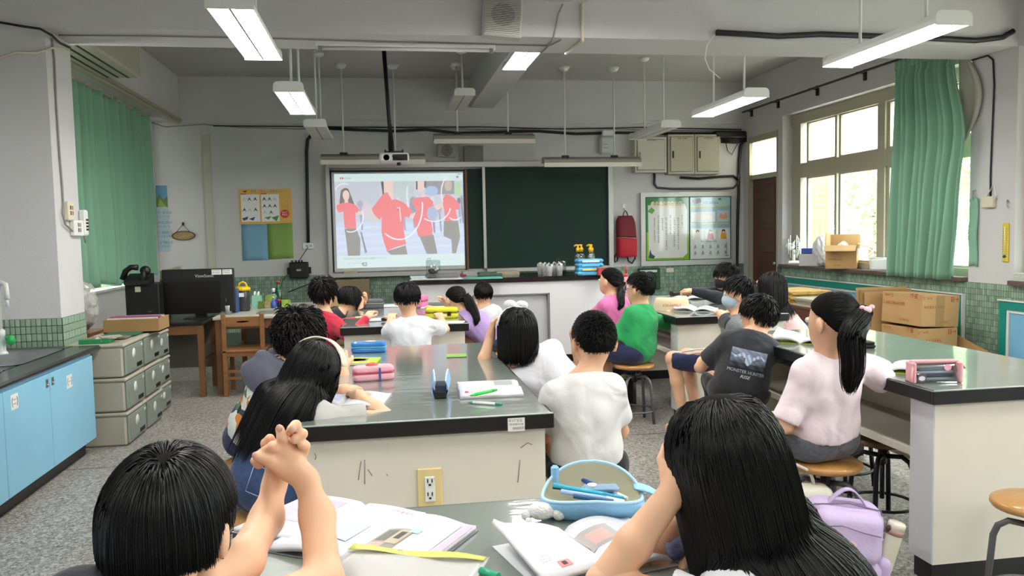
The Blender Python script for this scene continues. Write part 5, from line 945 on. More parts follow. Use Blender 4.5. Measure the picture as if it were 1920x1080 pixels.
def folds(seed,amp,scale=9.):
    rd=np.random.default_rng(seed); W=[(rd.normal(size=3)*scale*np.array([1.2,1.2,.7]),rd.uniform(0,6.3)) for _ in range(7)]
    def f(G):
        d=np.zeros(len(G))
        for w,ph in W: d+=np.sin(G@w+ph+1.4*np.sin(G@w[::-1]*.6+ph))
        return amp*d/3
    return f
M_skin=mat('skin','e4b492',.5,noise=.04,nscale=12,sss=.12); M_nail=mat('nail','e0b0a0',.35)
def hair_mat(name,c='131214'):
    if name in MATS: return MATS[name]
    m=mat(name,c,.42,spec=.3,noise=.35,nscale=14); b=m.node_tree.nodes['Principled BSDF']; b.inputs['Anisotropic'].default_value=.4; return m
M_hair=hair_mat('black_hair','0b0b0d'); M_hairb=hair_mat('brown_black_hair','141011'); M_eye=mat('eye_dark','1a1210',.2); M_eyew=mat('eye_white','d8d2cc',.3); M_lip=mat('lip','b06a62',.5)
M_cap=mat('scalp_dark','0d0c0d',.8,spec=.1)
def frame_(f,up=(0,0,1)):
    """columns right, forward, up from a facing vector"""
    f=nrm(f); r=nrm(np.cross(f,up)); u=np.cross(r,f); return np.stack([r,f,u],1)
def yawv(a,p=0): return np.array([math.sin(a)*math.cos(p),math.cos(a)*math.cos(p),math.sin(p)])
def ik(a,t,l1,l2,pole):
    d=t-a; D=np.linalg.norm(d); D2=min(max(D,abs(l1-l2)+.01),(l1+l2)*.999); u=d/(D+1e-9); t=a+u*D2
    x=(l1*l1-l2*l2+D2*D2)/(2*D2); hh=math.sqrt(max(0,l1*l1-x*x)); q=np.asarray(pole,float)-u*(np.asarray(pole,float)@u); return a+u*x+nrm(q)*hh,t
def hand_prims(w,d,palm,s=1.,curl=.5,side=1,spread=.12):
    """w wrist, d pointing direction, palm normal direction; side +1 when thumb lies toward cross(d,palm)"""
    d=nrm(d); pn=nrm(palm-d*(palm@d)); x=np.cross(d,pn)*side; out=[]; L=.07*s
    c=w+d*L*.55; Rm=np.stack([x,d,pn],1); out.append((('box',c,Rm,np.array([.034,.04,.0125])*s,.012*s),.012*s)); out.append((('cone',w-d*.01,w+d*.03*s,.022*s,.022*s),.014*s))
    for i,(fx,fl) in enumerate(((.026,.058),(.009,.066),(-.009,.061),(-.026,.048))):
        b=w+d*L*1.02+x*fx*s; a=spread*(fx/.026); dd=nrm(d+x*a); p=b; ang=0
        for j,fr in enumerate((.45,.32,.26)):
            ang+=curl*(.8 if j==0 else 1.); q=p+(dd*math.cos(ang)+pn*math.sin(ang))*fl*fr*s; r0=(.0085,.0078,.007)[j]*s; out.append((('cone',p,q,r0,r0*.92),.004*s)); p=q
    b=w+d*.018*s+x*.026*s; m_=b+(x*.72+d*.75+pn*.25)*.032*s; e=m_+(x*.25+d*.9+pn*.35)*.03*s; out+= [(('cone',b,m_,.012*s,.0105*s),.01*s),(('cone',m_,e,.0095*s,.008*s),.004*s)]
    return out
def person(lab,hip,face,shoulder,head,hface,hpitch=0.,s=1.,hands=((None,)*2),elb=((0,0,-1),(0,0,-1)),shirt=None,sleeve=.55,shorts=None,shortlen=.75,feet=None,knees=None,res=.011,hair=None,shw=.122,skin=None,hem=.04,
           shoes=True,handdir=(None,None),palmdir=(None,None),curl=(.5,.5),extra=None,mask=False,roll=0.,shirt_disp=.005,hidelegs=False,collar=.012,loose=1.,custom_hands=False,sleeve_long=False,fold_scale=15.,ear=1.):
    """seated figure in world coordinates. hip = pelvis centre, shoulder = base of neck, head = head centre"""
    skin=skin or M_skin; hip=np.array(hip,float); sh=np.array(shoulder,float); hd=np.array(head,float); base=np.array([hip[0],hip[1],0])
    T=thing('person',lab,'person',tuple(base)); X=lambda p:np.asarray(p,float)-base
    fw=yawv(face); rt=nrm(np.cross(fw,[0,0,1])); up=nrm(sh-hip); sr=nrm(rt-up*(rt@up)); fr=np.cross(up,sr)
    S={}
    SL,SR=sh-sr*shw*s-up*.045*s,sh+sr*shw*s-up*.045*s; chest=hip+up*np.linalg.norm(sh-hip)*.68
    Rt=np.stack([sr,fr,up],1)
    HF=yawv(hface,hpitch); Hm=frame_(HF)
    if roll: c_,s_=math.cos(roll),math.sin(roll); Hm=np.stack([Hm[:,0]*c_+Hm[:,2]*s_,Hm[:,1],Hm[:,2]*c_-Hm[:,0]*s_],1)
    r_,f_,u_=Hm.T
    head_pr=[(('ell',X(hd+u_*.022*s-f_*.012*s),Hm,np.array([.076,.093,.089])*s),0),(('ell',X(hd-u_*.035*s+f_*.022*s),Hm,np.array([.062,.068,.078])*s),.03),(('ell',X(hd-u_*.078*s+f_*.045*s),Hm,np.array([.034,.036,.03])*s),.03),
             (('cone',X(hd+f_*.083*s+u_*.002*s),X(hd+f_*.098*s-u_*.028*s),.009*s,.0125*s),.014),(('cone',X(hd+f_*.078*s-u_*.052*s-r_*.016*s),X(hd+f_*.078*s-u_*.052*s+r_*.016*s),.008*s,.008*s),.01)]
    for q in(-1,1): head_pr+= [(('ell',X(hd+r_*q*(.083 if ear>.9 else .074)*s-u_*.014*s-f_*.012*s),np.stack([nrm(r_+f_*.35*q),nrm(f_-r_*.35*q),u_],1),np.array([.011,.022,.034])*s*ear),.006)]
    neck=[(('cone',X(sh-up*.03),X(hd-u_*.05*s-f_*.02*s),.05*s,.045*s),.025)]
    torso=[(('ell',X(hip+up*.03*s),Rt,np.array([.122,.1,.12])*s),.04),(('ell',X(hip+up*np.linalg.norm(sh-hip)*.4),Rt,np.array([.106,.084,.16])*s),.05),(('ell',X(chest),Rt,np.array([.122,.092,.14])*s),.05),(('cone',X(SL+sr*.02),X(SR-sr*.02),.042*s,.042*s),.05),(('cone',X(sh-up*.02),X(sh-up*.12*s),.052*s,.085*s),.05)]
    body=head_pr+neck+torso
    la,lf=.235*s,.21*s; arms=[]; EW=[]; HP=[]
    for k,(A,hnd) in enumerate(((SL,hands[0]),(SR,hands[1]))):
        if hnd is None: hnd=A+np.array([0,0,-.38])*s+fr*.1
        hnd=np.array(hnd,float); e,wv=ik(A,hnd,la,lf,np.array(elb[k],float)); EW.append((A,e,wv))
        arms+= [(('cone',X(A),X(e),.037*s,.031*s),.025),(('cone',X(e),X(e+(wv-e)*.3),.0315*s,.027*s),.015),(('cone',X(e+(wv-e)*.3),X(e+(wv-e)*.7),.026*s,.02*s),.015)]
        if not custom_hands: dd=handdir[k] if handdir[k] is not None else nrm(wv-e); pd=palmdir[k] if palmdir[k] is not None else np.array([0,0,-1.]); HP.append(hand_prims(X(wv),np.array(dd,float),np.array(pd,float),s*1.0,curl[k],1 if k==0 else -1)+[(('cone',X(e+(wv-e)*.02),X(e+(wv-e)*.42),.0322*s,.0325*s),.012),(('cone',X(e+(wv-e)*.42),X(wv),.0322*s,.0232*s),.012)])
    body+=arms
    legs=[]; lt,ls=.36*s,.36*s; KN=[]
    for k,q in enumerate((-1,1)):
        hj=hip+rt*q*.075*s-np.array([0,0,.02]); kn=hj+fw*lt*.98+rt*q*.03+np.array([0,0,.0]) if knees is None else np.array(knees[k],float)
        ft=np.array([kn[0]-fw[0]*.02,kn[1]-fw[1]*.02,.09]) if feet is None else np.array(feet[k],float); KN.append((hj,kn,ft))
        if not hidelegs:
            legs+= [(('cone',X(hj),X(kn),.078*s,.05*s),.03),(('cone',X(kn),X(kn+(ft-kn)*.35),.05*s,.046*s),.02),(('cone',X(kn+(ft-kn)*.35),X(ft),.045*s,.03*s),.02),(('cone',X(ft),X(ft+fw*.12-np.array([0,0,.03])),.032,.028),.02)]
    body+=legs
    V,Q=field_mesh(body,res,.02,smooth=1)
    if extra: HP.append(extra(X))
    for hpz in HP:
        V2,Q2=field_mesh(hpz,min(res*.5,.0048) if not extra else .0034,.006,smooth=1); Q=np.vstack([Q,Q2+len(V)]); V=np.vstack([V,V2])
    np_mesh('body',V,Q,skin,T)
    dsp=folds(abs(hash(lab))%1000 if False else sum(map(ord,lab)),shirt_disp,fold_scale)
    if shirt is not None:
        o=.014*loose; pr=[(('ell',p[1],p[2],p[3]+o+ (.01*loose if i<2 else 0)) if p[0]=='ell' else ('cone',p[1],p[2],p[3]+o,p[4]+o),k_) for i,(p,k_) in enumerate(torso)]
        for A,e,wv in EW:
            if sleeve_long: pr+= [(('cone',X(A),X(e),.058*s,.05*s),.04),(('cone',X(e),X(e+(wv-e)*.93),.05*s,.034*s),.03)]
            else: pr+= [(('cone',X(A),X(A+(e-A)*sleeve),.05*s,.057*s),.04)]
        npt,nn_=X(sh+up*(.028+collar)),nrm(up+fr*.25)
        def neckcut(G):
            dv=G-npt; al=dv@up; return np.where(np.linalg.norm(dv-al[:,None]*up,axis=1)<.10*s,dv@nn_,-1.)
        cuts=[halfspace(X(hip-up*(.055+hem)*s),-up),neckcut]
        if not sleeve_long:
            cs=[]
            for A,e,wv in EW:
                ax=nrm(e-A); c0=X(A+(e-A)*sleeve)
                cs.append((c0,ax))
            def cutf(G):
                d=np.full(len(G),-1.)
                for c0,ax in cs:
                    dv=G-c0; al=dv@ax; rad=np.linalg.norm(dv-al[:,None]*ax,axis=1); d=np.maximum(d,np.where((rad<.09*s),al,-1.))
                return d
            cuts.append(cutf)
        V,Q=field_mesh(pr,res*.95,.03,cuts,dsp,smooth=1); S['shirt']=np_mesh('shirt',V,Q,shirt,T); S['shirt_V']=V
    if shorts is not None and not hidelegs:
        pr=[(('ell',X(hip+up*.0*s),Rt,np.array([.131,.112,.115])*s),.04)]
        for hj,kn,ft in KN:
            if shortlen<=1: pr.append((('cone',X(hj),X(hj+(kn-hj)*shortlen),.094*s,.078*s),.04))
            else: pr+= [(('cone',X(hj),X(kn),.092*s,.064*s),.04),(('cone',X(kn),X(kn+(ft-kn)*min(.93,(shortlen-1))),.062*s,.05*s),.03)]
        cuts=[halfspace(X(hip+up*.02*s),up)]
        if shortlen<=1:
            def cutl(G):
                d=np.full(len(G),-1.)
                for hj,kn,ft in KN:
                    ax=nrm(kn-hj); dv=G-X(hj+(kn-hj)*shortlen); al=dv@ax; rad=np.linalg.norm(dv-al[:,None]*ax,axis=1); d=np.maximum(d,np.where(rad<.13*s,al,-1.))
                return d
            cuts.append(cutl)
        V,Q=field_mesh(pr,res,.03,cuts,folds(len(lab),.003),smooth=1); np_mesh('shorts',V,Q,shorts,T)
    if shoes and not hidelegs:
        for hj,kn,ft in KN:
            z0=ft[2]-.055; V,Q=field_mesh([(('ell',X(ft+fw*.035+np.array([0,0,-.035])),frame_(fw),np.array([.04,.1,.045])),.02),(('ell',X(ft+np.array([0,0,-.02])),frame_(fw),np.array([.038,.045,.05])),.02)],.009,.02,[halfspace(X([ft[0],ft[1],max(.002,ft[2]-.085)]),(0,0,-1))]); np_mesh('shoe',V,Q,MATS.get('shoe_dark') or mat('shoe_dark','2b2c30',.6),T)
    for q in(-1,1):
        b=MB(); b.ball(X(hd+f_*.083*s+r_*q*.031*s+u_*.004*s),.0125*s,10); e_=b.build('eye',M_eyew,T); part('iris',M_eye,e_,lambda b:b.ball(X(hd+f_*.0905*s+r_*q*.031*s+u_*.004*s),.0062*s,8))
    part('lips',M_lip,T,lambda b:b.ball(X(hd+f_*.0855*s-u_*.052*s),(.0155*s,.004*s,.0055*s),10,M=Hm))
    if mask: 
        V,Q=field_mesh([(('ell',X(hd-u_*.042*s+f_*.03*s),Hm,np.array([.07,.08,.062])*s),0)],.007,.01,[halfspace(X(hd-f_*.0*s),-f_),halfspace(X(hd-u_*.004*s+f_*.08*s),nrm(u_-f_*.15))]); mk=np_mesh('face_mask',V,Q,mask,T)
        part('ear_loop',mask,T,lambda b:[b.tube([X(hd+r_*q*.066*s+f_*.03*s-u_*(.02+dz)*s),X(hd+r_*q*.083*s-f_*.02*s-u_*(.015)*s)],.0022,5) for q in(-1,1) for dz in(0,.05)])
    ctx=dict(T=T,X=X,hd=hd,Hm=Hm,s=s,sh=sh,up=up,fr=fr,sr=sr,hip=hip,EW=EW,torso=torso,neck=neck,Rt=Rt,res=res,arms=[p for p in arms],**S)
    if hair: hair(ctx)
    return ctx
# ---------------------------------------------------------------- hair: a cap following the skull and many tapered strands combed over it
def strand_mesh(P,r,nseg=3):
    """P (N,K,3) strand points, r (N,K) radii -> verts, quads"""
    N,K,_=P.shape; T=np.gradient(P,axis=1); T/=np.linalg.norm(T,axis=2,keepdims=True)+1e-9
    ref=np.array([.31,.17,.93]); A=np.cross(T,ref); A/=np.linalg.norm(A,axis=2,keepdims=True)+1e-9; B=np.cross(T,A); V=[]
    for k in range(nseg): a=2*PI*k/nseg; V.append(P+r[...,None]*(math.cos(a)*A+math.sin(a)*B))
    V=np.stack(V,2).reshape(-1,3); i=np.arange(N)[:,None,None]*K*nseg+np.arange(K-1)[None,:,None]*nseg; k=np.arange(nseg)[None,None,:]; k2=(k+1)%nseg
    Q=np.stack([i+k,i+k2,i+nseg+k2,i+nseg+k],-1).reshape(-1,4); return V,Q
def hair_fn(style='short',n=500,length=.07,rad=.0035,seed=1,m=None,vol=.012,tie=None,part_x=0.,fringe=.5,K=10,spike=.2,col_pr=True,low=-.62,tail=None,stray=.15,crown=(0,-.55,.84),parting=False,behind=False,cap_low=None,side=.0,curl=0.,grav=.0,tailspread=.045,hem=None,ragged=.08,gdir=(0,0,-1),earcut=False):
    m=m or M_hair
    def go(c):
        rd=np.random.default_rng(seed); X,hd,Hm,s=c['X'],c['hd'],c['Hm'],c['s']; T=c['T']; r_,f_,u_=Hm.T
        cen=X(hd+u_*.022*s-f_*.012*s); rr=np.array([.076,.093,.089])*s
        def line(d): # hairline height (unit sphere) by azimuth: front high, sides at ear, back at nape
            fwd=d[:,1]; return np.where(fwd>0,side+(fringe-side)*np.clip(fwd/.75,0,1)**1.3,side+(low-side)*np.clip(-fwd/.6,0,1))
        # cap
        cap=[(('ell',cen,Hm,rr+vol*s),0),(('ell',cen-Hm[:,1]*.03*s-Hm[:,2]*.05*s,Hm,np.array([.066,.06,.06])*s+vol*s*.6),.03)]
        def capcut(G):
            q=(G-cen)@Hm/rr; d=q/(np.linalg.norm(q,axis=1)[:,None]+1e-9); return (line(d)-d[:,2])*.08
        V,Q=field_mesh(cap,min(c['res'],.008),.02,[capcut],smooth=1); np_mesh('hair_cap',V,Q,M_cap,T)
        d=rd.normal(size=(n*4,3)); d/=np.linalg.norm(d,axis=1)[:,None]; d=d[(d[:,2]>line(d)-.02)][:n]; N=len(d)
        P=np.zeros((N,K,3)); loc=d*(rr+vol*s*.6); P[:,0]=loc@Hm.T+cen
        cr=nrm(crown); 
        if parting: # flow away from a centre parting line
            fl=np.c_[np.sign(d[:,0]-part_x+1e-6)*(.9+.0*d[:,0]),np.full(N,-.25),np.full(N,-.4)]
        else: fl=d*(d@cr)[:,None]-cr
        fl[:,1]-=(np.clip(d[:,1],0,1)*.3 if length>.2 else 0); fl[:,0]+=(np.sign(d[:,0]-part_x)*np.clip(d[:,1]+.3,0,1)*.9 if length>.2 else 0)
        fl=fl-d*np.sum(fl*d,1)[:,None]; fl/=np.linalg.norm(fl,axis=1)[:,None]+1e-6
        dirv=(fl+d*spike+rd.normal(size=(N,3))*stray)@Hm.T; dirv/=np.linalg.norm(dirv,axis=1)[:,None]
        Ls=length*s*rd.uniform(.75,1.1,N)
        hm_=hem
        if earcut: hm_=hem*np.interp(d[:,1],[-.45,-.2,.35,.7],[1,.02,.02,.6])*np.where(np.abs(d[:,0])>.35,1,1)
        if hem is not None: Ls=np.maximum(.03,(.098*np.arcsin(np.clip(d[:,2],0,1))+hm_-.09*np.clip(-d[:,2],0,1)))*s*rd.uniform(1-ragged,1+ragged*.5,N)
        step=Ls/(K-1); G0=nrm(gdir)
        pr=[('ell',cen,Hm,rr+vol*s*.75),('ell',X(hd-u_*.035*s+f_*.022*s),Hm,np.array([.066,.07,.08])*s)]
        if col_pr: pr+= [(p[0],p[1],p[2],*(np.asarray(q)+.026 for q in p[3:])) for p,_ in c['torso']]
        def sd(Z): return np.min([prim_sd(Z,p) for p in pr],0)
        off=.001+.004*rd.random(N)+.010*np.clip((d[:,2]+.6)/1.6,0,1)
        tp=None
        if tie is not None: tp=cen+Hm@(np.array(tie)*s)
        for k in range(1,K):
            p=P[:,k-1]; u=k/(K-1)
            if tp is not None:
                tv=tp-p; dist=np.linalg.norm(tv,axis=1); tv/=dist[:,None]+1e-9; dirv=tv; st=np.minimum(dist/(K-k)*1.02,.05)
                q=p+dirv*st[:,None]
            else:
                g=min(.95,grav+.12+u*.5) if length>.12 else .05+grav
                dirv=dirv*(1-g)+G0*g
                if curl: dirv=dirv+curl*np.stack([np.sin(d[:,0]*23+k*1.3),np.cos(d[:,1]*19+k*1.1),np.sin(d[:,2]*29+k)],1)
                if length<=.12: # stay combed along the skull
                    lo=(p-cen)@Hm/rr; lo/=np.linalg.norm(lo,axis=1)[:,None]; f2=lo*(lo@cr)[:,None]-cr; f2=f2-lo*np.sum(f2*lo,1)[:,None]; f2/=np.linalg.norm(f2,axis=1)[:,None]+1e-6; dirv=dirv*.75+.25*(f2@Hm.T)
                dirv/=np.linalg.norm(dirv,axis=1)[:,None]+1e-9; q=p+dirv*step[:,None]
            dd=sd(q); e=.004; gr=np.stack([sd(q+np.eye(3)[a]*e)-dd for a in range(3)],1)/e; gr/=np.linalg.norm(gr,axis=1)[:,None]+1e-9
            push=np.clip(off-dd,0,.004+.6*step); P[:,k]=q+gr*push[:,None]
        w=np.interp(np.linspace(0,1,K),[0,.15,.7,1],[.6,1,.85,.12 if tie is None else .8]); r=rad*s*w[None,:]*rd.uniform(.7,1.3,(N,1))
        V,Q=strand_mesh(P,r); np_mesh('hair_strands',V,Q,m,T)['kind']='stuff'
        if tie is not None and tail is not None: # ponytail hanging from the tie
            L,pts,w0=tail; n2=max(60,n//2); pts=np.array([tp]+[X(q) for q in pts]); K2=14; tt=np.linspace(0,1,K2); seg=np.linspace(0,1,len(pts)); path=np.stack([np.interp(tt,seg,pts[:,a]) for a in range(3)],1)
            for _ in range(2): path[1:-1]=(path[:-2]+2*path[1:-1]+path[2:])/4
            a=rd.uniform(0,2*PI,n2); q=np.sqrt(rd.random(n2)); off=np.stack([np.cos(a)*q,np.sin(a)*q],1); Tn=np.gradient(path,axis=0); Tn/=np.linalg.norm(Tn,axis=1)[:,None]; A=np.cross(Tn,nrm([.2,.9,.1])); A/=np.linalg.norm(A,axis=1)[:,None]; B=np.cross(Tn,A)
            prof=np.interp(tt,[0,.12,.45,.8,1],[.45,1,1,.75,.25])*w0; lenf=rd.uniform(.8,1.05,n2)
            Pt=np.zeros((n2,K2,3))
            for i in range(n2):
                ti=np.clip(tt*lenf[i],0,1); pa=np.stack([np.interp(ti,tt,path[:,x]) for x in range(3)],1); Pt[i]=pa+A*(off[i,0]*prof)[:,None]+B*(off[i,1]*prof)[:,None]+rd.normal(size=3)*.006*tt[:,None]
            V,Q=strand_mesh(Pt,np.tile(np.interp(tt,[0,.2,.8,1],[.8,1,.8,.15])*rad*s*1.2,(n2,1))); np_mesh('ponytail',V,Q,m,T)['kind']='stuff'
            core=[(('cone',path[i],path[i+1],max(.006,prof[i]*.8),max(.005,prof[i+1]*.8)),.01) for i in range(K2-3)]; V,Q=field_mesh(core,.007,.01); np_mesh('ponytail_core',V,Q,m,T)
            part('hair_tie',MATS.get('tie_black') or mat('tie_black','17171a',.7),T,lambda b:b.tube([path[0]+ (A[0]*math.cos(a_)+B[0]*math.sin(a_))*w0*.6 for a_ in np.linspace(0,2*PI,14)],.006*s,6))
            c['tie']=tp
        if behind: # body of long hair filling the space behind the neck
            V,Q=field_mesh([(('cone',X(np.array(a)),X(np.array(b_)),ra,rb),.02) for a,b_,ra,rb in behind],.009,.03); np_mesh('hair_mass',V,Q,m,T)
    return go
# ---------------------------------------------------------------- books, pencil cases and bags
M_page=mat('page_white','d6d7dc',.6); M_cover=mat('book_cover_lime','b9c83a',.5)
def open_book(lab,px,py,rz,w,h,paints=(),lift=0,curve=.012,z=None,flop=0.,cover=None,xy=None):
    """open book lying on a table: w = one page's width, h = height; paints are (u0,v0,u1,v1,colour) with u -1..1, v 0..1, or ('g',u,v,n,size,colour)"""
    z=TZ if z is None else z; p=onz(px,py,z) if xy is None else (*xy,z); t=thing('open_book',lab,'book',(p[0],p[1],z+.001),rz,'open textbooks'); th=.012
    def sf(u,v,o=0.):
        a=abs(u); zz=th+curve*math.sin(min(1,a*1.15)*PI)*(1-.3*a)-th*.55*(a**3)*0
        if flop and u<0: zz+=flop*(a**2)*(.35+.65*v)
        if a<.06: zz-=(.06-a)*.12
        return (u*w*(1-.02*(curve>0)),(v-.5)*h,zz+o)
    part('pages',M_page,t,lambda b:b.grid(lambda u,v:sf(u*2-1,v),28,5,thick=.010))
    part('cover',cover or M_cover,t,lambda b:b.box((-w*1.005,-h/2-.002,0),(w*1.005,h/2+.002,.0018)))
    b=MB(); k=0
    for q in paints:
        k+=1; o=.0006+.0002*k
        if q[0]=='g':
            _,u,v,n,sz,c=q; b2=MB(); glyphs(b2,(0,0,0),np.array([1,0,0.]),np.array([0,1,0.]),n,sz,c,seed=k); V=np.vstack(b2.v); b.add([sf(u+x/w,v+y/h,o) for x,y,_z in V],b2.f,0,c)
        else:
            u0,v0,u1,v1,c=q; b.grid(lambda s,r:sf(u0+(u1-u0)*s,v0+(v1-v0)*r,o),6,3,0,c)
    if paints: b.build('print',attr_mat('print_paper'),t)
    return t
def txt(u,v,rows,n,c='8d8f98',sz=.006): return [('g',u,v-.045*i,n,sz,c) for i in range(rows)]
# foreground table
bk=[(.12,.12,.5,.62,'8f8a84'),(.14,.14,.34,.32,'c99f96'),(.16,.36,.3,.58,'6b6a66'),(.32,.3,.48,.6,'b5ab93'),(.36,.4,.44,.55,'4a4a48'),(.44,.56,.56,.66,'a9d3ee'),(-.5,.25,-.14,.62,'b9c6ec'),(.62,.05,.86,.95,'dcecec'),(.9,.03,1.,.97,'f0b4d0')]+txt(-.9,.9,14,10)+txt(.14,.9,5,14)+txt(.64,.9,16,8)
open_book('open textbook with a photograph and pink margin on the foreground table',700,1015,R(-33),.19,.27,bk,curve=.014,cover=mat('cover_grey','8a8a90',.5))
bk2=[(-.9,.3,-.2,.9,'b9a9c4'),(-.8,.6,-.5,.85,'ececf2'),(-.6,.35,-.35,.55,'e6f0f0'),(.1,.5,.5,.8,'9a9a9e'),(.15,.55,.45,.75,'e4e4ea'),(.1,.2,.4,.3,'e8b4b8'),('g',.55,.86,5,.014,'e05a7a')]+txt(.55,.78,8,8)
open_book('second open textbook with red heading under the first one',622,985,R(-36),.18,.26,bk2,z=TZ-.0004,curve=.004,cover=mat('cover_grey'if 0 else 'cover_pale','b9b9c4',.5))
P=onz(790,1062,TZ); t=thing('plastic_folder','clear zip folder with lime edge at bottom of the photo','folder',(P[0]-.02,P[1]-.03,TZ+.027),R(-24)); part('film',mat('folder_film','e4e4e2',.12,alpha=.55),t,lambda b:b.grid(lambda u,v:((u-.5)*.30,(v-.8)*.2,.003*math.sin(u*9+v*5)),14,10,thick=.003)); part('lime_edge',mat('lime_band','cfd66a',.4),t,lambda b:b.grid(lambda u,v:((u-.5)*.29,.015+.025*v,.0048+.003*math.sin(u*9+v)),14,2,thick=.001)); part('zip_pull',mat('tap_green2','1fa37a',.4),t,lambda b:b.cyl((.15,-.02,.0),(.19,-.04,.0),.008))
bk3=[(-.1,.45,.45,.8,'a8a4a4'),(-.05,.5,.35,.72,'caa7a0'),(-.7,.1,-.55,.2,'e88a8a'),(-.66,.12,-.6,.18,'3a3030')]+txt(.5,.85,8,8)+txt(-.9,.3,3,5)
open_book('open textbook with lifted page by the blue pencil bag',1108,1040,R(14),.17,.25,bk3,flop=.05,curve=.02,cover=mat('cover_white','d4d6da',.5))
# light blue open pencil bag with pens
P=onz(1118,972,TZ); BBm=mat('bag_blue','8cc4ea',.6,bump=.2,bscale=90); BBi=mat('bag_lining','c9c6a8',.8)
t=thing('pencil_bag','light blue zip pencil bag lying open with pens inside','pencil case',(P[0]+.0,P[1]+.035,TZ),R(-14))
def bagf(u,v): # u around the oval 0..1, v bottom->rim
    a=u*2*PI; c_,s_=math.cos(a),math.sin(a); k=.72+.28*math.sin(v*PI*.62+.25); hgt=.055+.05*max(0,s_)**1.5-.012*abs(c_)
    return (.125*k*math.copysign(abs(c_)**.75,c_),.07*k*math.copysign(abs(s_)**.8,s_)+.012*v*s_,v*hgt)
part('shell',BBm,t,lambda b:b.grid(bagf,40,8,thick=.004)); part('lining',BBi,t,lambda b:b.grid(lambda u,v:tuple(np.array(bagf(u,.08+.88*v))*np.array([.95,.93,1])+np.array([0,0,.003])),40,6)); part('base',BBi,t,lambda b:b.lathe([(.001,.004),(.1,.004)],(0,0,0),28,sy=.58))
part('zip',mat('zip_blue','a9d4f2',.5),t,lambda b:b.tube([bagf(u,1.0) for u in np.linspace(0,1,42)],.0045,6)); part('flap',BBm,t,lambda b:b.grid(lambda u,v:(.1+.09*u,.03-.02*u+.05*(v-.5),.06+.015*math.sin(u*3)-.05*u),8,6,thick=.004)); part('tab',BBm,t,lambda b:b.box((-.1,.05,.05),(-.08,.065,.1),bev=.006))
for k,(x,y,z,a,L,c,lb) in enumerate([(-.02,.02,.05,.35,.15,'2f2f33','black and turquoise marker in the blue pencil bag'),(.03,.03,.05,-.4,.14,'3a55a8','white pen with dark blue cap in the pencil bag'),(-.01,-.005,.055,.12,.17,'39b3cf','turquoise pen across the blue pencil bag'),(.0,-.025,.05,.2,.15,'9fc3ee','pale blue pen in the blue pencil bag'),(.02,-.035,.045,.25,.13,'2d5a8c','navy pen at the front of the blue pencil bag')]):
    o=thing('pen',lb,'pen',(0,0,0),0,'pens in the blue bag'); w=np.array(t.location)+rotz(R(-14))@np.array([x,y,z]); o.location=tuple(w); o.rotation_euler=(0,.12,R(-14)+a-.3); part('barrel',mat('penb%d'%k,c,.35),o,lambda b:b.cyl((-L/2,0,0),(L*.22,0,0),.0055,n=10)); part('cap',mat('penc%d'%k,['48c9c0','e6e6ee','2aa0be','e2e8f2','c8d6e6'][k],.35),o,lambda b:b.cyl((L*.22,0,0),(L/2,0,0),.006,.004,n=10))
w=np.array(t.location)+rotz(R(-14))@np.array([.02,.012,.058]); o=thing('correction_tape','clear blue correction tape dispenser in the pencil bag','tape',tuple(w),R(-10)); part('case',mat('tape_clear','a9c9ea',.15,alpha=.6),o,lambda b:b.box((-.045,-.014,-.008),(.045,.014,.008),bev=.007)); part('reel',M_white,o,lambda b:b.lathe([(.004,0),(.011,0),(.011,.006)],(-.02,0,.004),14))
P=onz(1016,976,TZ); t=thing('plush_charm','small white plush charm beside the blue pencil bag','plush',(P[0],P[1],TZ+.001),R(-12)); PW=mat('plush_white','e3e3e3',.95,bump=.5,bscale=160)
part('body',PW,t,lambda b:b.ball((0,0,.022),(.036,.02,.02))); part('head',PW,t,lambda b:b.ball((.04,-.004,.018),(.016,.015,.017))); part('ear',PW,t,lambda b:[b.ball((-.036,-.006,.014),(.013,.01,.012)),b.ball((-.03,-.018,.006),(.008,.012,.006))])
# middle table
def pill_case(lab,px,py,rz,w,d,h,m,zipm,extra=None,name='pencil_case',bev=.02,split=.55):
    p=onz(px,py,TZ); t=thing(name,lab,'pencil case',(p[0],p[1],TZ+.001),rz,'pencil cases')
    def shell(b,z0,z1,k=1.):
        pr=rrect(w*k,d*k,min(w,d)*.32,6); m_=len(pr); rings=[(.93,z0),(1,z0+(z1-z0)*.25),(1,z0+(z1-z0)*.7),(.9,z1-.002),(.7,z1)]; V=[(x*s_,y*s_,zz) for s_,zz in rings for x,y in pr]
        b.add(V,[(i*m_+q,i*m_+(q+1)%m_,(i+1)*m_+(q+1)%m_,(i+1)*m_+q) for i in range(4) for q in range(m_)]+[tuple(range(m_))[::-1],tuple(4*m_+q for q in range(m_))],0,None,True)
    part('lower_shell',m,t,lambda b:shell(b,0,h*split)); part('lid',m,t,lambda b:shell(b,h*split,h)); part('zip',zipm,t,lambda b:b.tube([(x*1.005,y*1.005,h*split) for x,y in rrect(w,d,min(w,d)*.32,6)]+[(rrect(w,d,min(w,d)*.32,6)[0][0],rrect(w,d,min(w,d)*.32,6)[0][1],h*split)],.003,6))
    if extra: extra(t,w,d,h)
    return t
pill_case('bright blue hard pencil case with pictures on the middle table',692,660,R(-4),.2,.085,.062,mat('case_blue','2a7fc8',.35,coat=.4),mat('zip_sky','69c2ee',.4),lambda t,w,d,h:part('print',mat('case_print','e4e2e0',.5,col2='b8604a',nscale=30),t,lambda b:b.lathe([(.001,0),(.03,0),(.036,-.003)],(.01,0,h+.001),18,sy=.7)),split=.5)
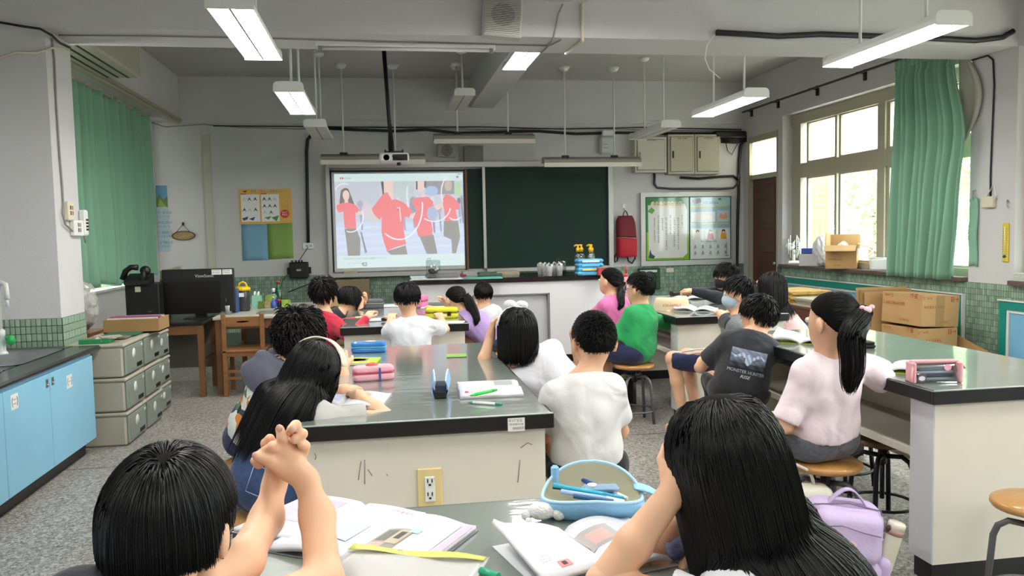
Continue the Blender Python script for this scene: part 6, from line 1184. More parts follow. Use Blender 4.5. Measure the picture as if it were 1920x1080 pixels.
pill_case('soft pink pencil case with open lid on the middle table',700,712,R(8),.19,.08,.068,mat('case_pink','e7aab6',.6,bump=.2,bscale=70),mat('zip_red','c23a52',.4),lambda t,w,d,h:[part('red_pocket',mat('pocket_red','e0574a',.6),t,lambda b:b.ball((-.005,.0,h-.002),(.03,.025,.016))),part('zip_pull',mat('pull_blue','3a55a0',.4),t,lambda b:b.box((.022,-d/2-.008,.0),(.03,-d/2,.06)))])
def zip_upright(t,*a): pass
P=onz(828,745,TZ); t=thing('pencil_case','light blue zip pouch standing open on the middle table','pencil case',(P[0],P[1]+.03,TZ+.001),R(-6),'pencil cases'); LB=mat('pouch_blue','86aee0',.6)
for sx in(-1,1): part('side',LB,t,lambda b:b.grid(lambda u,v:(sx*(.012+.022*math.sin(v*PI*.7+.5)+.012*v*u),-.06+.13*u,.095*v*(.75+.35*math.sin(u*2.4))),10,8,thick=.003)); part('zip',M_white,t,lambda b:b.tube([(sx*(.012+.022*math.sin(PI*.7+.5)+.012*u),-.06+.13*u,.095*(.75+.35*math.sin(u*2.4))) for u in np.linspace(0,1,12)],.003,6))
part('base',M_dark,t,lambda b:b.box((-.026,-.063,0),(.026,.07,.012),bev=.008)); part('end',M_dark,t,lambda b:b.box((-.024,-.066,.0),(.024,-.058,.03),bev=.004)); part('inside',mat('pouch_inside','1c2c44',.7),t,lambda b:b.box((-.022,-.05,.01),(.022,.065,.05)))
open_book('open textbook under a green pen on the middle table',917,732,R(87),.165,.26,[(-.0,.05,.95,.55,'c6c8cc'),(.1,.1,.5,.4,'9a9a9c'),(.55,.15,.7,.3,'ece6e6'),(.75,.3,.92,.5,'dfe6ea'),(-.75,.86,-.65,.92,'d04a5a')]+txt(-.9,.8,8,12),xy=None,cover=mat('cover_grey3','b5b5bc',.5))
def pen(lab,px0,py0,px1,py1,z,c,c2,r=.005):
    a=onz(px0,py0,z); e=onz(px1,py1,z); d_=e-a; L=np.linalg.norm(d_); o=thing('pen',lab,'pen',tuple(a),math.atan2(d_[1],d_[0])); part('barrel',mat('pen_'+c,c,.35),o,lambda b:b.cyl((L*.15,0,0),(L*.8,0,0),r,n=10)); part('end_cap',mat('pen_'+c2,c2,.35),o,lambda b:b.cyl((L*.8,0,0),(L,0,0),r,r*.8,n=10)); part('tip',mat('pen_'+c2,c2,.35),o,lambda b:b.cyl((0,0,0),(L*.15,0,0),r*.3,r,n=10)); return o
pen('bright green marker lying on the open textbook',881,742,931,731,TZ+.033,'2ed24a','23c03e',.0065); pen('teal mechanical pencil beside the open textbook',877,754,942,758,TZ+.0065,'dfe3e2','1f9d8c',.0055)
open_book('open textbook under the arms of the girl with the headband',648,755,R(-10),.17,.24,[(-.55,.35,-.1,.75,'b9c6e6'),(.15,.3,.6,.78,'c9b2a8'),(.8,.05,.97,.95,'cfe0e6')]+txt(-.9,.9,3,12)+txt(.1,.95,2,12)+txt(.1,.2,3,12),cover=mat('cover_grey3'))if 0 else open_book('open textbook under the arms of the girl with the headband',648,755,R(-10),.17,.24,[(-.55,.35,-.1,.75,'b9c6e6'),(.15,.3,.6,.78,'c9b2a8'),(.8,.05,.97,.95,'cfe0e6')]+txt(-.9,.9,3,12)+txt(.1,.2,3,12),cover=MATS['cover_grey3'])
def flat_book(lab,px,py,rz,w,d,h,m,paints=(),z=None,name='workbook'):
    z=TZ if z is None else z; p=onz(px,py,z); t=thing(name,lab,'book',(p[0],p[1],z+.001),rz); part('cover',m,t,lambda b:b.box((-w/2,-d/2,0),(w/2,d/2,h),bev=.0015)); part('pages',M_page,t,lambda b:b.box((-w/2-.001,-d/2-.001,.0025),(w/2-.004,d/2+.001,h-.0025)))
    if paints: part('cover_print',attr_mat('print_paper'),t,lambda b:[b.poly([(w*u0,d*v0,h+.0006),(w*u1,d*v0,h+.0006),(w*u1,d*v1,h+.0006),(w*u0,d*v1,h+.0006)],0,c) for u0,v0,u1,v1,c in paints])
    return t
flat_book('yellow and green workbook with pictures on the middle table',668,680,R(-8),.24,.19,.012,mat('workbook_lime','b3cf3e',.4),[(-.45,-.45,.1,.45,'dcd83c'),(-.1,-.2,.25,.3,'8c7a6a'),(.0,-.1,.2,.2,'d9a0a8'),(-.4,.0,-.2,.3,'e8e6c0')])
flat_book('small green notebook at the far end of middle table',856,668,R(-3),.11,.1,.006,mat('note_green','86b84e',.5))
# front left table
pill_case('slate grey soft pencil case on the front left table',692,578,R(-8),.27,.11,.085,mat('case_grey','63646c',.8,bump=.3,bscale=50),mat('zip_cream','b9b6ae',.5)); pill_case('yellow pencil case with black clips on the front left table',829,596,R(-12),.26,.12,.085,mat('case_yellow','d9d42c',.4),M_dark,lambda t,w,d,h:part('clip',M_dark,t,lambda b:[b.box((x,-d/2-.006,.02),(x+.03,-d/2+.004,.055),bev=.004) for x in(-.06,.05)]))
pill_case('bright pink pencil case standing behind the white tee boy',792,576,R(70),.18,.07,.11,mat('case_hot_pink','e880b0',.5),mat('zip_red'if 0 else 'zip_maroon','8a2a4a',.4))
flat_book('open worksheet beside the red-sleeved arm on front left table',712,600,R(10),.24,.2,.006,M_page,name='worksheet'); flat_book('pale worksheet beyond the pencil cases on front left table',745,574,R(4),.3,.2,.006,mat('page_cream','dfe0da',.6),name='worksheet'); flat_book('teal-striped worksheet before the girl in lavender',815,577,R(-6),.25,.18,.006,mat('page_teal','c9dedb',.6),name='worksheet'); flat_book('white worksheet under the yellow pencil case',838,605,R(-14),.26,.16,.004,M_page,name='worksheet')
P=onz(722,603,TZ); o=part('eraser',M_dark,None,lambda b:b.box((P[0]-.03,P[1]-.015,TZ+.0075),(P[0]+.035,P[1]+.015,TZ+.03),bev=.006)); tag(o,'small black eraser case on the front left table','eraser')
# front right table
P=onz(1262,583,TZ); t=thing('pouch','cream canvas pouch with red lettering on the front right table','pouch',(P[0],P[1]+.04,TZ+.001),R(-14)); part('bag',mat('canvas_cream','d9c9a8',.85,bump=.3,bscale=90),t,lambda b:b.grid(lambda u,v:((.15)*math.cos(u*2*PI)*(1-.25*v**2),.055*math.sin(u*2*PI)*(1-.85*v**3)+0,.11*math.sin(v*PI/2)),32,10)); part('zip',M_dark,t,lambda b:b.tube([(-.1,0,.105),(0,0,.112),(.1,0,.105)],.003,5)); v,f=text_mesh('KID-FAMILY',.029); part('lettering',mat('red_ink','c43c30',.6),t,lambda b:b.add([(x,-.0565*math.sqrt(max(0,1-(x/.16)**2))-.001,y+.045) for x,y,_ in v],f))
open_book('open book with curled page on the front right table',1305,582,R(-30),.17,.24,[(.2,.5,.5,.7,'777a80'),(.55,.3,.85,.5,'8a8d92')]+txt(-.9,.9,8,10),flop=.06,curve=.02,cover=MATS['cover_white']); open_book('second open book beyond the cream pouch, front right table',1290,560,R(-20),.16,.22,txt(-.9,.9,8,10),curve=.012,cover=MATS['cover_white']if 0 else mat('cover_dark','3a3c40',.5))
P=onz(1278,556,TZ); o=part('pencil_tin',M_black,None,lambda b:[b.box((P[0]-.1,P[1]-.02,TZ+.001),(P[0]+.12,P[1]+.08,TZ+.05),bev=.008)]); tag(o,'black pencil tin at the far end of front right table','pencil case'); flat_book('white worksheet beside the green-sleeved arm',1258,579,R(10),.2,.12,.004,M_page,name='worksheet')
P=onz(1181,545,TZ); t=thing('water_bottle','tall pink patterned water bottle behind the boy in green','bottle',(2.35,7.6,TZ)); part('body',mat('bottle_pink','c0506e',.3,col2='e8b8c4',nscale=40),t,lambda b:b.lathe([(.001,0),(.036,0),(.038,.01),(.038,.19),(.03,.21),(.03,.22)],(0,0,0),18)); part('cap',mat('cap_red','b8303c',.4),t,lambda b:[b.cyl((0,0,.22),(0,0,.25),.026),b.cyl((.01,0,.25),(.01,0,.33),.009)])
# right table
open_book('open book with curled lime cover by the girl with ponytail',1507,640,R(-38),.17,.25,txt(-.9,.9,10,10)+txt(.1,.9,10,10),flop=.055,curve=.02,cover=M_cover); open_book('open book with curled page behind the clear pencil case',1668,692,R(-40),.16,.23,txt(.1,.9,8,10),flop=.06,curve=.02,cover=M_cover,)
P=onz(1600,652,TZ); o=part('wallet_case',M_black,None,lambda b:[b.box((-.11,-.05,.001),(.11,.05,.022),bev=.01),b.box((-.105,-.045,.022),(.105,.045,.036),bev=.01)],(P[0],P[1],TZ),(0,0,R(-8))); tag(o,'black flat pencil case behind the ponytail','pencil case')
P=onz(1750,716,TZ); t=thing('pencil_case','clear plastic pencil case with pink trim on the right table','pencil case',(P[0],P[1],TZ+.001),R(-9),'pencil cases'); TP=mat('trim_pink','dba0a4',.5); w_=.205
part('front_film',M_clear,t,lambda b:b.grid(lambda u,v:((u-.5)*w_,-.035*math.sin((1-v)*PI*.5+.1)-.0,.085*v),10,6,thick=.001)); part('back_film',mat('silver_film','b9c0c6',.2,metal=.3),t,lambda b:b.grid(lambda u,v:((u-.5)*w_,.035*math.cos(v*PI*.5),.085*v),10,6,thick=.001)); part('trim',TP,t,lambda b:[b.box((-w_/2-.004,-.04,0),(-w_/2+.012,.03,.088),bev=.005),b.box((w_/2-.012,-.04,0),(w_/2+.004,.03,.088),bev=.005),b.box((-w_/2,-.012,.08),(w_/2,.01,.096),bev=.005)]); part('pull_tab',TP,t,lambda b:[b.tube([(w_/2,0,.088),(w_/2+.02,-.0,.075),(w_/2+.032,0,.055)],.005,6),b.tube([(-w_/2,-.03,.075),(-w_/2-.015,-.05,.035),(-w_/2-.022,-.06,.01)],.004,6)])
for k,(z,c,L) in enumerate([(.012,'a9b3ba',.17),(.026,'4b5a78',.15),(.04,'d9dde2',.16),(.052,'7f93b4',.12),(.064,'e4d9d2',.15)]): part('pen',mat('clearpen%d'%k,c,.35),t,lambda b:b.cyl((-L/2,.0,z),(L/2,.004*k-.01,z+.002),.0065,n=8))
part('sticker',attr_mat('print_paper'),t,lambda b:[b.poly([(-.068+.02*math.cos(a),-.0375,.024+.02*math.sin(a)) for a in np.linspace(0,2*PI,16)[:-1]],0,'5b5663'),b.poly([(-.068+.014*math.cos(a),-.0379,.022+.01*math.sin(a)) for a in np.linspace(0,2*PI,16)[:-1]],0,'d9d6de'),b.poly([(.045+.016*math.cos(a),-.03,.066+.014*math.sin(a)) for a in np.linspace(0,2*PI,16)[:-1]],0,'e7a0b4')])
# floor bags
P=onz(1575,1045,0.); LV=mat('lavender_nylon','c0aed2',.65,bump=.15,bscale=70); LVd=mat('lavender_dark','7a6c80',.8)
bx_=ony(1566,985,2.92); t=thing('backpack','lavender backpack with pink pocket tag standing on the floor','backpack',(bx_[0],bx_[1],0),R(-14)); 
def lump(name,m,prims,cuts=(),res=.008,k=.03,fo=.003,par=None): V,Q=field_mesh([(p,None) for p in prims],res,k,list(cuts),folds(len(name),fo,16)); return np_mesh(name,V,Q,m,par or t)
BAGS=[]
def build_bags():
    global t
    I=np.eye(3); A=np.array
    t.rotation_euler=(0,R(6),R(-14))
    lump('main_body',LV,[('box',A([0,.03,.2]),I,A([.155,.085,.2]),.07)]); lump('front_pocket',LV,[('box',A([-.005,-.075,.285]),rotx(R(-8)),A([.13,.05,.1]),.045)],fo=.002); lump('lower_pocket',LV,[('box',A([0,-.06,.1]),I,A([.14,.06,.1]),.045)],fo=.003); lump('side_pocket',LV,[('box',A([.155,.0,.1]),I,A([.035,.06,.1]),.03)])
    part('zip',LVd,t,lambda b:[b.tube([(-.11,-.128,.335),(-.05,-.133,.345),(.04,-.133,.325),(.1,-.128,.315)],.0025,5),b.tube([(-.155,-.01,.3),(-.13,-.02,.385),(0,-.03,.405),(.13,-.02,.385),(.155,-.01,.3)],.003,5)]); part('handle',LV,t,lambda b:b.grid(lambda u,v:(-.09+.18*u,-.01+.03*(v-.5),.375+.085*math.sin(u*PI)),16,3,thick=.006)); part('opening',LVd,t,lambda b:b.lathe([(.001,.392),(.1,.388),(.11,.37)],(0,.03,0),20,sy=.4))
    part('tag_card',mat('tag_pink','e8bcae',.6),t,lambda b:b.box((-.07,-.135,.1),(.06,-.128,.18),bev=.003)); part('cord',M_white,t,lambda b:b.tube([(-.07,-.132,.165),(.02,-.135,.22),(.12,-.1,.3)],.0022,5)); part('badge',mat('badge_cream','dcc6b4',.6),t,lambda b:b.lathe([(.001,0),(.022,0),(.022,.003)],(-.01,-.13,.275),16,M=rotx(PI/2+R(-8)),sy=.6)); part('puller',M_white,t,lambda b:b.lathe([(.001,0),(.012,0),(.012,.004)],(-.09,-.134,.325),14,M=rotx(PI/2))); part('key_charm',mat('charm_brown','a8623a',.5),t,lambda b:b.box((-.08,-.135,.06),(-.05,-.127,.1),bev=.003)); part('lip_balm',M_white,t,lambda b:b.cyl((-.02,-.132,.03),(-.02,-.132,.09),.012)); part('strap',mat('strap_pink','d9789c',.6),t,lambda b:b.tube([(.15,.0,.02),(.2,-.02,.015),(.22,-.05,.012)],.009,6))
    o=thing('water_bottle','cream insulated water bottle in the lavender backpack side pocket','bottle',tuple(A([bx_[0],bx_[1],.12])+rotz(R(-14))@A([.185,-.0,0]))); o.rotation_euler=(0,R(16),R(-14)); part('body',mat('bottle_cream','cfd0b8',.35),o,lambda b:b.lathe([(.001,0),(.032,0),(.034,.01),(.034,.15),(.031,.16)],(0,0,0),20)); part('band',mat('band_tan','a8897a',.5),o,lambda b:b.lathe([(.035,.155),(.035,.175)],(0,0,0),20)); part('lid',mat('lid_cream','dcd8c6',.4),o,lambda b:b.lathe([(.034,.172),(.034,.198),(.03,.205),(.001,.206)],(0,0,0),20)); part('charm',mat('charm_dark','4a3038',.6),o,lambda b:b.ball((-.03,-.012,.175),(.012,.01,.015)))
    tp=ony(1494,880,3.2); t=thing('tote_bag','cream tote bag with round dark prints behind the lavender backpack','bag',(tp[0],tp[1],0),R(-8)); lump('bag',mat('tote_cream','cfcbbd',.85),[('box',A([0,0,.19]),I,A([.15,.06,.19]),.045)],par=t)
    b=MB(); rd=random.Random(4)
    for i in range(5):
        for j in range(6):
            x,z=-.12+.06*i+.03*(j%2),.05+.055*j; c=rd.choice(['2b2b2d','2b2b2d','8d8468','e4e2da']); b.poly([(x+.02*math.cos(a),-.066,z+.02*math.sin(a)) for a in np.linspace(0,2*PI,15)[:-1]],0,'3a3a3c'); b.poly([(x+.017*math.cos(a),-.0664,z+.017*math.sin(a)) for a in np.linspace(0,2*PI,15)[:-1]],0,c); b.poly([(x+.009*math.cos(a),-.0668,z+.008*math.sin(a)) for a in np.linspace(0,2*PI,12)[:-1]],0,'e4e2da' if c!='e4e2da' else '3a3a3c')
    b.build('round_prints',attr_mat('print_paper'),t); part('handle',MATS['tote_cream'],t,lambda b:b.tube([(-.08,0,.36),(-.06,0,.44),(0,0,.47),(.06,0,.44),(.08,0,.36)],.008,6))
    gp_=ony(1462,955,2.75); t=thing('grey_jacket','crumpled grey-brown jacket on the floor beside the lavender backpack','jacket',(gp_[0]+.03,gp_[1]+.12,0)); part('cloth',mat('jacket_taupe','6b625e',.85),t,crumple(3,.19,41,1.2))
    bp=onz(1168,770,0.); t=thing('school_bag','black school bag on the floor beside the boy in green','bag',(bp[0],bp[1]+.12,0),R(20)); lump('bag',M_black,[('box',A([0,0,.19]),I,A([.13,.08,.19]),.05)],par=t,res=.01); part('strap',M_dark,t,lambda b:b.tube([(-.08,-.09,.3),(-.1,-.13,.2),(-.08,-.1,.08)],.014,6)); part('badge',mat('badge_olive','8a8a4a',.6),t,lambda b:b.box((-.03,-.088,.26),(.02,-.082,.3)))
# ---------------------------------------------------------------- the pupils
def fab(n,c,**k):
    if 'fabric_'+n in MATS: return MATS['fabric_'+n]
    m=mat('fabric_'+n,c,.85,bump=.12,bscale=220,sheen=.15,**k); nd=m.node_tree.nodes; l=m.node_tree.links; b0=[x for x in nd if x.type=='BUMP'][0]
    tc=nd.new('ShaderNodeTexCoord'); t=nd.new('ShaderNodeTexNoise'); t.inputs['Scale'].default_value=6.5; t.inputs['Detail'].default_value=1.5; t.inputs['Distortion'].default_value=.7; l.new(tc.outputs['Object'],t.inputs['Vector'])
    u=nd.new('ShaderNodeBump'); u.inputs['Strength'].default_value=.75; u.inputs['Distance'].default_value=.05; l.new(t.outputs['Fac'],u.inputs['Height']); l.new(u.outputs[0],b0.inputs['Normal']); return m
F_white=fab('white','dedfe6'); F_white2=fab('white2','d8d7d6'); F_green=fab('green','1f9a55'); F_pink=fab('pink','e27ab4'); F_red=fab('red','c72a45'); F_lav=fab('lavender','b397cf'); F_dark=fab('dark','23262d'); F_pale=fab('pale_pink','ecdce2'); F_lpink=fab('light_pink','e6bcba'); F_grey=fab('grey_tee','b3b1ae'); F_black=fab('black','15161a')
F_navy=fab('navy','222a52'); F_denim=fab('denim','2f466e',noise=.25,nscale=60); F_gden=fab('grey_denim','5c6067',noise=.25,nscale=60); F_char=fab('charcoal','2b2d33'); F_heath=mat('fabric_heather','55575c',.85,col2='8b8d90',nscale=70,stretch=(1,1,6)); F_nvy2=fab('ink_navy','1a1d28')
def W(px,py,Y): return ony(px,py,Y)
SZT=.49
# 1 buzz-cut boy in a white tee at the middle table
stool(.80,3.12,'stool under the boy with cropped hair')
p5=person('boy with cropped hair in a white tee, seen from behind at middle table',(.80,3.12,.575),R(-3),W(1092,716,3.10),W(1112,640,3.14),R(-4),R(2),1.02,hands=((.74,3.42,.70),(.90,3.42,.70)),elb=((-.5,-.1,-1),(.5,-.1,-1)),shirt=F_white2,sleeve=.7,shorts=F_black,hem=.10,res=.0085,hair=hair_fn('short',2600,.013,.0013,3,vol=.003,spike=1.1,stray=.3,K=4,fringe=.55,low=-.5,side=.12))
# 2 girl with a bob and a white bow
stool(1.0,4.22,'stool under the girl with the white bow',False,.4)
elbow=W(872,664,4.33)
p6=person('girl with bobbed hair and a white bow leaning her elbow on the table',(1.0,4.22,.575),R(-22),W(1000,672,4.22),W(968,622,4.25),R(-16),R(-4),1.06,hands=(W(920,630,4.33),(.72,4.45,.75)),elb=(elbow-W(945,652,4.28),(1,0,-1)),shirt=F_white,sleeve=.6,shorts=F_gden,res=.0095,palmdir=((1,0,.3),None),handdir=((.2,.1,1),None),curl=(.8,.5),roll=R(-6),
   ear=.7,hair=hair_fn('bob',1500,.235,.0026,4,hem=.19,vol=.014,fringe=.5,low=-.6,K=14,spike=.05,stray=.1,crown=(0,-.25,.95),grav=.25,col_pr=True))
def bow(c):
    X,hd,Hm,s=c['X'],c['hd'],c['Hm'],c['s']; o=X(hd)+Hm@np.array([.0,.02,.138]); m_=mat('fluffy_white','ececec',.95,bump=.6,bscale=140)
    part('headband',m_,c['T'],lambda b:b.tube([X(hd)+Hm@np.array([.108*math.sin(a),.01,.02+.114*math.cos(a)]) for a in np.linspace(-1.5,1.5,16)],.008,8)); part('bow',m_,c['T'],lambda b:[b.ball(o+Hm@np.array([q*.035,0,.008]),(.038,.02,.024),14,M=Hm@rotx(.2)) for q in(-1,1)]+[b.ball(o,.015,10)])
bow(p6)
# 3 girl with a cream headband resting on her arms
h3=onz(512,905,.575)
stool(h3[0],h3[1],'stool under the girl with the cream headband')
a3=onz(655,742,TZ+.035)
p3=person('girl with very long hair and a cream headband resting on her folded arms',h3,R(22),W(566,745,3.12),W(592,697,3.2),R(14),R(-12),1.0,hands=(onz(640,732,TZ+.03),onz(672,742,TZ+.03)),elb=((.2,.8,-.2),(1,-.6,-.3)),shirt=F_grey,sleeve=.62,shorts=F_denim,shortlen=.8,res=.0085,roll=R(4),
   handdir=((.6,.8,0),(-.2,1,0)),ear=.7,hair=hair_fn('long',2300,.62,.0024,5,hem=.40,ragged=.15,gdir=(-.5,-.12,-1),vol=.012,fringe=.45,low=-.62,K=20,spike=.02,stray=.06,parting=False,crown=(0,.1,1),grav=.3))
def hband(c,col):
    X,hd,Hm=c['X'],c['hd'],c['Hm']; part('headband',mat('headband_cream',col,.8,bump=.3,bscale=80),c['T'],lambda b:b.grid(lambda u,v:X(hd)+Hm@np.array([(.098)*math.sin((u-.5)*3.3),.055*(v-.5)+.02,.02+.103*math.cos((u-.5)*3.3)])*1.13,24,5,thick=.006))
hband(p3,'e6dcc6')
def bib(c,dn): # denim pinafore back over the tee
    X=c['X']; hip,up,Rt=c['hip'],c['up'],c['Rt']; V,Q=field_mesh([(('ell',X(hip+up*.02),Rt,np.array([.172,.145,.15])),.03),(('ell',X(hip+up*.13),Rt,np.array([.15,.13,.12])),.04)],.009,.03,[halfspace(X(hip+up*.17),up),halfspace(X(hip-up*.11),-up)],folds(9,.003)); np_mesh('pinafore',V,Q,dn,c['T'])
    b=MB(); o=X(hip)+Rt@np.array([.03,-.15,.03]); 
    for q in(((-.05,0,.05),(.06,0,.05)),((-.05,0,-.05),(.06,0,-.05)),((-.05,0,.05),(-.05,0,-.05)),((.06,0,.05),(.06,0,-.05))): b.tube([o+Rt@np.array(q[0]),o+Rt@np.array(q[1])],.0014,4)
    b.build('stitching',mat('stitch','9fb0c8',.8),c['T'])
bib(p3,F_denim)
# 4 curly haired pupil with a grey hood
stool(-.60,3.88,'stool under the pupil with a grey hood',False,.2)
M_print=None
def blob_print():
    m=bpy.data.materials.new('printed_cotton'); m.use_nodes=True; n=m.node_tree.nodes; l=m.node_tree.links; b=n['Principled BSDF']; b.inputs['Roughness'].default_value=.85; tc=n.new('ShaderNodeTexCoord'); v=n.new('ShaderNodeTexVoronoi'); v.inputs['Scale'].default_value=26; l.new(tc.outputs['Object'],v.inputs['Vector']); sp_=n.new('ShaderNodeSeparateColor'); l.new(v.outputs['Color'],sp_.inputs[0])
    r=n.new('ShaderNodeValToRGB'); r.color_ramp.interpolation='CONSTANT'; e=r.color_ramp.elements; e[0].color=(*lin('e2e0da'),1); e[1].position=.45; e[1].color=(*lin('d98a3a'),1)
    for p_,c in((.6,'3a4658'),(.75,'e2e0da'),(.85,'5a7a5a'),(.93,'20242c')): x=e.new(p_); x.color=(*lin(c),1)
    l.new(sp_.outputs[0],r.inputs[0]); l.new(r.outputs[0],b.inputs['Base Color']); return m
p4=person('pupil with tousled curly hair, grey hood and colourful printed shirt',(-.60,3.88,.575),R(28),W(535,690,3.82),W(562,632,3.85),R(12),R(-6),1.02,hands=((-.3,4.2,.86),(-.2,4.0,.86)),elb=((-.5,.4,-1),(.6,-.5,-1)),shirt=blob_print(),sleeve=.8,shorts=F_navy,res=.0095,
   hair=hair_fn('curly',1600,.075,.0036,6,vol=.026,fringe=.4,low=-.6,K=8,spike=.4,stray=.35,curl=.45,m=M_hairb))
c=p4; X=c['X']; V,Q=field_mesh([(('cone',X(c['sh']+c['up']*.02-c['fr']*.07-c['sr']*.09),X(c['sh']+c['up']*.02-c['fr']*.07+c['sr']*.07),.035,.035),.02),(('ell',X(c['sh']-c['up']*.06-c['fr']*.105-c['sr']*.03),c['Rt'],np.array([.12,.035,.07])),.04),(('cone',X(c['sh']+c['up']*.03-c['sr']*.09),X(c['sh']-c['up']*.0+c['fr']*.05-c['sr']*.05),.03,.025),.03)],.009,.03,[],folds(3,.005,14)); np_mesh('hood',V,Q,fab('slate','5e5f6e'),c['T'])
# 5 white tee boy at the front table, from behind
stool(.20,5.72,'stool under the white tee boy at the front left table')
p7=person('boy in a white tee seen from behind at the table before the desk',(.20,5.72,.575),R(-2),W(770,603,5.70),W(764,562,5.72),R(3),R(-8),.98,hands=((.06,6.1,.87),(.43,6.08,.87)),elb=((-.6,-.2,-1),(.9,-.3,-.7)),shirt=F_white,sleeve=.75,shorts=F_navy,res=.0115,hair=hair_fn('bowl',700,.13,.0036,7,hem=.025,earcut=True,vol=.014,fringe=.3,low=-.42,K=8,spike=.08,stray=.12))
# 6 red sweatshirt
stool(-.52,6.45,'stool under the pupil in red')
p8=person('pupil in a red long-sleeved top with tousled hair at the front left table',(-.52,6.45,.575),R(35),W(610,592,6.42),W(607,550,6.45),R(10),R(-2),1.0,hands=(W(665,600,6.75),onz(686,598,TZ+.03)),elb=((0,.5,-1),(.3,-1,-.6)),shirt=F_red,sleeve_long=True,shorts=F_navy,res=.0115,hair=hair_fn('tousled',480,.07,.0045,8,vol=.018,fringe=.4,low=-.55,K=7,spike=.45,stray=.35,m=M_hairb))
# 7 dark jacket, head low on the table
stool(-.50,7.5,'stool under the pupil in a dark jacket at front left table')
p9=person('pupil in a dark jacket with head bowed over the grey pencil case',(-.50,7.5,.575),R(60),W(640,592,7.45),W(656,562,7.5),R(60),R(-25),.98,hands=(W(683,569,7.55),W(676,578,7.45)),elb=((.3,.6,-1),(.3,-.8,-1)),shirt=F_nvy2,sleeve_long=True,shorts=F_navy,res=.012,palmdir=((-1,0,0),(-1,0,0)),handdir=((.2,-.3,.5),(.2,.3,.5)),ear=.7,hair=hair_fn('straight',600,.14,.004,9,hem=.09,vol=.014,fringe=.3,low=-.62,K=9,spike=.03,stray=.1,crown=(0,-.2,1),grav=.15))
# 8 lavender ponytail girl
stool(.93,7.0,'stool under the girl in lavender')
t0=W(872,566,6.98)
p10=person('girl in lavender with a long ponytail leaning on the front left table',(.95,7.0,.575),R(-40),W(868,588,7.0),W(853,562,7.02),R(-30),R(-14),.98,hands=(onz(818,585,TZ+.035),W(838,572,7.2)),elb=((-.4,-.8,-.2),(0,.6,-1)),shirt=F_lav,sleeve=.6,shorts=F_navy,res=.0115,hair=hair_fn('tied',420,.1,.0042,10,vol=.009,fringe=.5,low=-.6,K=8,tie=(.045,-.1,-.0),tail=(.4,[W(885,578,6.94),W(893,596,6.90),W(890,613,6.88)],.045)))
# 9 white tee boy at the far end
stool(1.02,7.7,'stool under the farthest boy beside the demonstration desk')
p11=person('boy in a white tee nearest the demonstration desk',(1.03,7.72,.575),R(-8),W(908,585,7.70),W(906,553,7.72),R(-4),R(0),.98,hands=((.72,7.9,.8),(1.0,8.0,.75)),elb=((-1,0,-1),(1,0,-1)),shirt=F_white,sleeve=.7,shorts=F_navy,res=.012,hair=hair_fn('bowl',700,.13,.0034,11,hem=.02,earcut=True,vol=.010,fringe=.35,low=-.4,K=6,spike=.1,stray=.12))
# 10 pink girl
stool(2.0,6.85,'stool under the girl in a pink tee')
p12=person('girl in a bright pink tee with a short ponytail',(2.0,6.85,.585),R(-35),W(1150,560,6.82),W(1143,527,6.85),R(-42),R(2),1.02,hands=((1.78,7.1,.66),(2.15,7.2,.7)),elb=((-1,-.4,-.8),(1,0,-1)),shirt=F_pink,sleeve=.75,shorts=F_black,shortlen=.95,res=.0115,knees=((1.72,7.10,.58),(1.86,7.2,.58)),feet=((1.76,7.06,.09),(1.9,7.14,.09)),hair=hair_fn('tied',420,.1,.0042,12,vol=.009,fringe=.5,low=-.6,K=8,tie=(.03,-.105,-.03),tail=(.25,[W(1163,555,6.75),W(1165,570,6.72),W(1160,580,6.70)],.035)))
# 11 green tee boy
stool(1.93,6.02,'grey steel stool under the boy in green')
p13=person('boy with glasses in a green tee sitting on a stool',(1.95,6.02,.58),R(-40),W(1203,582,6.05),W(1199,542,6.05),R(-38),R(0),1.08,hands=(W(1146,655,6.2),onz(1250,575,TZ+.03)),elb=((-.6,-.8,-.3),(1,.2,-.5)),shirt=F_green,sleeve=.85,shorts=F_navy,shortlen=.97,res=.0105,knees=((1.62,6.28,.56),(1.76,6.36,.57)),feet=((1.7,6.22,.1),(1.84,6.3,.1)),loose=1.5,hem=.05,hair=hair_fn('short',1100,.025,.0026,13,vol=.009,spike=.6,stray=.22,K=5,fringe=.45,low=-.5,side=.1),shw=.13)
c=p13; X=c['X']; Hm=c['Hm']; part('spectacles',M_chrome,c['T'],lambda b:[b.tube([X(c['hd'])+Hm@np.array([q*.036+.026*math.cos(a),.104,.005+.022*math.sin(a)]) for a in np.linspace(0,2*PI,18)],.002,5) for q in(-1,1)]+[b.tube([X(c['hd'])+Hm@np.array([q*.062,.102,.008]),X(c['hd'])+Hm@np.array([q*.09,-.005,.008])],.002,5) for q in(-1,1)])
gp=np.array([1236/1920,0]); 
# 12 hoodie boy with a mask
stool(3.34,6.95,'stool under the boy in a dark hoodie and mask',True)
p14=person('boy in a dark hoodie and black mask on the window side of table',(3.34,6.95,.575),R(-70),W(1378,548,6.95),W(1361,520,6.95),R(-75),R(-4),1.02,hands=(W(1298,546,6.85),W(1292,545,6.98)),elb=((-.2,-1,-.2),(-.1,1,-.4)),shirt=F_nvy2,sleeve_long=True,shorts=F_navy,res=.0115,mask=fab('mask_black','17181b'),handdir=((-.6,.5,.1),(-.6,-.5,.1)),curl=(.9,.9),hair=hair_fn('short',650,.06,.0038,14,vol=.012,fringe=.3,low=-.45,K=6,spike=.15,stray=.2))
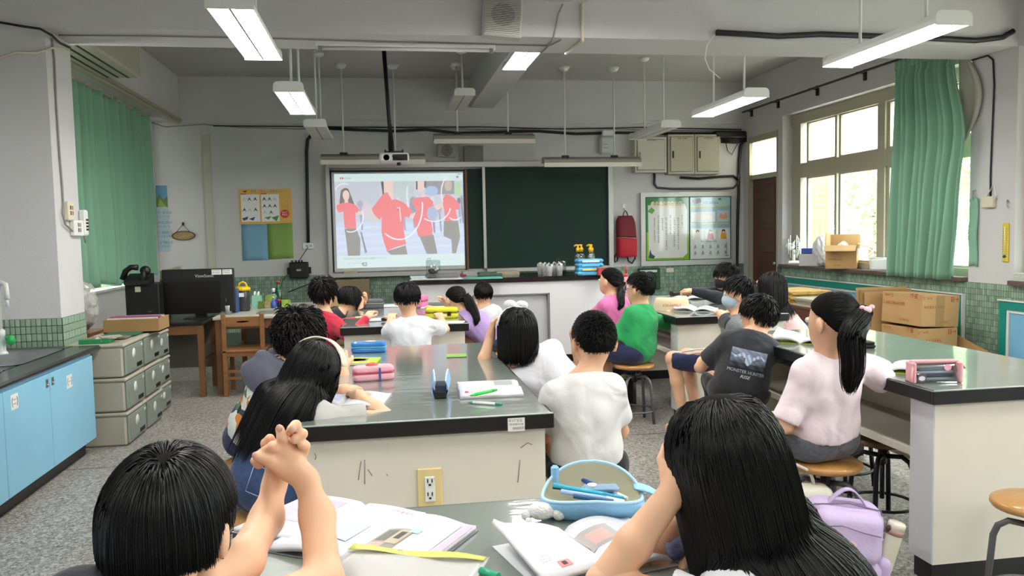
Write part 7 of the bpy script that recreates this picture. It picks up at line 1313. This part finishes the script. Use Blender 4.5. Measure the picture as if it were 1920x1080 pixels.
# 13 heather grey boy with a mask
stool(2.47,5.32,'stool under the boy in a grey raglan tee')
p15=person('boy in a grey heather tee and pale mask with white-striped navy shorts',(2.47,5.32,.58),R(-48),W(1388,598,5.32),W(1384,552,5.34),R(-62),R(0),1.04,hands=(W(1345,583,5.75),onz(1372,583,TZ+.03)),elb=((-.9,.1,-.3),(.2,.6,-.4)),shirt=F_heath,sleeve=.75,shorts=F_navy,shortlen=.98,res=.0105,mask=fab('mask_blue','b4cbd8'),knees=((2.06,5.52,.57),(2.2,5.62,.57)),feet=((2.12,5.45,.1),(2.26,5.55,.1)),handdir=((.6,.6,0),(.2,1,0)),hair=hair_fn('short',700,.05,.0036,15,vol=.012,fringe=.35,low=-.5,K=6,spike=.15,stray=.16))
c=p15; X=c['X']; A,e,wv=c['EW'][0]
V,Q=field_mesh([(('cone',X(A+(e-A)*(-.05)),X(A+(e-A)*.78),.064,.068),.02)],.0105,.02,[halfspace(X(A+(e-A)*.77),nrm(e-A)),halfspace(X(A+(e-A)*.05),-nrm(e-A))]); np_mesh('raglan_sleeve',V,Q,F_char,c['T'])
part('stripe',mat('stripe_white','d9dbe2',.8),c['T'],lambda b:[b.tube([X(np.array([2.43,5.27,.66-dz])+np.array([-.085,-.055,0])*.3),X(np.array([2.30,5.31,.665-dz])),X(np.array([2.17,5.37,.652-dz])),X(np.array([2.09,5.42,.63-dz]))],.006,5) for dz in(.0,.025)])
# 14 monster print boy
stool(2.02,4.42,'stool under the boy with the printed dark tee',True)
p16=person('boy in a dark tee with a printed back, arm resting on the right table',(2.03,4.36,.575),R(18),W(1408,634,4.36),W(1421,594,4.42),R(-32),R(-6),1.05,hands=((1.98,4.72,.72),W(1440,634,4.46)),elb=((-.8,-.1,-.8),(1,.6,-.2)),shirt=F_char,sleeve=.72,shorts=F_black,shortlen=1.9,res=.0095,knees=((2.02,4.72,.56),(2.2,4.70,.56)),feet=((2.05,4.66,.1),(2.2,4.62,.1)),loose=1.15,shirt_disp=.002,palmdir=(None,(0,0,-1)),handdir=(None,(-.9,-.2,.05)),hair=hair_fn('short',800,.045,.0034,16,vol=.011,spike=.2,stray=.18,K=6,fringe=.4,low=-.5,side=.05))
# printed panel on the back of the dark tee: pressed onto the cloth along the back's normal
c=p16; Vs=c['shirt_V']; X=c['X']
def project(c,pts2,org,n_,ux_,uz_,lift):
    """pts2 (N,2) in the print's plane -> points lying on the shirt surface"""
    Vs=c['shirt_V']; B=np.stack([ux_,uz_],1); vp=(Vs-org)@B; vd=(Vs-org)@n_; out=[]
    for p in pts2:
        d2=np.sum((vp-p)**2,1); k=np.where((d2<.016**2)&(vd>-.03))[0]
        if not len(k): k=np.argsort(d2)[:6]
        hh=np.sort(vd[k])[-max(1,len(k)//4):].mean(); out.append(org+ux_*p[0]+uz_*p[1]+n_*(hh+lift))
    return np.array(out)
camdir=nrm(np.array([0,0,CH])-(c['hip']+c['up']*.2)); n_=nrm(-c['fr']*.8+nrm(camdir-c['up']*(camdir@c['up']))*.3); uz_=nrm(c['up']-n_*(c['up']@n_)); ux_=np.cross(uz_,n_)*1.0
org=X(c['sh']-c['up']*.15); 
NX,NY=34,20; gx,gy=np.meshgrid(np.linspace(-.098,.098,NX+1),np.linspace(-.02,.085,NY+1)); pts=project(c,np.c_[gx.ravel(),gy.ravel()],org,n_,ux_,uz_,.003)
b=MB()
for j in range(NY):
    for i in range(NX):
        a=j*(NX+1)+i; u,v=(i+.5)/NX,(j+.5)/NY; g=.34+.3*v+.05*math.sin(u*9+3*math.sin(v*7))+.04*math.sin(u*31+v*23)
        wing=abs(v-.55-.28*abs(u-.5)+.1*math.sin(u*14))<.1*(1.25-1.6*abs(u-.5)); body_=((u-.5)/.1)**2+((v-.45)/.3)**2<1
        if wing or body_: g=.78+.14*math.sin(u*47+v*15)
        elif v<.25: g=.24+.06*math.sin(u*21+v*9)
        b.add(pts[[a,a+1,a+NX+2,a+NX+1]],[(0,1,2,3)],0,(g*.86,g*.93,min(1,g*1.06)))
b.build('picture_print',attr_mat('shirt_print',.8),c['T'])
for tx,sz_,yy,sh_,col in(('MONSTER HUNTER',.0255,-.042,0,'aeb4bd'),('RISE',.026,-.07,.25,'d3d6da')):
    v,f=text_mesh(tx,sz_,sh_); q=project(c,v[:,:2]*np.array([.93 if len(tx)>5 else 1.15,1])+np.array([0,yy]),org,n_,ux_,uz_,.004); b=MB(); b.add(q,f,0,col); b.build('lettering_print',attr_mat('shirt_print'),c['T'])
c=p13; n_=nrm(-c['fr']*.6+nrm(np.array([0,0,CH])-c['sh'])*.6+c['sr']*.35); uz_=nrm(c['up']-n_*(c['up']@n_)); ux_=np.cross(uz_,n_); org=c['X'](c['sh']-c['up']*.08+c['sr']*.05)
b=MB(); q=[]
for k,(a_,b_) in enumerate([(0,0),(.004,-.022),(.008,-.044),(.012,-.066)]):
    for w_,h_,dx,dy in((.014,.003,0,0),(.003,.012,.004,-.004),(.012,.003,0,-.009)):
        pp=project(c,np.array([[a_+dx,b_+dy],[a_+dx+w_,b_+dy],[a_+dx+w_,b_+dy-h_],[a_+dx,b_+dy-h_]]),org,n_,ux_,uz_,.004); b.add(pp,[(0,1,2,3)],0,'a9d8bd')
b.build('lettering_print',attr_mat('shirt_print'),c['T'])
# 15 light pink girl, chin on hand
stool(3.32,6.1,'stool under the girl in light pink at the window side',True)
p17=person('girl in light pink with long dark hair resting her chin on her hand',(3.33,6.1,.575),R(-50),W(1453,580,6.1),W(1445,538,6.1),R(-60),R(-2),1.02,hands=(W(1422,548,6.15),W(1418,585,6.3)),elb=((-.4,-.2,-1),(-.3,.6,-1)),shirt=F_lpink,sleeve=.6,shorts=F_navy,res=.0115,palmdir=((1,.3,0),None),handdir=((.1,.1,1),None),curl=(.8,.5),ear=.7,hair=hair_fn('long',900,.42,.0034,17,hem=.30,ragged=.15,vol=.012,fringe=.5,low=-.6,K=16,spike=.02,stray=.08,crown=(0,.1,1),grav=.25,m=M_hairb))
# 16 pale pink girl with the long ponytail
stool(1.93,3.27,'honey-coloured stool under the girl with the long ponytail')
p18=person('girl in a pale pink tee and grey denim shorts with a long ponytail',(1.91,3.27,.585),R(-12),W(1556,672,3.2),W(1557,602,3.16),R(-22),R(-3),1.06,hands=(W(1490,800,3.35),(2.2,3.5,.86)),elb=((-.7,-.3,-.8),(1,-.3,-.6)),shirt=F_pale,sleeve=.9,shorts=F_gden,shortlen=.55,res=.0085,knees=((1.60,3.54,.57),(1.74,3.64,.57)),feet=((1.66,3.48,.12),(1.8,3.58,.12)),loose=1.45,hem=-.06,hair=hair_fn('tied',1500,.12,.0024,18,vol=.008,fringe=.5,low=-.62,K=9,tie=(.055,-.105,.015),tail=(.5,[W(1594,625,3.0),W(1600,680,2.99),W(1592,735,3.0)],.05),stray=.05))
c=p18; o=c['tie']; m1=mat('tie_pink','e6b9c4',.7,bump=.3,bscale=90); part('hair_scrunchie',m1,c['T'],lambda b:[b.ball(o+np.array([-.012,-.035,.01]),(.02,.018,.016)),b.ball(o+np.array([-.03,-.03,.02]),(.012,.01,.01)),b.ball(o+np.array([.01,-.035,.022]),(.012,.01,.01)),b.ball(o+np.array([-.018,-.04,-.012]),(.013,.012,.012))])
# ---------------------------------------------------------------- the two nearest pupils
hl,hr=W(480,1075,1.2),None
st=( -.52,1.12)
stool(-.55,1.26,'stool under the boy with clasped hands')
YH=1.60
def hp(zx,zy,dy=0.): return ony(180+zx/3.376,760+zy/3.376,YH+dy)
def clasped(Xf):
    C=lambda a,b,r0,r1,k=.006:(('cone',Xf(a),Xf(b),r0,r1),k); o=[]
    # near hand: back of the hand toward the camera, wrist below right
    w=hp(1330,470,-.01); o+= [C(w,hp(1255,395,-.012),.021,.024,.014),C(hp(1265,400,-.01),hp(1195,300,-.012),.021,.018,.014),C(hp(1215,410,-.008),hp(1160,360,-.008),.02,.016,.014),C(hp(1240,330,-.01),hp(1225,270,-.006),.016,.013,.01)]
    o+= [C(hp(1175,395,-.02),hp(1100,350,-.03),.0145,.0125,.012),C(hp(1100,350,-.03),hp(1020,322,-.03),.0122,.0098,.004)]            # thumb
    o+= [C(hp(1195,285,-.012),hp(1120,262,-.03),.0125,.0108,.008),C(hp(1120,262,-.03),hp(1050,300,-.02),.0105,.009,.004)]               # first finger folded over
    o+= [C(hp(1215,262,-.01),hp(1180,205,-.026),.0122,.0105,.008),C(hp(1180,205,-.026),hp(1163,150,-.02),.0102,.0088,.004)]            # second finger up
    # far hand: fingertips coming over the knuckles
    w2=hp(1130,500,.05); o+= [C(w2,hp(1160,380,.05),.021,.025,.014),C(hp(1160,380,.05),hp(1200,290,.045),.023,.021,.014),C(hp(1150,330,.05),hp(1215,210,.03),.018,.016,.014)]
    o+= [C(hp(1215,215,.025),hp(1240,165,.0),.0115,.0105,.008),C(hp(1240,165,.0),hp(1270,128,-.018),.0105,.0098,.004),C(hp(1262,122,-.018),hp(1235,150,-.03),.0098,.0088,.004)]
    o+= [C(hp(1245,255,.02),hp(1285,205,.0),.0115,.0108,.008),C(hp(1285,205,.0),hp(1308,180,-.02),.0106,.0098,.004),C(hp(1308,180,-.02),hp(1255,218,-.03),.0098,.0088,.004)]
    o+= [C(hp(1290,310,.01),hp(1320,262,-.005),.0108,.0102,.008),C(hp(1325,255,-.005),hp(1300,248,-.024),.01,.0088,.004),C(hp(1270,330,.02),hp(1310,300,0),.0105,.01,.008)]
    o+= [C(hp(1090,300,.03),hp(1070,240,.0),.0105,.0095,.008),C(hp(1120,250,.03),hp(1100,210,-.005),.0105,.0095,.008),C(hp(1030,370,.03),hp(1005,350,.01),.011,.009,.006)]
    # forearms down to the elbows on the table
    eL=hp(1440,1120,-.12); eR=hp(930,980,-.14)
    o+= [C(w,hp(1400,700,-.03),.021,.031,.02),C(hp(1400,700,-.03),eL,.032,.034,.02),C(w2,hp(1080,720,.0),.021,.031,.02),C(hp(1080,720,.0),eR,.031,.034,.02)]
    o+= [C(eR,ony(372,1092,1.36),.037,.046,.02),C(eL,ony(455,1165,1.36),.037,.044,.02)]
    return o
NH=[]
p1=person('boy with a black bowl cut and raised clasped hands in the foreground',(-.52,1.24,.575),R(8),ony(300,1140,1.30),ony(326,985,1.38),R(14),R(-6),1.07,hands=(ony(455,1165,1.36),ony(372,1092,1.36)),elb=((0,0,-1),(0,0,-1)),shirt=F_char,sleeve=.35,shorts=F_navy,res=.0062,custom_hands=True,extra=clasped,hair=hair_fn('bowl',7500,.13,.0016,21,hem=.07,earcut=True,vol=.010,fringe=.25,low=-.50,K=11,spike=.04,stray=.07,side=-.05,crown=(.1,-.35,.93)),mask=fab('mask_black','17181b'))
for tx,ty,dy in((1008,318,-.036),(1160,143,-.031),(1243,150,-.04)):
    q=p1['X'](hp(tx,ty,dy)); part('fingernail',M_nail,p1['T'],lambda b:b.ball(q,(.0065,.003,.0075),8))
# girl with very long hair
stool(.96,1.28,'stool under the girl in the foreground')
eL=onz(1150,1040,TZ+.045)
p2=person('girl with very long straight black hair propping her cheek in the foreground',(.95,1.27,.575),R(-30),ony(1392,1030,1.36),ony(1352,868,1.40),R(-14),R(-4),1.05,hands=(ony(1268,915,1.40),ony(1262,985,1.52)),elb=(eL-ony(1310,985,1.42),(.3,.2,-1)),shirt=F_white,sleeve=.5,shorts=F_gden,res=.0065,palmdir=(nrm([.8,.5,.3]),nrm([-.2,-1,.0])),handdir=(nrm([.25,.15,.7]),nrm([-.5,.0,-.75])),curl=(.45,.35),
   ear=.7,hair=hair_fn('long',6000,.60,.0016,22,hem=.50,ragged=.12,gdir=(.24,.0,-1),vol=.013,fringe=.42,low=-.62,K=18,spike=.01,stray=.035,crown=(-.1,.25,.95),grav=.3))
c=p2; A,e,wv=c['EW'][1]; X=c['X']; ax=nrm(wv-e); a1=nrm(np.cross(ax,[0,0,1])); a2=np.cross(ax,a1); cw=X(wv-ax*.03)
part('scrunchie',mat('scrunchie_print','232a4a',.8,col2='6c7290',nscale=60),c['T'],lambda b:b.grid(lambda u,v:cw+(a1*math.cos(u*2*PI)+a2*math.sin(u*2*PI))*(.036+.014*math.cos(v*2*PI)+.006*math.sin(u*40))+ax*.022*math.sin(v*2*PI),70,8))
build_bags()
stool(2.47,3.66,'dark wooden stool tucked beside the right table',True); stool(*onz(1945,938,.46)[:2],'honey-coloured stool cut off at the right edge'); stool(2.62,4.25,'dark wooden stool under the right table',True,.3)
for o in bpy.data.objects:
    if o.parent and o.name.split('.')[0] in('scuff_marks','printing','sticker_print','print','lettering','sticker','round_prints'): o['kind']='stuff'
